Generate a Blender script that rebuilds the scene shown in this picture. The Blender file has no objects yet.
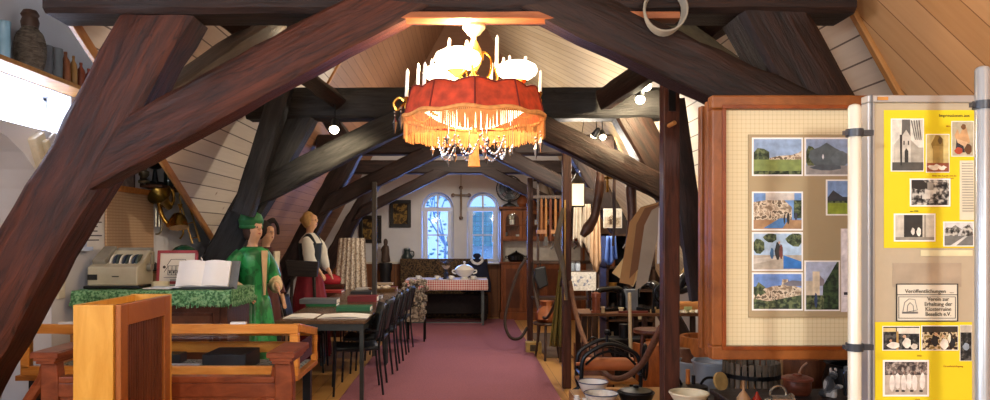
import bpy, bmesh, math, random
from mathutils import Vector, Matrix
R = random.Random(7)
PI = math.pi
SC = bpy.context.scene
COL = SC.collection
F = 720.0; CX = 465.0; CY = 237.0; EYE = 1.5
def P(px, py, Y):
    return Vector(((px-CX)*Y/F, Y, EYE-(py-CY)*Y/F))
def XX(px, Y): return (px-CX)*Y/F
def ZZ(py, Y): return EYE-(py-CY)*Y/F

# ------------------------------------------------------------------ materials
def rgb(h):
    h = h.lstrip('#'); c = [int(h[i:i+2], 16)/255 for i in (0, 2, 4)]
    return tuple(((x/12.92) if x <= .04045 else ((x+.055)/1.055)**2.4) for x in c)+(1,)
MATS = {}
def newmat(name):
    m = bpy.data.materials.new(name); m.use_nodes = True
    nt = m.node_tree; nt.nodes.clear()
    o = nt.nodes.new('ShaderNodeOutputMaterial'); b = nt.nodes.new('ShaderNodeBsdfPrincipled')
    nt.links.new(b.outputs[0], o.inputs[0])
    return m, nt, b
def plain(h, rough=.6, metal=0, var=.15, scale=12, bump=0, trans=0, emis=None, es=0, alpha=1, sub=0, sheen=0):
    key = ('p', h, rough, metal, var, scale, bump, trans, emis, es, alpha, sub)
    if key in MATS: return MATS[key]
    m, nt, b = newmat('surface_'+h.strip('#'))
    c = rgb(h)
    b.inputs['Roughness'].default_value = rough; b.inputs['Metallic'].default_value = metal
    if var > 0:
        tc = nt.nodes.new('ShaderNodeTexCoord'); n = nt.nodes.new('ShaderNodeTexNoise')
        n.inputs['Scale'].default_value = scale; n.inputs['Detail'].default_value = 5
        nt.links.new(tc.outputs['Object'], n.inputs['Vector'])
        r = nt.nodes.new('ShaderNodeValToRGB')
        r.color_ramp.elements[0].position = .3; r.color_ramp.elements[1].position = .7
        r.color_ramp.elements[0].color = tuple(x*(1-var) for x in c[:3])+(1,)
        r.color_ramp.elements[1].color = tuple(min(1, x*(1+var)) for x in c[:3])+(1,)
        nt.links.new(n.outputs[0], r.inputs[0]); nt.links.new(r.outputs[0], b.inputs['Base Color'])
        if bump:
            bp = nt.nodes.new('ShaderNodeBump'); bp.inputs['Strength'].default_value = bump; bp.inputs['Distance'].default_value = .02
            nt.links.new(n.outputs[0], bp.inputs['Height']); nt.links.new(bp.outputs[0], b.inputs['Normal'])
    else:
        b.inputs['Base Color'].default_value = c
    if trans: b.inputs['Transmission Weight'].default_value = trans
    if sub:
        b.inputs['Subsurface Weight'].default_value = sub
    if emis:
        b.inputs['Emission Color'].default_value = rgb(emis); b.inputs['Emission Strength'].default_value = es
    b.inputs['Alpha'].default_value = alpha
    MATS[key] = m
    return m
def wood(h1, h2, rough=.55, scale=3, stretch=(1, 9, 9), bump=.3, spec=.3, patch=0, name='wood', cracks=0):
    key = ('w', h1, h2, rough, scale, stretch, bump, patch, cracks)
    if key in MATS: return MATS[key]
    m, nt, b = newmat(name+'_'+h1.strip('#'))
    L = nt.links.new
    tc = nt.nodes.new('ShaderNodeTexCoord'); mp = nt.nodes.new('ShaderNodeMapping')
    mp.inputs['Scale'].default_value = stretch
    L(tc.outputs['Object'], mp.inputs['Vector'])
    n = nt.nodes.new('ShaderNodeTexNoise'); n.inputs['Scale'].default_value = scale; n.inputs['Detail'].default_value = 7; n.inputs['Roughness'].default_value = .65
    n.inputs['Distortion'].default_value = .6
    L(mp.outputs[0], n.inputs['Vector'])
    r = nt.nodes.new('ShaderNodeValToRGB')
    r.color_ramp.elements[0].position = .32; r.color_ramp.elements[1].position = .68
    r.color_ramp.elements[0].color = rgb(h2); r.color_ramp.elements[1].color = rgb(h1)
    L(n.outputs[0], r.inputs[0])
    out = r.outputs[0]
    if patch:
        n2 = nt.nodes.new('ShaderNodeTexNoise'); n2.inputs['Scale'].default_value = 2.2; n2.inputs['Detail'].default_value = 3
        L(tc.outputs['Object'], n2.inputs['Vector'])
        mx = nt.nodes.new('ShaderNodeMixRGB'); mx.blend_type = 'MULTIPLY'
        r2 = nt.nodes.new('ShaderNodeValToRGB'); r2.color_ramp.elements[0].position = .35; r2.color_ramp.elements[1].position = .65
        r2.color_ramp.elements[0].color = (1-patch, 1-patch, 1-patch, 1); r2.color_ramp.elements[1].color = (1, 1, 1, 1)
        L(n2.outputs[0], r2.inputs[0]); mx.inputs[0].default_value = 1
        L(out, mx.inputs[1]); L(r2.outputs[0], mx.inputs[2]); out = mx.outputs[0]
    if cracks:
        mp3 = nt.nodes.new('ShaderNodeMapping'); mp3.inputs['Scale'].default_value = (.5, 9, 9); L(tc.outputs['Object'], mp3.inputs['Vector'])
        n3 = nt.nodes.new('ShaderNodeTexNoise'); n3.inputs['Scale'].default_value = 1.6; n3.inputs['Detail'].default_value = 2
        L(mp3.outputs[0], n3.inputs['Vector'])
        r3 = nt.nodes.new('ShaderNodeValToRGB'); e = r3.color_ramp.elements
        e[0].position = .485; e[0].color = (1, 1, 1, 1); e[1].position = .515; e[1].color = (1, 1, 1, 1)
        q = e.new(.5); q.color = (.12, .1, .1, 1)
        L(n3.outputs[0], r3.inputs[0])
        mx = nt.nodes.new('ShaderNodeMixRGB'); mx.blend_type = 'MULTIPLY'; mx.inputs[0].default_value = cracks
        L(out, mx.inputs[1]); L(r3.outputs[0], mx.inputs[2]); out = mx.outputs[0]
    L(out, b.inputs['Base Color'])
    bp = nt.nodes.new('ShaderNodeBump'); bp.inputs['Strength'].default_value = bump; bp.inputs['Distance'].default_value = .02
    L(n.outputs[0], bp.inputs['Height']); L(bp.outputs[0], b.inputs['Normal'])
    b.inputs['Roughness'].default_value = rough; b.inputs['Specular IOR Level'].default_value = spec
    MATS[key] = m
    return m
def boards(h1, h2, hline, w=.105, rough=.6, axis='Y', line=.07):
    """planks along local X (or the other axis), board to board tone and a groove between"""
    m, nt, b = newmat('planks_'+h1.strip('#')); L = nt.links.new
    tc = nt.nodes.new('ShaderNodeTexCoord'); sp = nt.nodes.new('ShaderNodeSeparateXYZ'); L(tc.outputs['Object'], sp.inputs[0])
    dv = nt.nodes.new('ShaderNodeMath'); dv.operation = 'DIVIDE'; dv.inputs[1].default_value = w; L(sp.outputs[axis], dv.inputs[0])
    fr = nt.nodes.new('ShaderNodeMath'); fr.operation = 'FRACT'; L(dv.outputs[0], fr.inputs[0])
    fl = nt.nodes.new('ShaderNodeMath'); fl.operation = 'FLOOR'; L(dv.outputs[0], fl.inputs[0])
    wn = nt.nodes.new('ShaderNodeTexWhiteNoise'); wn.noise_dimensions = '1D'; L(fl.outputs[0], wn.inputs['W'])
    mp = nt.nodes.new('ShaderNodeMapping'); mp.inputs['Scale'].default_value = (1, 14, 14) if axis == 'Y' else (14, 1, 14)
    L(tc.outputs['Object'], mp.inputs[0])
    n = nt.nodes.new('ShaderNodeTexNoise'); n.inputs['Scale'].default_value = 2.5; n.inputs['Detail'].default_value = 6; L(mp.outputs[0], n.inputs['Vector'])
    ad = nt.nodes.new('ShaderNodeMath'); ad.operation = 'MULTIPLY_ADD'; ad.inputs[1].default_value = .45; L(wn.outputs['Value'], ad.inputs[0])
    sb = nt.nodes.new('ShaderNodeMath'); sb.operation = 'MULTIPLY'; sb.inputs[1].default_value = .65; L(n.outputs[0], sb.inputs[0]); L(sb.outputs[0], ad.inputs[2])
    mx = nt.nodes.new('ShaderNodeMixRGB'); mx.inputs[1].default_value = rgb(h2); mx.inputs[2].default_value = rgb(h1); L(ad.outputs[0], mx.inputs[0])
    # knots
    vo = nt.nodes.new('ShaderNodeTexVoronoi'); vo.inputs['Scale'].default_value = 2.4; L(tc.outputs['Object'], vo.inputs['Vector'])
    kr = nt.nodes.new('ShaderNodeValToRGB'); kr.color_ramp.elements[0].position = .02; kr.color_ramp.elements[0].color = (.35, .2, .1, 1); kr.color_ramp.elements[1].position = .06; kr.color_ramp.elements[1].color = (1, 1, 1, 1)
    L(vo.outputs['Distance'], kr.inputs[0])
    mk = nt.nodes.new('ShaderNodeMixRGB'); mk.blend_type = 'MULTIPLY'; mk.inputs[0].default_value = .8; L(mx.outputs[0], mk.inputs[1]); L(kr.outputs[0], mk.inputs[2])
    lt = nt.nodes.new('ShaderNodeMath'); lt.operation = 'LESS_THAN'; lt.inputs[1].default_value = line; L(fr.outputs[0], lt.inputs[0])
    m2 = nt.nodes.new('ShaderNodeMixRGB'); L(lt.outputs[0], m2.inputs[0]); L(mk.outputs[0], m2.inputs[1]); m2.inputs[2].default_value = rgb(hline)
    L(m2.outputs[0], b.inputs['Base Color'])
    inv = nt.nodes.new('ShaderNodeMath'); inv.operation = 'SUBTRACT'; inv.inputs[0].default_value = 1; L(lt.outputs[0], inv.inputs[1])
    bp = nt.nodes.new('ShaderNodeBump'); bp.inputs['Strength'].default_value = .5; bp.inputs['Distance'].default_value = .01
    L(inv.outputs[0], bp.inputs['Height']); L(bp.outputs[0], b.inputs['Normal'])
    b.inputs['Roughness'].default_value = rough
    return m
def check(h1, h2, scale, axes='XZ', kind='CHECKER', lw=.12, rough=.9):
    """a woven grid or a gingham check in local coordinates"""
    m, nt, b = newmat('cloth_'+h1.strip('#')); L = nt.links.new
    tc = nt.nodes.new('ShaderNodeTexCoord'); sp = nt.nodes.new('ShaderNodeSeparateXYZ'); L(tc.outputs['Object'], sp.inputs[0])
    res = []
    for ax in axes:
        d = nt.nodes.new('ShaderNodeMath'); d.operation = 'MULTIPLY'; d.inputs[1].default_value = scale; L(sp.outputs[ax], d.inputs[0])
        f = nt.nodes.new('ShaderNodeMath'); f.operation = 'FRACT'; L(d.outputs[0], f.inputs[0])
        l = nt.nodes.new('ShaderNodeMath'); l.operation = 'LESS_THAN'; l.inputs[1].default_value = lw; L(f.outputs[0], l.inputs[0]); res.append(l)
    a = nt.nodes.new('ShaderNodeMath'); a.operation = 'ADD'; L(res[0].outputs[0], a.inputs[0])
    if len(res) > 1: L(res[1].outputs[0], a.inputs[1])
    else: a.inputs[1].default_value = 0
    s = nt.nodes.new('ShaderNodeMath'); s.operation = 'MULTIPLY'; s.inputs[1].default_value = .5 if kind == 'CHECKER' else 1; s.use_clamp = True; L(a.outputs[0], s.inputs[0])
    mx = nt.nodes.new('ShaderNodeMixRGB'); mx.inputs[1].default_value = rgb(h1); mx.inputs[2].default_value = rgb(h2); L(s.outputs[0], mx.inputs[0])
    L(mx.outputs[0], b.inputs['Base Color']); b.inputs['Roughness'].default_value = rough
    return m
def speckle(cols, scale, rough=.9, name='speckle', detail=2):
    m, nt, b = newmat(name); L = nt.links.new
    tc = nt.nodes.new('ShaderNodeTexCoord'); n = nt.nodes.new('ShaderNodeTexNoise'); n.inputs['Scale'].default_value = scale; n.inputs['Detail'].default_value = detail
    L(tc.outputs['Object'], n.inputs['Vector'])
    r = nt.nodes.new('ShaderNodeValToRGB'); r.color_ramp.interpolation = 'CONSTANT'
    e = r.color_ramp.elements; k = len(cols)
    e[0].position = 0; e[0].color = rgb(cols[0]); e[1].position = .34+.32*(1)/k; e[1].color = rgb(cols[1])
    for i in range(2, k):
        q = e.new(.34+.32*i/k); q.color = rgb(cols[i])
    L(n.outputs[0], r.inputs[0]); L(r.outputs[0], b.inputs['Base Color']); b.inputs['Roughness'].default_value = rough
    return m
def glass(h='#ffffff', rough=.03, alpha=.12):
    key = ('g', h, rough, alpha)
    if key in MATS: return MATS[key]
    m = bpy.data.materials.new('clear_glass'); m.use_nodes = True; nt = m.node_tree; nt.nodes.clear()
    o = nt.nodes.new('ShaderNodeOutputMaterial'); t = nt.nodes.new('ShaderNodeBsdfTransparent'); g = nt.nodes.new('ShaderNodeBsdfGlossy')
    g.inputs['Roughness'].default_value = rough; t.inputs[0].default_value = rgb(h)
    fz = nt.nodes.new('ShaderNodeFresnel'); fz.inputs[0].default_value = 1.45
    mx = nt.nodes.new('ShaderNodeMixShader'); nt.links.new(fz.outputs[0], mx.inputs[0]); nt.links.new(t.outputs[0], mx.inputs[1]); nt.links.new(g.outputs[0], mx.inputs[2])
    nt.links.new(mx.outputs[0], o.inputs[0]); MATS[key] = m
    return m

# ------------------------------------------------------------------ mesh building
class MB:
    def __init__(s): s.v = []; s.f = []; s.m = []
    def add(s, vs, fs, mi=0, M=None):
        o = len(s.v)
        for v in vs:
            v = Vector(v); s.v.append(M @ v if M else v)
        for f in fs: s.f.append([i+o for i in f]); s.m.append(mi)
        return s
    def box(s, c, d, mi=0, rot=None):
        x, y, z = d[0]/2, d[1]/2, d[2]/2
        vs = [(i*x, j*y, k*z) for i in (-1, 1) for j in (-1, 1) for k in (-1, 1)]
        M = Matrix.Translation(c)
        if rot: M = M @ (Matrix.Rotation(rot[2], 4, 'Z') @ Matrix.Rotation(rot[1], 4, 'Y') @ Matrix.Rotation(rot[0], 4, 'X'))
        return s.add(vs, [(0, 1, 3, 2), (4, 6, 7, 5), (0, 4, 5, 1), (2, 3, 7, 6), (0, 2, 6, 4), (1, 5, 7, 3)], mi, M)
    def bb(s, x0, x1, y0, y1, z0, z1, mi=0):
        return s.box(((x0+x1)/2, (y0+y1)/2, (z0+z1)/2), (abs(x1-x0), abs(y1-y0), abs(z1-z0)), mi)
    def tube(s, pts, r, n=8, mi=0, closed=False):
        pts = [Vector(p) for p in pts]; k = len(pts)
        rs = r if isinstance(r, (list, tuple)) else [r]*k
        vs = []; fs = []; nrm = None
        for i, p in enumerate(pts):
            if closed: t = pts[(i+1) % k]-pts[i-1]
            else: t = pts[min(i+1, k-1)]-pts[max(i-1, 0)]
            if t.length < 1e-9: t = Vector((0, 0, 1))
            t.normalize()
            if nrm is None: nrm = t.orthogonal().normalized()
            else:
                nrm = nrm-t*nrm.dot(t)
                nrm = nrm.normalized() if nrm.length > 1e-6 else t.orthogonal().normalized()
            b = t.cross(nrm)
            for j in range(n):
                a = 2*PI*j/n; vs.append(p+(nrm*math.cos(a)+b*math.sin(a))*rs[i])
        for i in range(k if closed else k-1):
            for j in range(n):
                a = i*n+j; b2 = i*n+(j+1) % n; c = ((i+1) % k)*n
                fs.append((a, b2, c+(j+1) % n, c+j))
        if not closed: fs.append(tuple(range(n))[::-1]); fs.append(tuple((k-1)*n+j for j in range(n)))
        return s.add(vs, fs, mi)
    def cyl(s, p0, p1, r0, r1=None, n=16, mi=0): return s.tube([p0, p1], [r0, r0 if r1 is None else r1], n, mi)
    def lathe(s, prof, c=(0, 0, 0), n=24, mi=0, M=None, wob=None):
        vs = []; fs = []; k = len(prof)
        for r, z in prof:
            for j in range(n):
                a = 2*PI*j/n; q = r*(1+(wob(a, z) if wob else 0))
                vs.append((q*math.cos(a), q*math.sin(a), z))
        for i in range(k-1):
            for j in range(n): fs.append((i*n+j, i*n+(j+1) % n, (i+1)*n+(j+1) % n, (i+1)*n+j))
        if prof[0][0] > 1e-4: fs.append(tuple(range(n))[::-1])
        if prof[-1][0] > 1e-4: fs.append(tuple((k-1)*n+j for j in range(n)))
        T = Matrix.Translation(c)
        return s.add(vs, fs, mi, T @ M if M else T)
    def shell(s, prof, c=(0, 0, 0), n=24, mi=0, th=.004, M=None, wob=None):
        """open vessel: outer profile then back down the inside"""
        p = list(prof)+[(max(r-th, .001), z+(th if i == len(prof)-1 else 0)) for i, (r, z) in enumerate(reversed(prof))]
        return s.lathe(p, c, n, mi, M, wob)
    def ball(s, c, r, sc=(1, 1, 1), n=16, mi=0, M=None):
        pr = [(max(r*math.sin(PI*i/(n//2)), 1e-5), -r*math.cos(PI*i/(n//2))) for i in range(n//2+1)]
        S = Matrix.Diagonal((*sc, 1))
        return s.lathe(pr, c, n, mi, (M @ S) if M else S)
    def prism(s, poly, d, mi=0, plane='XZ', at=0):
        """2-D outline given depth d, centred at coordinate `at` of the third axis"""
        k = len(poly); vs = []
        for e in (at-d/2, at+d/2):
            for a, b in poly:
                vs.append({'XZ': (a, e, b), 'YZ': (e, a, b), 'XY': (a, b, e)}[plane])
        fs = [tuple(range(k)), tuple(range(2*k-1, k-1, -1))]+[(i, (i+1) % k, k+(i+1) % k, k+i) for i in range(k)]
        return s.add(vs, fs, mi)
    def grid(s, fn, nu, nv, mi=0, wrap=False):
        vs = [fn(i/nu, j/nv) for j in range(nv+1) for i in range(nu+(0 if wrap else 1))]
        w = nu if wrap else nu+1
        fs = [(j*w+i, j*w+(i+1) % w, (j+1)*w+(i+1) % w, (j+1)*w+i) for j in range(nv) for i in range(nu)]
        return s.add(vs, fs, mi)
    def build(s, name, mat, parent=None, smooth=False, bevel=0, solid=0, sub=0, loc=None, M=None):
        me = bpy.data.meshes.new(name); me.from_pydata([tuple(v) for v in s.v], [], s.f)
        ms = mat if isinstance(mat, (list, tuple)) else [mat]
        for m in ms: me.materials.append(m)
        for p, mi in zip(me.polygons, s.m): p.material_index = mi
        me.validate()
        bm = bmesh.new(); bm.from_mesh(me); bmesh.ops.recalc_face_normals(bm, faces=bm.faces); bm.to_mesh(me); bm.free()
        if smooth:
            for p in me.polygons: p.use_smooth = True
            try: me.set_sharp_from_angle(angle=math.radians(40))
            except Exception: pass
        o = bpy.data.objects.new(name, me); COL.objects.link(o)
        if parent: o.parent = parent
        if loc: o.location = loc
        if M: o.matrix_world = M
        if solid:
            md = o.modifiers.new('t', 'SOLIDIFY'); md.thickness = solid; md.offset = 0
        if bevel:
            md = o.modifiers.new('b', 'BEVEL'); md.width = bevel; md.segments = 2; md.limit_method = 'ANGLE'
        if sub:
            md = o.modifiers.new('s', 'SUBSURF'); md.levels = sub; md.render_levels = sub
        return o
def spline(pts, k=8):
    pts = [Vector(p) for p in pts]; out = []
    for i in range(len(pts)-1):
        a = pts[max(i-1, 0)]; b = pts[i]; c = pts[i+1]; d = pts[min(i+2, len(pts)-1)]
        for j in range(k):
            t = j/k
            out.append(.5*((2*b)+(c-a)*t+(2*a-5*b+4*c-d)*t*t+(3*b-a-3*c+d)*t**3))
    out.append(pts[-1]); return out
def tag(o, label, cat, group=None, kind=None):
    o['label'] = label; o['category'] = cat
    if group: o['group'] = group
    if kind: o['kind'] = kind
    return o
def thing(name, label, cat, loc=(0, 0, 0), rz=0, group=None):
    o = bpy.data.objects.new(name, None); COL.objects.link(o); o.empty_display_size = .1
    o.location = loc; o.rotation_euler = (0, 0, rz)
    return tag(o, label, cat, group)
def struct(o): o['kind'] = 'structure'; return o
def lab(o, t): o['label'] = t; return o
def kids(o): return [c for c in bpy.data.objects if c.parent == o]
def dup(o, loc=None, rz=None, label=None, parent=None, kidmap=None):
    c = o.copy(); COL.objects.link(c)
    if parent: c.parent = parent
    if loc is not None: c.location = loc
    if rz is not None: c.rotation_euler = (0, 0, rz)
    if label: c['label'] = label
    for ch in kids(o): dup(ch, parent=c)
    return c
def text(name, body, size, loc, mat, parent=None, rot=(PI/2, 0, 0), align='CENTER', ext=.0004, sx=1):
    cu = bpy.data.curves.new(name, 'FONT'); cu.body = body; cu.size = size; cu.align_x = align; cu.extrude = ext
    cu.materials.append(mat); o = bpy.data.objects.new(name, cu); COL.objects.link(o)
    me = bpy.data.meshes.new_from_object(o); me.name = name; bpy.data.objects.remove(o)
    if not me.materials: me.materials.append(mat)
    o = bpy.data.objects.new(name, me); COL.objects.link(o)
    if parent: o.parent = parent
    o.location = loc; o.rotation_euler = rot; o.scale = (sx, 1, 1)
    return o

# palette
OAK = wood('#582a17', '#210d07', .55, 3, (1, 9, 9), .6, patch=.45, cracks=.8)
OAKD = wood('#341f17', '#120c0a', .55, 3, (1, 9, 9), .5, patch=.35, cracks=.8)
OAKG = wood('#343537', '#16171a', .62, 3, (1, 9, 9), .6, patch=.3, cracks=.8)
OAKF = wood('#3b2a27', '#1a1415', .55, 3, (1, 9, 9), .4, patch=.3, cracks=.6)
BLACK = plain('#15171a', .45); IRON = plain('#1c1d20', .4, .7); BRASS = plain('#b8893c', .25, 1, .1)
WHITE = plain('#e8e6e0', .5, 0, .05); PAPER = plain('#eceae6', .8, 0, .04, 8); STEEL = plain('#a9adb0', .3, .9, .06)
GLASS = glass()
# ------------------------------------------------------------------ the shell
def rz(Z): return 2.578-.5587*(Z-1.5)
def roof_panel(name, side, poly, mat, ang=0, th=.03, ax='Y'):
    """polygon of (Y, Z) points lying in the roof slope; planks run along local X"""
    ex = Vector((0, math.cos(ang), 0)); sl = Vector((-side*.5587, 0, 1)).normalized()
    ex = (Vector((0, 1, 0))*math.cos(ang)+sl*math.sin(ang)); ey = (sl*math.cos(ang)-Vector((0, 1, 0))*math.sin(ang)); ez = ex.cross(ey)
    o = Vector((side*rz(1.5), 6, 1.5)); M = Matrix.Translation(o) @ Matrix((ex, ey, ez)).transposed().to_4x4()
    Mi = M.inverted(); pts = [Mi @ Vector((side*rz(z), y, z)) for y, z in poly]
    mb = MB(); k = len(pts); s = 1 if (M.to_3x3() @ Vector((0, 0, 1))).x*side > 0 else -1
    vs = [(p.x, p.y, 0) for p in pts]+[(p.x, p.y, s*th) for p in pts]
    mb.add(vs, [tuple(range(k)), tuple(range(2*k-1, k-1, -1))]+[(i, (i+1) % k, k+(i+1) % k, k+i) for i in range(k)])
    return struct(mb.build(name, mat, M=M))
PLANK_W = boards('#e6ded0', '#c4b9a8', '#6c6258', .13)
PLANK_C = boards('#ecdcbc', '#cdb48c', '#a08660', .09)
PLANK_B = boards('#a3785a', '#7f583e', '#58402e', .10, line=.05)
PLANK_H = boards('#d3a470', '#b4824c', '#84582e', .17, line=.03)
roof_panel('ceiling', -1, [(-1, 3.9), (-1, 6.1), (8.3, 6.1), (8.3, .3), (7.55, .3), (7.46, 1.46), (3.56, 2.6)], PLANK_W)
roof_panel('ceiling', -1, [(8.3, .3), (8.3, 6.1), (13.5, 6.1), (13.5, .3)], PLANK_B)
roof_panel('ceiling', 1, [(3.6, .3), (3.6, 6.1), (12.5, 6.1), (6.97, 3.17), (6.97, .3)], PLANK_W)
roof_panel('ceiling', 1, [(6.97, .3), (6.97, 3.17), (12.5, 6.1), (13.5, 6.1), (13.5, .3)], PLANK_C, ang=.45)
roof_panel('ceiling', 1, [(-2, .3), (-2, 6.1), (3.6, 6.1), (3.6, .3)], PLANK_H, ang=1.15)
# wooden trims where the panels meet
def stick(name, p0, p1, w, h, mat, side=Vector((0, 1, 0))):
    p0 = Vector(p0); p1 = Vector(p1); ex = (p1-p0).normalized(); ey = (side-ex*side.dot(ex)).normalized(); ez = ex.cross(ey)
    M = Matrix.Translation((p0+p1)/2) @ Matrix((ex, ey, ez)).transposed().to_4x4(); L = (p1-p0).length
    return MB().box((0, 0, 0), (L, w, h)).build(name, mat, M=M, bevel=.004)
PINE = wood('#c08a50', '#96642f', .5, 3, (1, 8, 8), .15)
struct(stick('trim_1', (-rz(6)+.01, 8.3, 6), (-rz(1.2)+.01, 8.3, 1.2), .06, .03, PINE))
struct(stick('trim_2', (-rz(3.5)+.0, .5, 3.5), (-rz(2.6), 3.56, 2.6), .05, .05, PINE))
struct(stick('trim_3', (-rz(2.6), 3.56, 2.6), (-rz(1.46), 7.46, 1.46), .045, .045, PINE))
struct(stick('trim_4', (rz(3.5)-.01, 3.6, 3.5), (rz(1.0)-.01, 3.6, 1.0), .04, .03, PINE))
struct(stick('trim_5', (rz(3.17)-.01, 6.97, 3.17), (rz(4.8)-.01, 10.05, 4.8), .03, .02, PLANK_C))

PLASTER = plain('#d6d6da', .9, 0, .05, 3, .15)
PLASTER2 = plain('#c9c6c4', .9, 0, .06, 4, .25)
WAIN = boards('#8a5426', '#623615', '#3b200d', .12, axis='X')
# far gable wall with two arched openings
def arch(cx, w, z0, zs, n=12):
    return [(cx-w/2, z0), (cx+w/2, z0)]+[(cx+w/2*math.cos(PI*i/n), zs+w/2*math.sin(PI*i/n)) for i in range(0, n+1)]
YG = 13.5; W0, W1 = XX(437.5, YG), XX(483, YG); WW = .60; ZB = ZZ(262, YG); ZS = ZZ(208, YG)
mb = MB()
def wall_hole(mb, cx, w, z0, zs, xa, xb, top, y0, y1, n=12):
    """wall piece from xa to xb round one arched opening, with reveals"""
    def vert(a, b, c, d): pass
    for y in (y0, y1):
        mb.add([(xa, y, z0), (cx-w/2, y, z0), (cx-w/2, y, zs), (xa, y, zs)], [(0, 1, 2, 3)])
        mb.add([(cx+w/2, y, z0), (xb, y, z0), (xb, y, zs), (cx+w/2, y, zs)], [(0, 1, 2, 3)])
        pr = [(cx+w/2*math.cos(PI*i/n), zs+w/2*math.sin(PI*i/n)) for i in range(n+1)]
        up = [(xb+(xa-xb)*i/n, top) for i in range(n+1)]
        mb.add([(xb, y, zs), (xb, y, top), (pr[0][0], y, pr[0][1])], [(0, 1, 2)])
        mb.add([(xa, y, zs), (xa, y, top), (pr[-1][0], y, pr[-1][1])], [(0, 1, 2)])
        for i in range(n):
            mb.add([(pr[i][0], y, pr[i][1]), (up[i][0], y, top), (up[i+1][0], y, top), (pr[i+1][0], y, pr[i+1][1])], [(0, 1, 2, 3)])
    o = arch(cx, w, z0, zs, n)
    for i in range(len(o)):
        a = o[i]; b = o[(i+1) % len(o)]
        if a != b: mb.add([(a[0], y0, a[1]), (b[0], y0, b[1]), (b[0], y1, b[1]), (a[0], y1, a[1])], [(0, 1, 2, 3)])
mid = (W0+W1)/2
wall_hole(mb, W0, WW, ZB, ZS, -1.2, mid, 3.2, YG, YG+.35)
wall_hole(mb, W1, WW, ZB, ZS, mid, 1.0, 3.2, YG, YG+.35)
mb.bb(-3.2, -1.2, YG, YG+.35, 0, 6.4); mb.bb(1.0, 3.2, YG, YG+.35, 0, 6.4); mb.bb(-1.2, 1.0, YG, YG+.35, 0, ZB); mb.bb(-1.2, 1.0, YG, YG+.35, 3.2, 6.4)
struct(mb.build('wall_far', PLASTER))
mb = MB(); mb.prism([(-1.55, 3.32), (1.55, 3.32), (.1, 5.95), (-.1, 5.95)], .03, at=13.47); struct(mb.build('wall_far_boarding', PLANK_B))
# windows
WHT = plain('#dfe3ea', .4, 0, .03)
for k, cx in enumerate((W0, W1)):
    t = thing('window_%d' % (k+1), '', ''); del t['label']; del t['category']; t['kind'] = 'structure'; t.location = (cx, YG+.2, ZB)
    w = WW; h = ZS-ZB; f = MB(); a = arch(0, w-.01, 0.005, h)[2:]
    f.tube([(-w/2+.03, 0, .01), (-w/2+.03, 0, h)]+[((w/2-.03)*math.cos(PI-PI*i/12), 0, h+(w/2-.03)*math.sin(PI*i/12)) for i in range(1, 12)]+[(w/2-.03, 0, h), (w/2-.03, 0, .01)], .028, 6)
    f.bb(-w/2, w/2, -.03, .03, 0, .06); f.bb(-w/2, w/2, -.03, .03, h-.06, h+.02); f.bb(-.02, .02, -.03, .03, h, h+.27)
    for sx in (-1, 1): f.bb(sx*(w/2-.08)-.03, sx*(w/2-.08)+.03, -.025, .025, .05, h-.05)
    f.bb(-w/2+.05, w/2-.05, -.012, .012, h*.5-.012, h*.5+.012); f.bb(-.012, .012, -.012, .012, .05, h)
    f.build('window_frame', WHT, t)
    g = MB(); g.prism(arch(0, w-.04, .01, h), .004); g.build('window_pane', GLASS, t)
    MB().box((w*.30, -.035, h*.42), (.02, .03, .11)).build('window_handle', STEEL, t, bevel=.004)
    MB().box((0, -.3, -.015), (w+.14, .26, .03)).build('window_sill', WHT, t, bevel=.005)
# wainscot
mb = MB(); mb.bb(-2.9, XX(500, 13.4), 13.43, 13.49, 0, 1.0)
struct(mb.build('wall_panelling', WAIN)); mb = MB(); mb.bb(-2.85, XX(500, 13.4), 13.38, 13.49, 1.0, 1.035)
struct(mb.build('trim_6', plain('#cfc8ba', .6)))
# left wall: with arched niche and bright long window
XL = -2.9
mb = MB()
def lq(y0, y1, z0, z1): mb.bb(XL-.35, XL, y0, y1, z0, z1)
lq(-3, 3.3, 0, 6.4); lq(5.05, 13.5, 0, 1.95); 
n = 14; cyy = 4.18; rr = .87
arc = [(cyy+rr*math.cos(PI*i/n), 1.55+.65*math.sin(PI*i/n)) for i in range(n+1)]
for i in range(n):
    (ya, za), (yb, zb) = arc[i], arc[i+1]
    for x in (XL, XL-.35): mb.add([(x, ya, za), (x, yb, zb), (x, yb, 2.22), (x, ya, 2.22)], [(0, 1, 2, 3)])
    mb.add([(XL, ya, za), (XL, yb, zb), (XL-.35, yb, zb), (XL-.35, ya, za)], [(0, 1, 2, 3)])
lq(5.05, 13.5, 1.95, 2.22)
# band around long window  Y 3.4..5.35, Z 2.24..2.52
lq(3.3, 13.5, 2.22, 2.235); lq(5.3, 13.5, 2.235, 2.53); lq(3.3, 13.5, 2.53, 6.4); lq(3.3, 3.31, 0, 6.4)
mb.bb(XL-.5, XL-.35, 3.2, 5.1, 0, 2.23)
struct(mb.build('wall_left', PLASTER))
w = thing('window_3', '', '', (XL-.2, 4.3, 2.38)); del w['label']; del w['category']; w['kind'] = 'structure'
MB().box((0, 0, 0), (.01, 2.0, .29)).build('window_pane', plain('#eef4ff', .3, 0, 0, emis='#d5e3ff', es=9), w)
f = MB(); f.bb(-.02, .02, -1, 1, -.145, -.12); f.bb(-.02, .02, -1, 1, .12, .145); f.bb(-.02, .02, .96, 1, -.14, .14); f.bb(-.02, .02, -.3, -.27, -.14, .14)
f.build('window_frame', WHT, w)
mb = MB(); mb.bb(2.95, 3.2, -3, 13.5, 0, 6.4); struct(mb.build('wall_right', PLASTER2))
mb = MB(); mb.bb(-3.2, 3.2, -3.3, -3, 0, 6.4); struct(mb.build('wall_back', PLASTER2))
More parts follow.
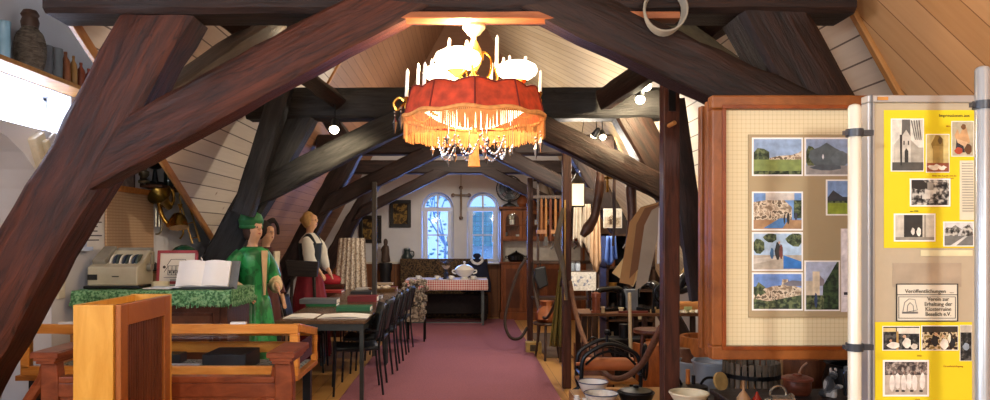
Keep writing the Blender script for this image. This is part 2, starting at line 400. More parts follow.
mb = MB(); mb.bb(-3.3, 3.3, -3.3, 13.9, 6.4, 6.6); struct(mb.build('ceiling', PLASTER2))
w = thing('window_5', '', '', (XL+.01, .9, 2.0)); del w['label']; del w['category']; w['kind'] = 'structure'  # added glowing window out of view, daylight fill for the left wall
MB().box((0, 0, 0), (.01, 1.6, 1.0)).build('window_pane', plain('#eef4ff', .3, 0, 0, emis='#d5e3ff', es=9), w)
f = MB(); f.bb(-.02, .03, -.85, .85, .5, .56); f.bb(-.02, .03, -.85, .85, -.56, -.5); f.bb(-.02, .03, -.85, -.8, -.5, .5); f.bb(-.02, .03, .8, .85, -.5, .5); f.bb(-.01, .02, -.02, .02, -.5, .5)
f.build('window_frame', WHT, w)
# skylight at upper left
sk = thing('window_4', '', '', (-rz(2.83)+.02, 4.03, 2.83)); del sk['label']; del sk['category']; sk['kind'] = 'structure'; sk.rotation_euler = (0, -.51, 0)
f = MB(); f.box((0, -.12, 0), (.03, .03, .3)); f.box((0, .12, 0), (.03, .03, .3)); f.box((0, 0, .14), (.03, .24, .03)); f.box((0, 0, -.14), (.03, .24, .03)); f.build('window_frame', plain('#8d7a66', .5), sk)
MB().box((0, 0, 0), (.012, .22, .26)).build('window_pane', plain('#dfe8ff', .3, emis='#dbe6ff', es=1.6), sk)
FLOOR = boards('#c99a5c', '#ad7c41', '#6e4a22', .16, rough=.4, axis='X', line=.03)
mb = MB(); mb.bb(-3.2, 3.2, -3.2, 13.8, -.1, 0); struct(mb.build('floor', FLOOR))
# carpet
CARP = plain('#8f5866', .95, 0, .13, 60, .25)
tag(MB().bb(-1.15, .88, 2, 13.1, 0.001, .014).build('carpet', CARP), 'long plum red carpet runner down the middle of the floor', 'carpet')
tag(MB().bb(1.0, 1.35, 8.9, 11.2, .001, .01).build('floor_mat', plain('#6d5a45', .95, 0, .1, 50)), 'narrow grey brown mat on the boards right of the carpet', 'mat')
# outside
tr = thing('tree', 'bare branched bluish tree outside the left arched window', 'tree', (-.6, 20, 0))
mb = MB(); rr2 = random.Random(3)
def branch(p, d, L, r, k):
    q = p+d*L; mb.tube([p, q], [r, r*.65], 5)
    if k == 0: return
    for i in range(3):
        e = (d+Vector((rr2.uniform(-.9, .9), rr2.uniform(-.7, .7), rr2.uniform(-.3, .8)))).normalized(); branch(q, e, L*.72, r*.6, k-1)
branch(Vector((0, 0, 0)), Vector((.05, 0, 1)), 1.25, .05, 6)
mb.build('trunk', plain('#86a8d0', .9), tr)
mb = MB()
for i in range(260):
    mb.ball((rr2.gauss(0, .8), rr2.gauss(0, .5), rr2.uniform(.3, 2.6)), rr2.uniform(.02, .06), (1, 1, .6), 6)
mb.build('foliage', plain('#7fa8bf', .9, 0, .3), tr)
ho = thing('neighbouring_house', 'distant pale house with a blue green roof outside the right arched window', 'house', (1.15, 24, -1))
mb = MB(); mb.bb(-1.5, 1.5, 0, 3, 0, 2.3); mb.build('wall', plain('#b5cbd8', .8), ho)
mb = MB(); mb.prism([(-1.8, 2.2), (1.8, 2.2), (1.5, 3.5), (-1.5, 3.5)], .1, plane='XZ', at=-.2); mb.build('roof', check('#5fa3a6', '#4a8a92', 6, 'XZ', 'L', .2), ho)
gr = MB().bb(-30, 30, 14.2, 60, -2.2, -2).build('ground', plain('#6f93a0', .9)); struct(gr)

# ------------------------------------------------------------------ timber frames
def beam(name, label, p0, p1, w, h, mat, up=(0, 1, 0), jit=.006, seed=0, taper=1, curve=0, cat='beam', group=None, mit=None):
    """hewn timber: local X along the length; w along `up` direction (default depth Y), h the other"""
    p0 = Vector(p0); p1 = Vector(p1); ex = (p1-p0).normalized(); u = Vector(up); ey = (u-ex*u.dot(ex)).normalized(); ez = ex.cross(ey)
    M = Matrix.Translation((p0+p1)/2) @ Matrix((ex, ey, ez)).transposed().to_4x4(); L = (p1-p0).length
    rd = random.Random(seed+int(abs(p0.x)*1000)); nx = max(6, int(L/.12)); mb = MB()
    ring = [(-1, -.82), (-1, 0), (-1, .82), (-.82, 1), (0, 1), (.82, 1), (1, .82), (1, 0), (1, -.82), (.82, -1), (0, -1), (-.82, -1)]
    vs = []; k = len(ring); wan = 0
    for i in range(nx+1):
        t = i/nx; s = 1+(taper-1)*t; cz = curve*math.sin(PI*t); wan = wan*.7+rd.uniform(-jit, jit)
        for a, b in ring:
            zu = b*h/2*(1 if ez.z > 0 else -1); sh_ = (mit[0]*(1-t)-mit[1]*t)*zu if mit else 0
            vs.append(((t-.5)*L+sh_, a*w/2*s+rd.uniform(-jit, jit)*.6+wan, b*h/2*s+cz+rd.uniform(-jit, jit)*.6+wan*.6))
    fs = [(i*k+j, i*k+(j+1) % k, (i+1)*k+(j+1) % k, (i+1)*k+j) for i in range(nx) for j in range(k)]+[tuple(range(k)), tuple(nx*k+j for j in range(k))[::-1]]
    mb.add(vs, fs); o = mb.build(name, mat, M=M, smooth=True)
    return tag(o, label, cat, group)
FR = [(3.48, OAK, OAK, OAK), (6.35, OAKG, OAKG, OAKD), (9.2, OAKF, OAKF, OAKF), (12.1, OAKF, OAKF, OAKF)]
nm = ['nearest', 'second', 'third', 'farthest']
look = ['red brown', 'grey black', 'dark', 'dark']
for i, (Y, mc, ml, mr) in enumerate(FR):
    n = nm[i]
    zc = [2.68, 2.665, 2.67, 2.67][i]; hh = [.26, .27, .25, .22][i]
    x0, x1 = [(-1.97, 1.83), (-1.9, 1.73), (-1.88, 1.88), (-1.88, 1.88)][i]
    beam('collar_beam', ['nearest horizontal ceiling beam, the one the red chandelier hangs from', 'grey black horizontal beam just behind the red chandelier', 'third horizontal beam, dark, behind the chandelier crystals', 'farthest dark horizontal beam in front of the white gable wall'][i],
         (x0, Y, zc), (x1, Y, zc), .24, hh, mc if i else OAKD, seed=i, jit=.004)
    for s in (-1, 1):
        sd = 'left' if s < 0 else 'right'
        dx = 0 if s > 0 else 0
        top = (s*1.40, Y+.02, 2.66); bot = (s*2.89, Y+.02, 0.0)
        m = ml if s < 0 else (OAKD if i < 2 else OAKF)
        wd = [.30, .27, .24, .22][i]
        extra = {(-1, 0): 'huge red brown slanting post crossing the left side behind the cash register corner',
                 (1, 0): 'near black slanting post above the photo board with the wooden frame'}.get((s, i))
        extra = {(-1, 0): 'huge red brown slanting post crossing the left edge in front of the white wall', (1, 0): 'near black slanting post rising behind the wooden framed photo board',
                 (-1, 1): 'grey black slanting post behind the mannequin in green', (1, 1): 'dark slanting post behind the tall upright post with a peg',
                 (-1, 2): 'dark slanting post behind the mannequin in white blouse', (1, 2): 'dark slanting post among the hanging tools',
                 (-1, 3): 'farthest slanting post on the left, by the two small pictures', (1, 3): 'farthest slanting post on the right, by the dresser'}[(s, i)]
        t2 = (s*rz(2.66)*0+s*1.45, Y+.02, 2.60)
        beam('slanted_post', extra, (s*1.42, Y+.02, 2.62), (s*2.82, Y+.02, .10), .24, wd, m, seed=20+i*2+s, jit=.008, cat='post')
        a = [(s*1.66, Y-.05, 1.90), (s*.36, Y-.05, 2.60)] if i == 0 else [(s*1.78, Y-.06, 1.90), (s*.38, Y-.06, 2.60)]
        if i == 0 and s > 0: a = [(1.74, Y-.05, 1.99), (.45, Y-.05, 2.60)]
        bl = {(-1, 0): 'thick red brown brace rising from the huge left post to the ceiling beam', (1, 0): 'thick red brown brace running down behind the top of the photo board',
              (-1, 1): 'grey black brace rising right from the second left post', (1, 1): 'dark brace sloping down to the tall upright post',
              (-1, 2): 'third brace on the left, dark, under the chandelier crystals', (1, 2): 'third brace on the right, dark, above the hanging tools',
              (-1, 3): 'farthest brace on the left, above the small pictures', (1, 3): 'farthest brace on the right, above the fan'}[(s, i)]
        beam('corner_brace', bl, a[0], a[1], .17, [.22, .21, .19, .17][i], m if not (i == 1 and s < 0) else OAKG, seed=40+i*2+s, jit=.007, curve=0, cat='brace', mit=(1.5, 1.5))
# plate under nearest collar: light reddish board
beam('ceiling_batten', 'thin flat reddish batten fixed under the nearest ceiling beam', (-.45, 3.40, 2.535), (1.0, 3.40, 2.535), .10, .035, wood('#a2643c', '#7a4526', .5, 3, (1, 8, 8), .2), jit=.002, cat='batten')
# crossing wind braces between first and second frames
beam('wind_brace', 'grey brown brace behind the huge left post rising to the crossing timbers', P(140, 118, 3.75), P(272, 24, 4.8), .12, .2, wood('#4c4038', '#2b2521', .6, 3, (1, 9, 9), .5), up=(.4, 1, 0), seed=3, cat='brace')
beam('wind_brace', 'dark brace crossing behind the left brace, under the left spotlight', P(212, 8, 4.4), P(335, 100, 6.1), .12, .15, OAKD, up=(.4, 1, 0), seed=4, cat='brace')
beam('wind_brace', 'greenish grey brace behind the top right brace, under the coiled rope', P(672, 28, 4.9), P(790, 118, 4.0), .1, .19, wood('#5b5a4c', '#37372f', .6, 3, (1, 9, 9), .4), up=(.4, 1, 0), seed=5, cat='brace')
beam('wind_brace', 'dark brace crossing behind the right brace beside the bright spotlights', P(728, 14, 4.6), P(604, 100, 6.1), .12, .17, OAKD, up=(.4, 1, 0), seed=6, cat='brace')
beam('wind_brace', 'steep grey black strut rising in front of the second left post', P(283, 86, 6.0), P(243, 214, 6.02), .14, .17, OAKG, seed=7, cat='brace')
beam('wind_brace', 'dark strut behind the second right post, beside the tall upright post', P(673, 100, 5.8), P(700, 300, 5.8), .12, .16, OAKF, seed=8, cat='brace')
beam('wind_brace', 'short dark timber stub behind the spotlight below the second beam', P(322, 108, 6.9), P(352, 150, 7.4), .12, .16, OAKF, seed=9, cat='brace')
# uprights
def upright(label, px, Y, top, w, mat, mat2=None):
    X = XX(px, Y); t = thing('upright_post', label, 'post', (X, Y, 0)); z = ZZ(top, Y)
    mb = MB(); mb.bb(-w/2, w/2, -w/2, w/2, 0, z); mb.build('shaft', mat, t, bevel=.008)
    return t, z
VW = wood('#5a3325', '#2c1712', .45, 3, (9, 9, 1), .3)
up1, z1 = upright('tallest upright square post with a wooden peg, beside the wooden framed photo board', 669.5, 4.35, 82, .098, VW)
MB().cyl((-.02, -.055, ZZ(126, 4.3)), (.0, -.11, ZZ(125, 4.3)+.005), .013, n=10).build('peg', plain('#c08a50', .5), up1)
MB().bb(-.02, .02, -.062, -.049, ZZ(108, 4.3)-.02, z1-.03).build('hook_plate', IRON, up1)
up2, z2 = upright('upright post standing at the edge of the carpet, midway along the rope barrier', 566.5, 7.15, 150, .085, VW)
MB().bb(-.03, -.015, -.06, -.043, ZZ(300, 7.1), ZZ(200, 7.1)).build('batten', plain('#b8914e', .5), up2)
up3, z3 = upright('thin upright post beside the dresser with a rope loop hanging on it', 530, 9.7, 178, .075, VW)
up4, z4 = upright('slim grey upright post rising behind the book table', 374.5, 9.0, 182, .06, wood('#55504c', '#35302c', .6, 3, (9, 9, 1), .3))
# ------------------------------------------------------------------ chandelier
ch = thing('chandelier', 'large brass chandelier with a fringed red fabric shade, white globes and candles', 'chandelier', (CHX0 := XX(474, 3.45), 3.45, 2.04))
RED = plain('#a8351c', .75, 0, .45, 22, .1, emis='#c04a1c', es=.12); FRINGE = plain('#c88a4c', .8, 0, .2, 40, emis='#d89048', es=.10)
Zb = 0
def scal(a, amp): return amp*abs(math.sin(a*6))
mb = MB(); sp = []
def shf(u, v):
    a = 2*PI*u; r = .30+(.34-.30)*(1-v)**.9
    r *= 1-.035*abs(math.cos(a*5)); z = .02+v*(.125+.018*abs(math.sin(a*5)))
    return Vector((r*math.cos(a), r*math.sin(a), z))
mb.grid(shf, 100, 6, wrap=True); mb.build('shade', RED, ch, smooth=True, solid=.004)
mb = MB()
for k in range(10):
    a = 2*PI*(k+.5)/10
    mb.tube([shf(a/(2*PI), v/5)*1.006 for v in range(6)], .0042, 5)
for v in (0, 1): mb.tube([shf(i/100, v) for i in range(100)], .005, 5, closed=True)
mb.build('piping', plain('#6e1c10', .7), ch, smooth=True)
mb = MB(); rd = random.Random(5)
N = 230
for layer in (0, 1):
    for i in range(N):
        a = 2*PI*(i+.5*layer)/N; p = shf(i/N, 0); r = .342*(1-.035*abs(math.cos(a*5)))+.004*layer
        l = .088+.016*abs(math.sin(a*5))+rd.uniform(-.008, .008); d = .0032
        c, s_ = math.cos(a), math.sin(a); x, y = r*c, r*s_; j = rd.uniform(-.003, .003)
        mb.add([(x-s_*d, y+c*d, .028), (x+s_*d, y-c*d, .028), (x+s_*(d*.7+j), y-c*(d*.7+j), .028-l), (x-s_*(d*.7-j), y+c*(d*.7-j), .028-l)], [(0, 1, 2, 3)])
mb.tube([(r*math.cos(2*PI*i/80), r*math.sin(2*PI*i/80), .026+.006*math.sin(i*PI/4)) for i in range(80) for r in [.343*(1-.035*abs(math.cos(2*PI*i/80*5)))]], .010, 6, closed=True)
mb.build('fringe', FRINGE, ch, solid=0)
# inner pleated diffuser bowl
mb = MB(); mb.lathe([(.27, .09), (.24, .06), (.18, .02), (.10, -.01), (.012, -.022)], n=72, wob=lambda a, z: .012*math.sin(a*36))
mb.build('diffuser', plain('#ffd9a0', .8, 0, 0, emis='#ffdcb0', es=7.5), ch, smooth=True)
mb = MB(); mb.lathe([(.01, .0), (.016, -.02), (.012, -.03), (.02, -.045), (.024, -.14), (.03, -.185), (.001, -.18)], (0, -.02, -.02), n=14); mb.build('tassel', FRINGE, ch, smooth=True)
# globes
OPAL = plain('#fff6e4', .3, 0, 0, emis='#ffe6bf', es=3.4)
cy = 3.45
def rel(px, py, dy=0): p = P(px, py, 3.45+dy); return p-Vector((ch.location))
for (px, py, w, h, dy) in ((457.5, 60, 47, 21, -.05), (442, 74, 40, 17, .08), (517, 71.5, 41, 19, -.05)):
    c = rel(px, py, dy); g = MB(); r = w/2*3.45/720; hh = h/2*3.45/720
    g.lathe([(.02, -hh), (r*.55, -hh*.85), (r*.9, -hh*.35), (r, hh*.1), (r*.9, hh*.6), (r*.6, hh*.95), (r*.3, hh)], tuple(c), n=28)
    o = g.build('glass_globe', OPAL, ch, smooth=True)
    g = MB(); g.lathe([(.012, -hh-.03), (.03, -hh-.015), (.05, -hh), (.03, -hh+.005)], tuple(c), n=14); g.tube(spline([tuple(c+Vector((0, 0, -hh-.02))), tuple(c*.6+Vector((0, 0, .02))), (0, 0, .2)], 6), .007, 6)
    g.build('globe_holder', BRASS, ch, smooth=True)
# stem with glass pear and canopy
mb = MB(); mb.lathe([(.012, .0), (.03, .02), (.035, .1), (.012, .12), (.010, .2), (.02, .22), (.028, .23), (.015, .245), (.012, .26)], n=18)
mb.build('stem', BRASS, ch, smooth=True)
mb = MB(); mb.lathe([(.012, .25), (.034, .29), (.04, .325), (.034, .36), (.02, .39), (.012, .40)], n=20); mb.build('glass_pear', plain('#c8923e', .15, .35, .1, emis='#ffb45a', es=.35), ch, smooth=True)
mb = MB(); mb.lathe([(.012, .395), (.012, .42), (.03, .43), (.045, .45), (.055, .46), (.05, .485)], n=20); mb.build('ceiling_canopy', plain('#f2dcae', .3, .2, .1, emis='#ffdf9c', es=.05), ch, smooth=True)
mb = MB()
for k in range(3):
    a = k*2.1+.4; q = [(.02*math.cos(a), .02*math.sin(a), .2), (.08*math.cos(a), .08*math.sin(a), .24), (.09*math.cos(a), .09*math.sin(a), .32), (.05*math.cos(a), .05*math.sin(a), .35), (.045*math.cos(a), .045*math.sin(a), .31)]
    mb.tube(spline(q, 6), .006, 6)
mb.build('scroll', BRASS, ch, smooth=True)
CAND = plain('#f2eee2', .5, 0, 0)
cds = [(406.5, 69, 97, -.02), (417.5, 63, 88, .12), (424, 62, 86, -.12), (431, 59, 82, .2), (448.5, 38, 56, .15), (466, 40, 52, .2), (491, 62, 80, .2), (496.5, 35, 68, -.02), (503, 57, 72, .16), (509, 55, 74, .22), (525, 56, 66, .12), (540, 70, 92, .05)]
for i, (px, t, b, dy) in enumerate(cds):
    a = rel(px, b, dy); c = rel(px+1, t, dy); m = MB(); m.tube([tuple(a), tuple(a.lerp(c, .9)), tuple(c)], [.0085, .008, .0022], 8); cnd = m.build('candle', CAND, ch, smooth=True)
    m = MB(); m.lathe([(.003, -.03), (.006, -.022), (.014, -.004), (.012, 0)], tuple(a), n=10)
    n_ = Vector((a.x, a.y, 0)).normalized() if a.length > 0 else Vector((1, 0, 0))
    m.tube(spline([tuple(a-Vector((0, 0, .028))), tuple(a+n_*.0+Vector((0, 0, -.06))), tuple(a*.75+Vector((0, 0, -.09))), (a.x*.35, a.y*.35, .12), (0, 0, .1)], 5), .0055, 6)
    m.build('candle_arm', BRASS, ch, smooth=True)
# crystals
CRY = plain('#aeb4bc', .08, .9, .1)
def crystal(m, p, L=.035, w=.008):
    m.add([(p[0], p[1], p[2]), (p[0]+w, p[1], p[2]-L*.35), (p[0], p[1]+w, p[2]-L*.35), (p[0]-w, p[1], p[2]-L*.35), (p[0], p[1]-w, p[2]-L*.35), (p[0], p[1], p[2]-L)],
          [(0, 1, 2), (0, 2, 3), (0, 3, 4), (0, 4, 1), (5, 2, 1), (5, 3, 2), (5, 4, 3), (5, 1, 4)])
for k in range(9):
    m = MB()
    a0 = 2*PI*k/9; a1 = 2*PI*(k+1)/9; r0 = .15+.03*(k % 2)
    for q in range(13):
        t = q/12; a = a0+(a1-a0)*t; z = -.075-.085*math.sin(PI*t)
        m.ball((r0*math.cos(a), r0*math.sin(a), z), .0062, n=6)
    m.tube([(r0*math.cos(a0+(a1-a0)*q/12), r0*math.sin(a0+(a1-a0)*q/12), -.075-.085*math.sin(PI*q/12)) for q in range(13)], .002, 4); m.build('crystal_string', CRY, ch)
for k in range(14):
    a = 2*PI*k/14; r0 = [.10, .20][k % 2]; m = MB(); z = -.07-.035*(k % 3)
    m.tube([(r0*math.cos(a), r0*math.sin(a), .06), (r0*math.cos(a), r0*math.sin(a), z)], .0015, 4)
    crystal(m, (r0*math.cos(a), r0*math.sin(a), z), .05, .011); m.build('crystal_drop', CRY, ch)
for px, py, dy in ((395, 112, 0), (401, 108, -.1), (541, 132, 0), (536, 138, -.1)):
    p = rel(px, py, dy); m = MB(); m.ball(tuple(p), .007, n=8); m.ball(tuple(p-Vector((0, 0, .016))), .006, n=8); crystal(m, tuple(p-Vector((0, 0, .022))), .085, .012); m.build('crystal_drop', CRY, ch)
m = MB()
for sgn in (-1,):
    m.tube(spline([tuple(rel(412, 100)), tuple(rel(404, 104)), tuple(rel(397, 110)), tuple(rel(394, 103)), tuple(rel(399, 98)), tuple(rel(404, 101))], 6), .007, 6)
m.build('scroll', BRASS, ch, smooth=True)
m = MB(); m.lathe([(.012, .0), (.02, -.03), (.008, -.06), (.022, -.09), (.03, -.12), (.01, -.15), (.002, -.17)], (0.0, .06, .02), n=14); m.build('finial', BRASS, ch, smooth=True)

# ------------------------------------------------------------------ spotlights and coil
SPOTS = [(334, 131, 5.9, 75, (-.9, 8.6, .2)), (647, 88, 5.95, 150, (1.6, 8.4, 1.0)), (640, 101, 5.9, 190, (0, 8.2, 0)), (603, 138, 8.9, 90, (1.7, 10, 2.4)), (593, 137, 8.9, 160, (0, 11, .2)), (291, 32, 4.75, 70, (-2.6, 6.2, 2.0))]
sl = ['small black spotlight with a bright bulb hanging under the second beam, left of the chandelier', 'upper of the two bright spotlights beside the tall upright post', 'lower of the two bright spotlights beside the tall upright post',
      'bright spotlight under the third beam, right one of the pair over the tools', 'dimmer black spotlight under the third beam, left one of the pair over the tools', 'small black spotlight on the crossing timbers above the left brace']
for (px, py, Y, e, tg), lb in zip(SPOTS, sl):
    p = P(px, py, Y); t = thing('spotlight', lb, 'spotlight', p+Vector((0, .0, .0))); d = (Vector((tg[0], tg[1], tg[2]))-p).normalized()
    if px in (334, 640, 647, 603): d = (d+Vector((0, -1.9, -.9))).normalized()
    q = -d
    m = MB(); m.tube([tuple(q*.02), tuple(q*.05), tuple(q*.12), tuple(q*.14)], [.045, .04, .03, .015], 14); m.build('housing', plain('#222326', .4, .5), t, smooth=True)
    m = MB(); m.ball(tuple(q*.022), .04, (1, 1, 1), 14); m.build('bulb', plain('#fff3dc', .3, 0, 0, emis='#ffedc8', es=14), t, smooth=True)
    m = MB(); m.tube([tuple(q*.08), tuple(q*.08+Vector((0, 0, .10))), tuple(q*.08+Vector((0, .01, .16)))], .006, 6); m.build('bracket', IRON, t)
m = MB(); rd = random.Random(2)
c = P(664, 10, 3.33)
for k in range(5):
    m.tube([tuple(c+Vector((.088*math.sin(t)*(1+.03*k)*(1 if 1 else 0), -.01*k+.01, -.115*abs(math.cos(t/1.0))*(1-.02*k) if math.cos(t) < 0 else .09*math.cos(t)))) for t in [2*PI*i/28 for i in range(28)]], .006, 6, closed=True)
tag(m.build('cable_coil', plain('#8f8a7a', .7), smooth=True), 'coil of pale grey cable hanging on the nearest ceiling beam', 'cable')
m = MB(); m.bb(XX(647, 3.3), XX(682, 3.3), 3.3, 3.33, ZZ(34, 3.3), ZZ(26, 3.3))

# ------------------------------------------------------------------ left wall things
# shelf with jugs
s = thing('wall_shelf', 'long wooden shelf high on the left wall carrying jugs and bottles', 'shelf', (XL, 4.6, 2.565))
MB().bb(0, .2, -1.5, 1.0, -.03, 0).build('shelf_board', PINE, s, bevel=.004)
for y in (-1.2, .9):
    m = MB(); m.prism([(.005, -.03), (.17, -.03), (.005, -.18)], .02, plane='XZ', at=y); m.build('bracket', PINE, s)
def ray_wall(px, py, X): 
    Y = F*X/(px-CX); return Y
def stoneware(px, wpx, hpx, prof, mat, name, label, group=None, handle=False):
    X = XL+.10; Y = F*X/(px-CX); h = hpx*Y/F; r = wpx*Y/F/2
    t = thing(name, label, name.replace('_', ' '), (X, Y, 2.566), 0, group)
    m = MB(); m.shell([(r*a, h*b) for a, b in prof], n=22); m.build('body', mat, t, smooth=True)
    return t, r, h
BOT = [(.75, 0), (1, .03), (1, .62), (.85, .74), (.38, .84), (.3, .9), (.38, .95), (.34, 1)]
CROCK = [(.8, 0), (.95, .05), (1, .5), (.97, .9), (1.05, .93), (1.03, 1)]
# wicker demijohn
X = XL+.11; Y = F*X/(30-CX); t = thing('wicker_demijohn', 'big wicker covered bottle, tallest thing on the high left shelf', 'bottle', (X, Y, 2.566))
m = MB(); Hh = 62*Y/F; r = .085
def wk(u, v):
    a = 2*PI*u; z = v*Hh*.72; rr = r*(.75+.35*math.sin(PI*min(1, v*1.15))**.6)*(1 if v < .85 else 1-(v-.85)*2.6); w = 1+.05*math.sin(v*60)*math.cos(a*14+ (int(v*20) % 2)*PI)
    return Vector((rr*w*math.cos(a), rr*w*math.sin(a), z))
m.grid(wk, 60, 60, wrap=True); m.build('wicker_cover', wood('#7c6f60', '#3d3228', .7, 6, (3, 3, 9), .5), t, smooth=True)
m = MB(); m.lathe([(.05, Hh*.70), (.055, Hh*.78), (.045, Hh*.86), (.055, Hh*.9), (.04, Hh*.97), (.001, Hh)], n=16); m.build('neck', plain('#4a3324', .5), t, smooth=True)
m = MB(); m.tube(spline([(0, .07, Hh*.66), (0, .11, Hh*.68), (0, .10, Hh*.58), (0, .065, Hh*.56)], 5), .01, 6); m.build('handle', plain('#6b5644', .7), t, smooth=True)
stoneware(4, 12, 40, CROCK, plain('#7fa6b8', .3), 'glass_jar', 'pale blue glass jar at the left end of the high shelf')
stoneware(33, 14, 26, CROCK, plain('#5a4a3a', .5), 'stone_jug', 'squat brown jug half hidden beside the wicker covered bottle')
stoneware(44.5, 15, 31, CROCK, plain('#5f5f60', .45), 'stone_jar', 'first grey stoneware jar after the wicker covered bottle')
stoneware(54.5, 15, 32, CROCK, plain('#6b7072', .4), 'stone_jar', 'second grey stoneware jar, touching the brown bottles')
cc = [('#9a5a34', 'tallest red brown clay bottle beside the grey jar'), ('#a9793f', 'narrow ochre clay bottle, second in the row of brown bottles'), ('#94482a', 'rust red clay bottle, third in the row of brown bottles'), ('#8c3a26', 'dark red clay bottle, fourth in the row of brown bottles'), ('#7d5d46', 'short brown clay bottle next to the slanting post')]
for (px, w_, h_), (cc_, lb) in zip(((65.5, 10, 33), (73.5, 8, 32), (81, 9, 28), (88.5, 8, 25), (96, 7, 20)), cc):
    stoneware(px, w_*.9, h_, BOT, plain(cc_, .4), 'clay_bottle', lb, 'clay bottles on the high left shelf')
# picture / panel board on the left wall
def on_left(px, py, X=XL): Y = F*X/(px-CX); return Vector((X, Y, EYE-(py-CY)*Y/F))
a = on_left(104, 190); b = on_left(151, 275)
t = thing('pinboard', 'tan fabric pinboard with an orange top strip on the left wall', 'board', (XL+.02, (a.y+b.y)/2, 1.5)); hw = (b.y-a.y)/2
MB().bb(-.015, .005, -hw, hw, -.7, a.z-1.5).build('panel', check('#c6a582', '#b08c68', 40, 'YZ', 'L', .3), t)
MB().bb(-.015, .02, -hw-.02, hw+.02, a.z-1.5, a.z-1.5+.05).build('top_strip', wood('#c9853f', '#a8652c', .5), t)
# small shelf with sad irons
a = on_left(139, 184); b = on_left(176, 189); sz = 1.5+.42
Ys, Ye = 6.42, 7.2; sz = ZZ(185, 6.5)
t = thing('wall_shelf', 'small dark shelf with an oil lamp, iron stand and bottle on the left wall', 'shelf', (XL, (Ys+Ye)/2, sz))
MB().bb(0, .2, -(Ye-Ys)/2, (Ye-Ys)/2, -.025, 0).build('shelf_board', wood('#5d3a22', '#3a2414', .5), t); MB().bb(0, .02, -(Ye-Ys)/2, -(Ye-Ys)/2+.03, -.02, .22).build('side_bracket', wood('#4a2c1a', '#2c1a10', .5), t)
def atwall(px, off=.1): Y = F*(XL+off)/(px-CX); return Vector((XL+off, Y, sz+.001))
t = thing('oil_lamp', 'small dark oil lamp with a glass chimney on the little left wall shelf', 'lamp', atwall(144))
m = MB(); m.lathe([(.045, 0), (.05, .02), (.02, .04), (.045, .07), (.045, .1), (.02, .115)], n=16); m.build('base', plain('#4f4634', .35, .6), t, smooth=True)
m = MB(); m.shell([(.02, .115), (.035, .14), (.03, .17), (.018, .23)], n=14, th=.002); m.build('chimney', plain('#8a8a80', .1, .1), t, smooth=True)
t = thing('kitchen_scale', 'dark balance scale with a flared pan on the little left wall shelf', 'scale', atwall(155, .1))
m = MB(); m.bb(-.05, .05, -.08, .08, 0, .03); m.tube([(0, 0, .03), (0, 0, .14)], [.03, .015], 10); m.build('base', IRON, t, bevel=.004)
m = MB(); m.shell([(.02, .14), (.05, .15), (.1, .19)], n=20); m.build('pan', IRON, t, smooth=True)
t = thing('wine_bottle', 'dark green bottle at the right end of the little left wall shelf', 'bottle', atwall(168.5, .1))
m = MB(); m.lathe([(.04, 0), (.043, .01), (.043, .13), (.035, .16), (.016, .19), (.015, .235), (.018, .24), (.015, .25)], n=16); m.build('body', plain('#15211b', .12), t, smooth=True)
# dark framed picture behind left brace
Yp = 6.0; t = thing('framed_picture', 'small dark framed picture half hidden behind the left brace', 'picture', (XL+.015, on_left(121, 178).y, on_left(121, 178).z)); 
m = MB(); m.bb(-.01, .015, -.2, .2, -.12, .12); m.build('frame', plain('#2a1b14', .5), t, bevel=.004); MB().bb(.015, .018, -.16, .16, -.085, .085).build('print', plain('#7a6a62', .6, 0, .4, 20), t)
# notices
def notice(px0, py0, px1, py1, lb, mat=PAPER, lines=6, name='notice', cat='notice'):
    a = on_left(px0, py0); b = on_left(px1, py1); yc = (a.y+b.y)/2; zc = (on_left(px0, py0).z+on_left(px0, py1).z)/2; hh = abs(on_left(px0, py0).z-on_left(px0, py1).z)/2; hw = abs(b.y-a.y)/2
    m = MB(); m.bb(0, .004, -hw, hw, -hh, hh)
    rd = random.Random(int(px0))
    for i in range(lines):
        z = hh*.75-i*hh*1.5/max(lines, 1); m.bb(.004, .0046, -hw*.8, hw*rd.uniform(.3, .8), z, z+hh*.05+.002, 1)
    return tag(m.build(name, [mat, plain('#55555a', .8)], loc=(XL+.003, yc, zc)), lb, cat)
notice(84, 213, 103, 250, 'white paper notice with small print beside the tan pinboard')
notice(70, 222, 82, 247, 'yellowish framed notice by the corner of the huge left post', plain('#c8bfa0', .8), 3)
t = thing('leaflet_holder', 'small pale blue leaflet holder below the notices on the left wall', 'holder', on_left(77, 247)+Vector((.03, 0, 0))); m = MB(); m.bb(-.03, .03, -.12, .12, -.03, 0); m.bb(-.03, -.02, -.12, .12, 0, .06); m.build('tray', plain('#b7c4dc', .5), t)
t = thing('intercom', 'white wall phone with a curled cable beside the huge left post', 'telephone', (XL+.02, 5.05, on_left(38, 150).z))
t.location = on_left(37.5, 152)+Vector((.02, 0, 0)); m = MB(); m.box((0, 0, 0), (.06, .13, .24), rot=(.5, 0, 0)); m.build('body', plain('#d6cdb4', .5), t, bevel=.01)
m = MB(); m.box((.05, .02, -.02), (.04, .05, .22), rot=(.5, 0, 0)); m.build('handset', plain('#c9bfa2', .5), t, bevel=.012)
m = MB(); m.tube(spline([(.03, .05, .1), (.04, .1, .14), (.04, .13, .1), (.03, .1, .04)], 6), .007, 6); m.build('cable', plain('#e4e0d4', .5), t, smooth=True)
t = thing('light_switch', 'cream light switch on the left wall below the notices', 'switch', on_left(60, 286)+Vector((.008, 0, 0)))
MB().bb(-.008, .006, -.045, .045, -.09, .09).build('plate', plain('#d9d2c0', .5), t, bevel=.003); MB().bb(.006, .014, -.025, .025, -.03, .03).build('rocker', plain('#e3ddcc', .4), t, bevel=.003)
t = thing('floor_lamp_panel', 'x', 'x') if False else None
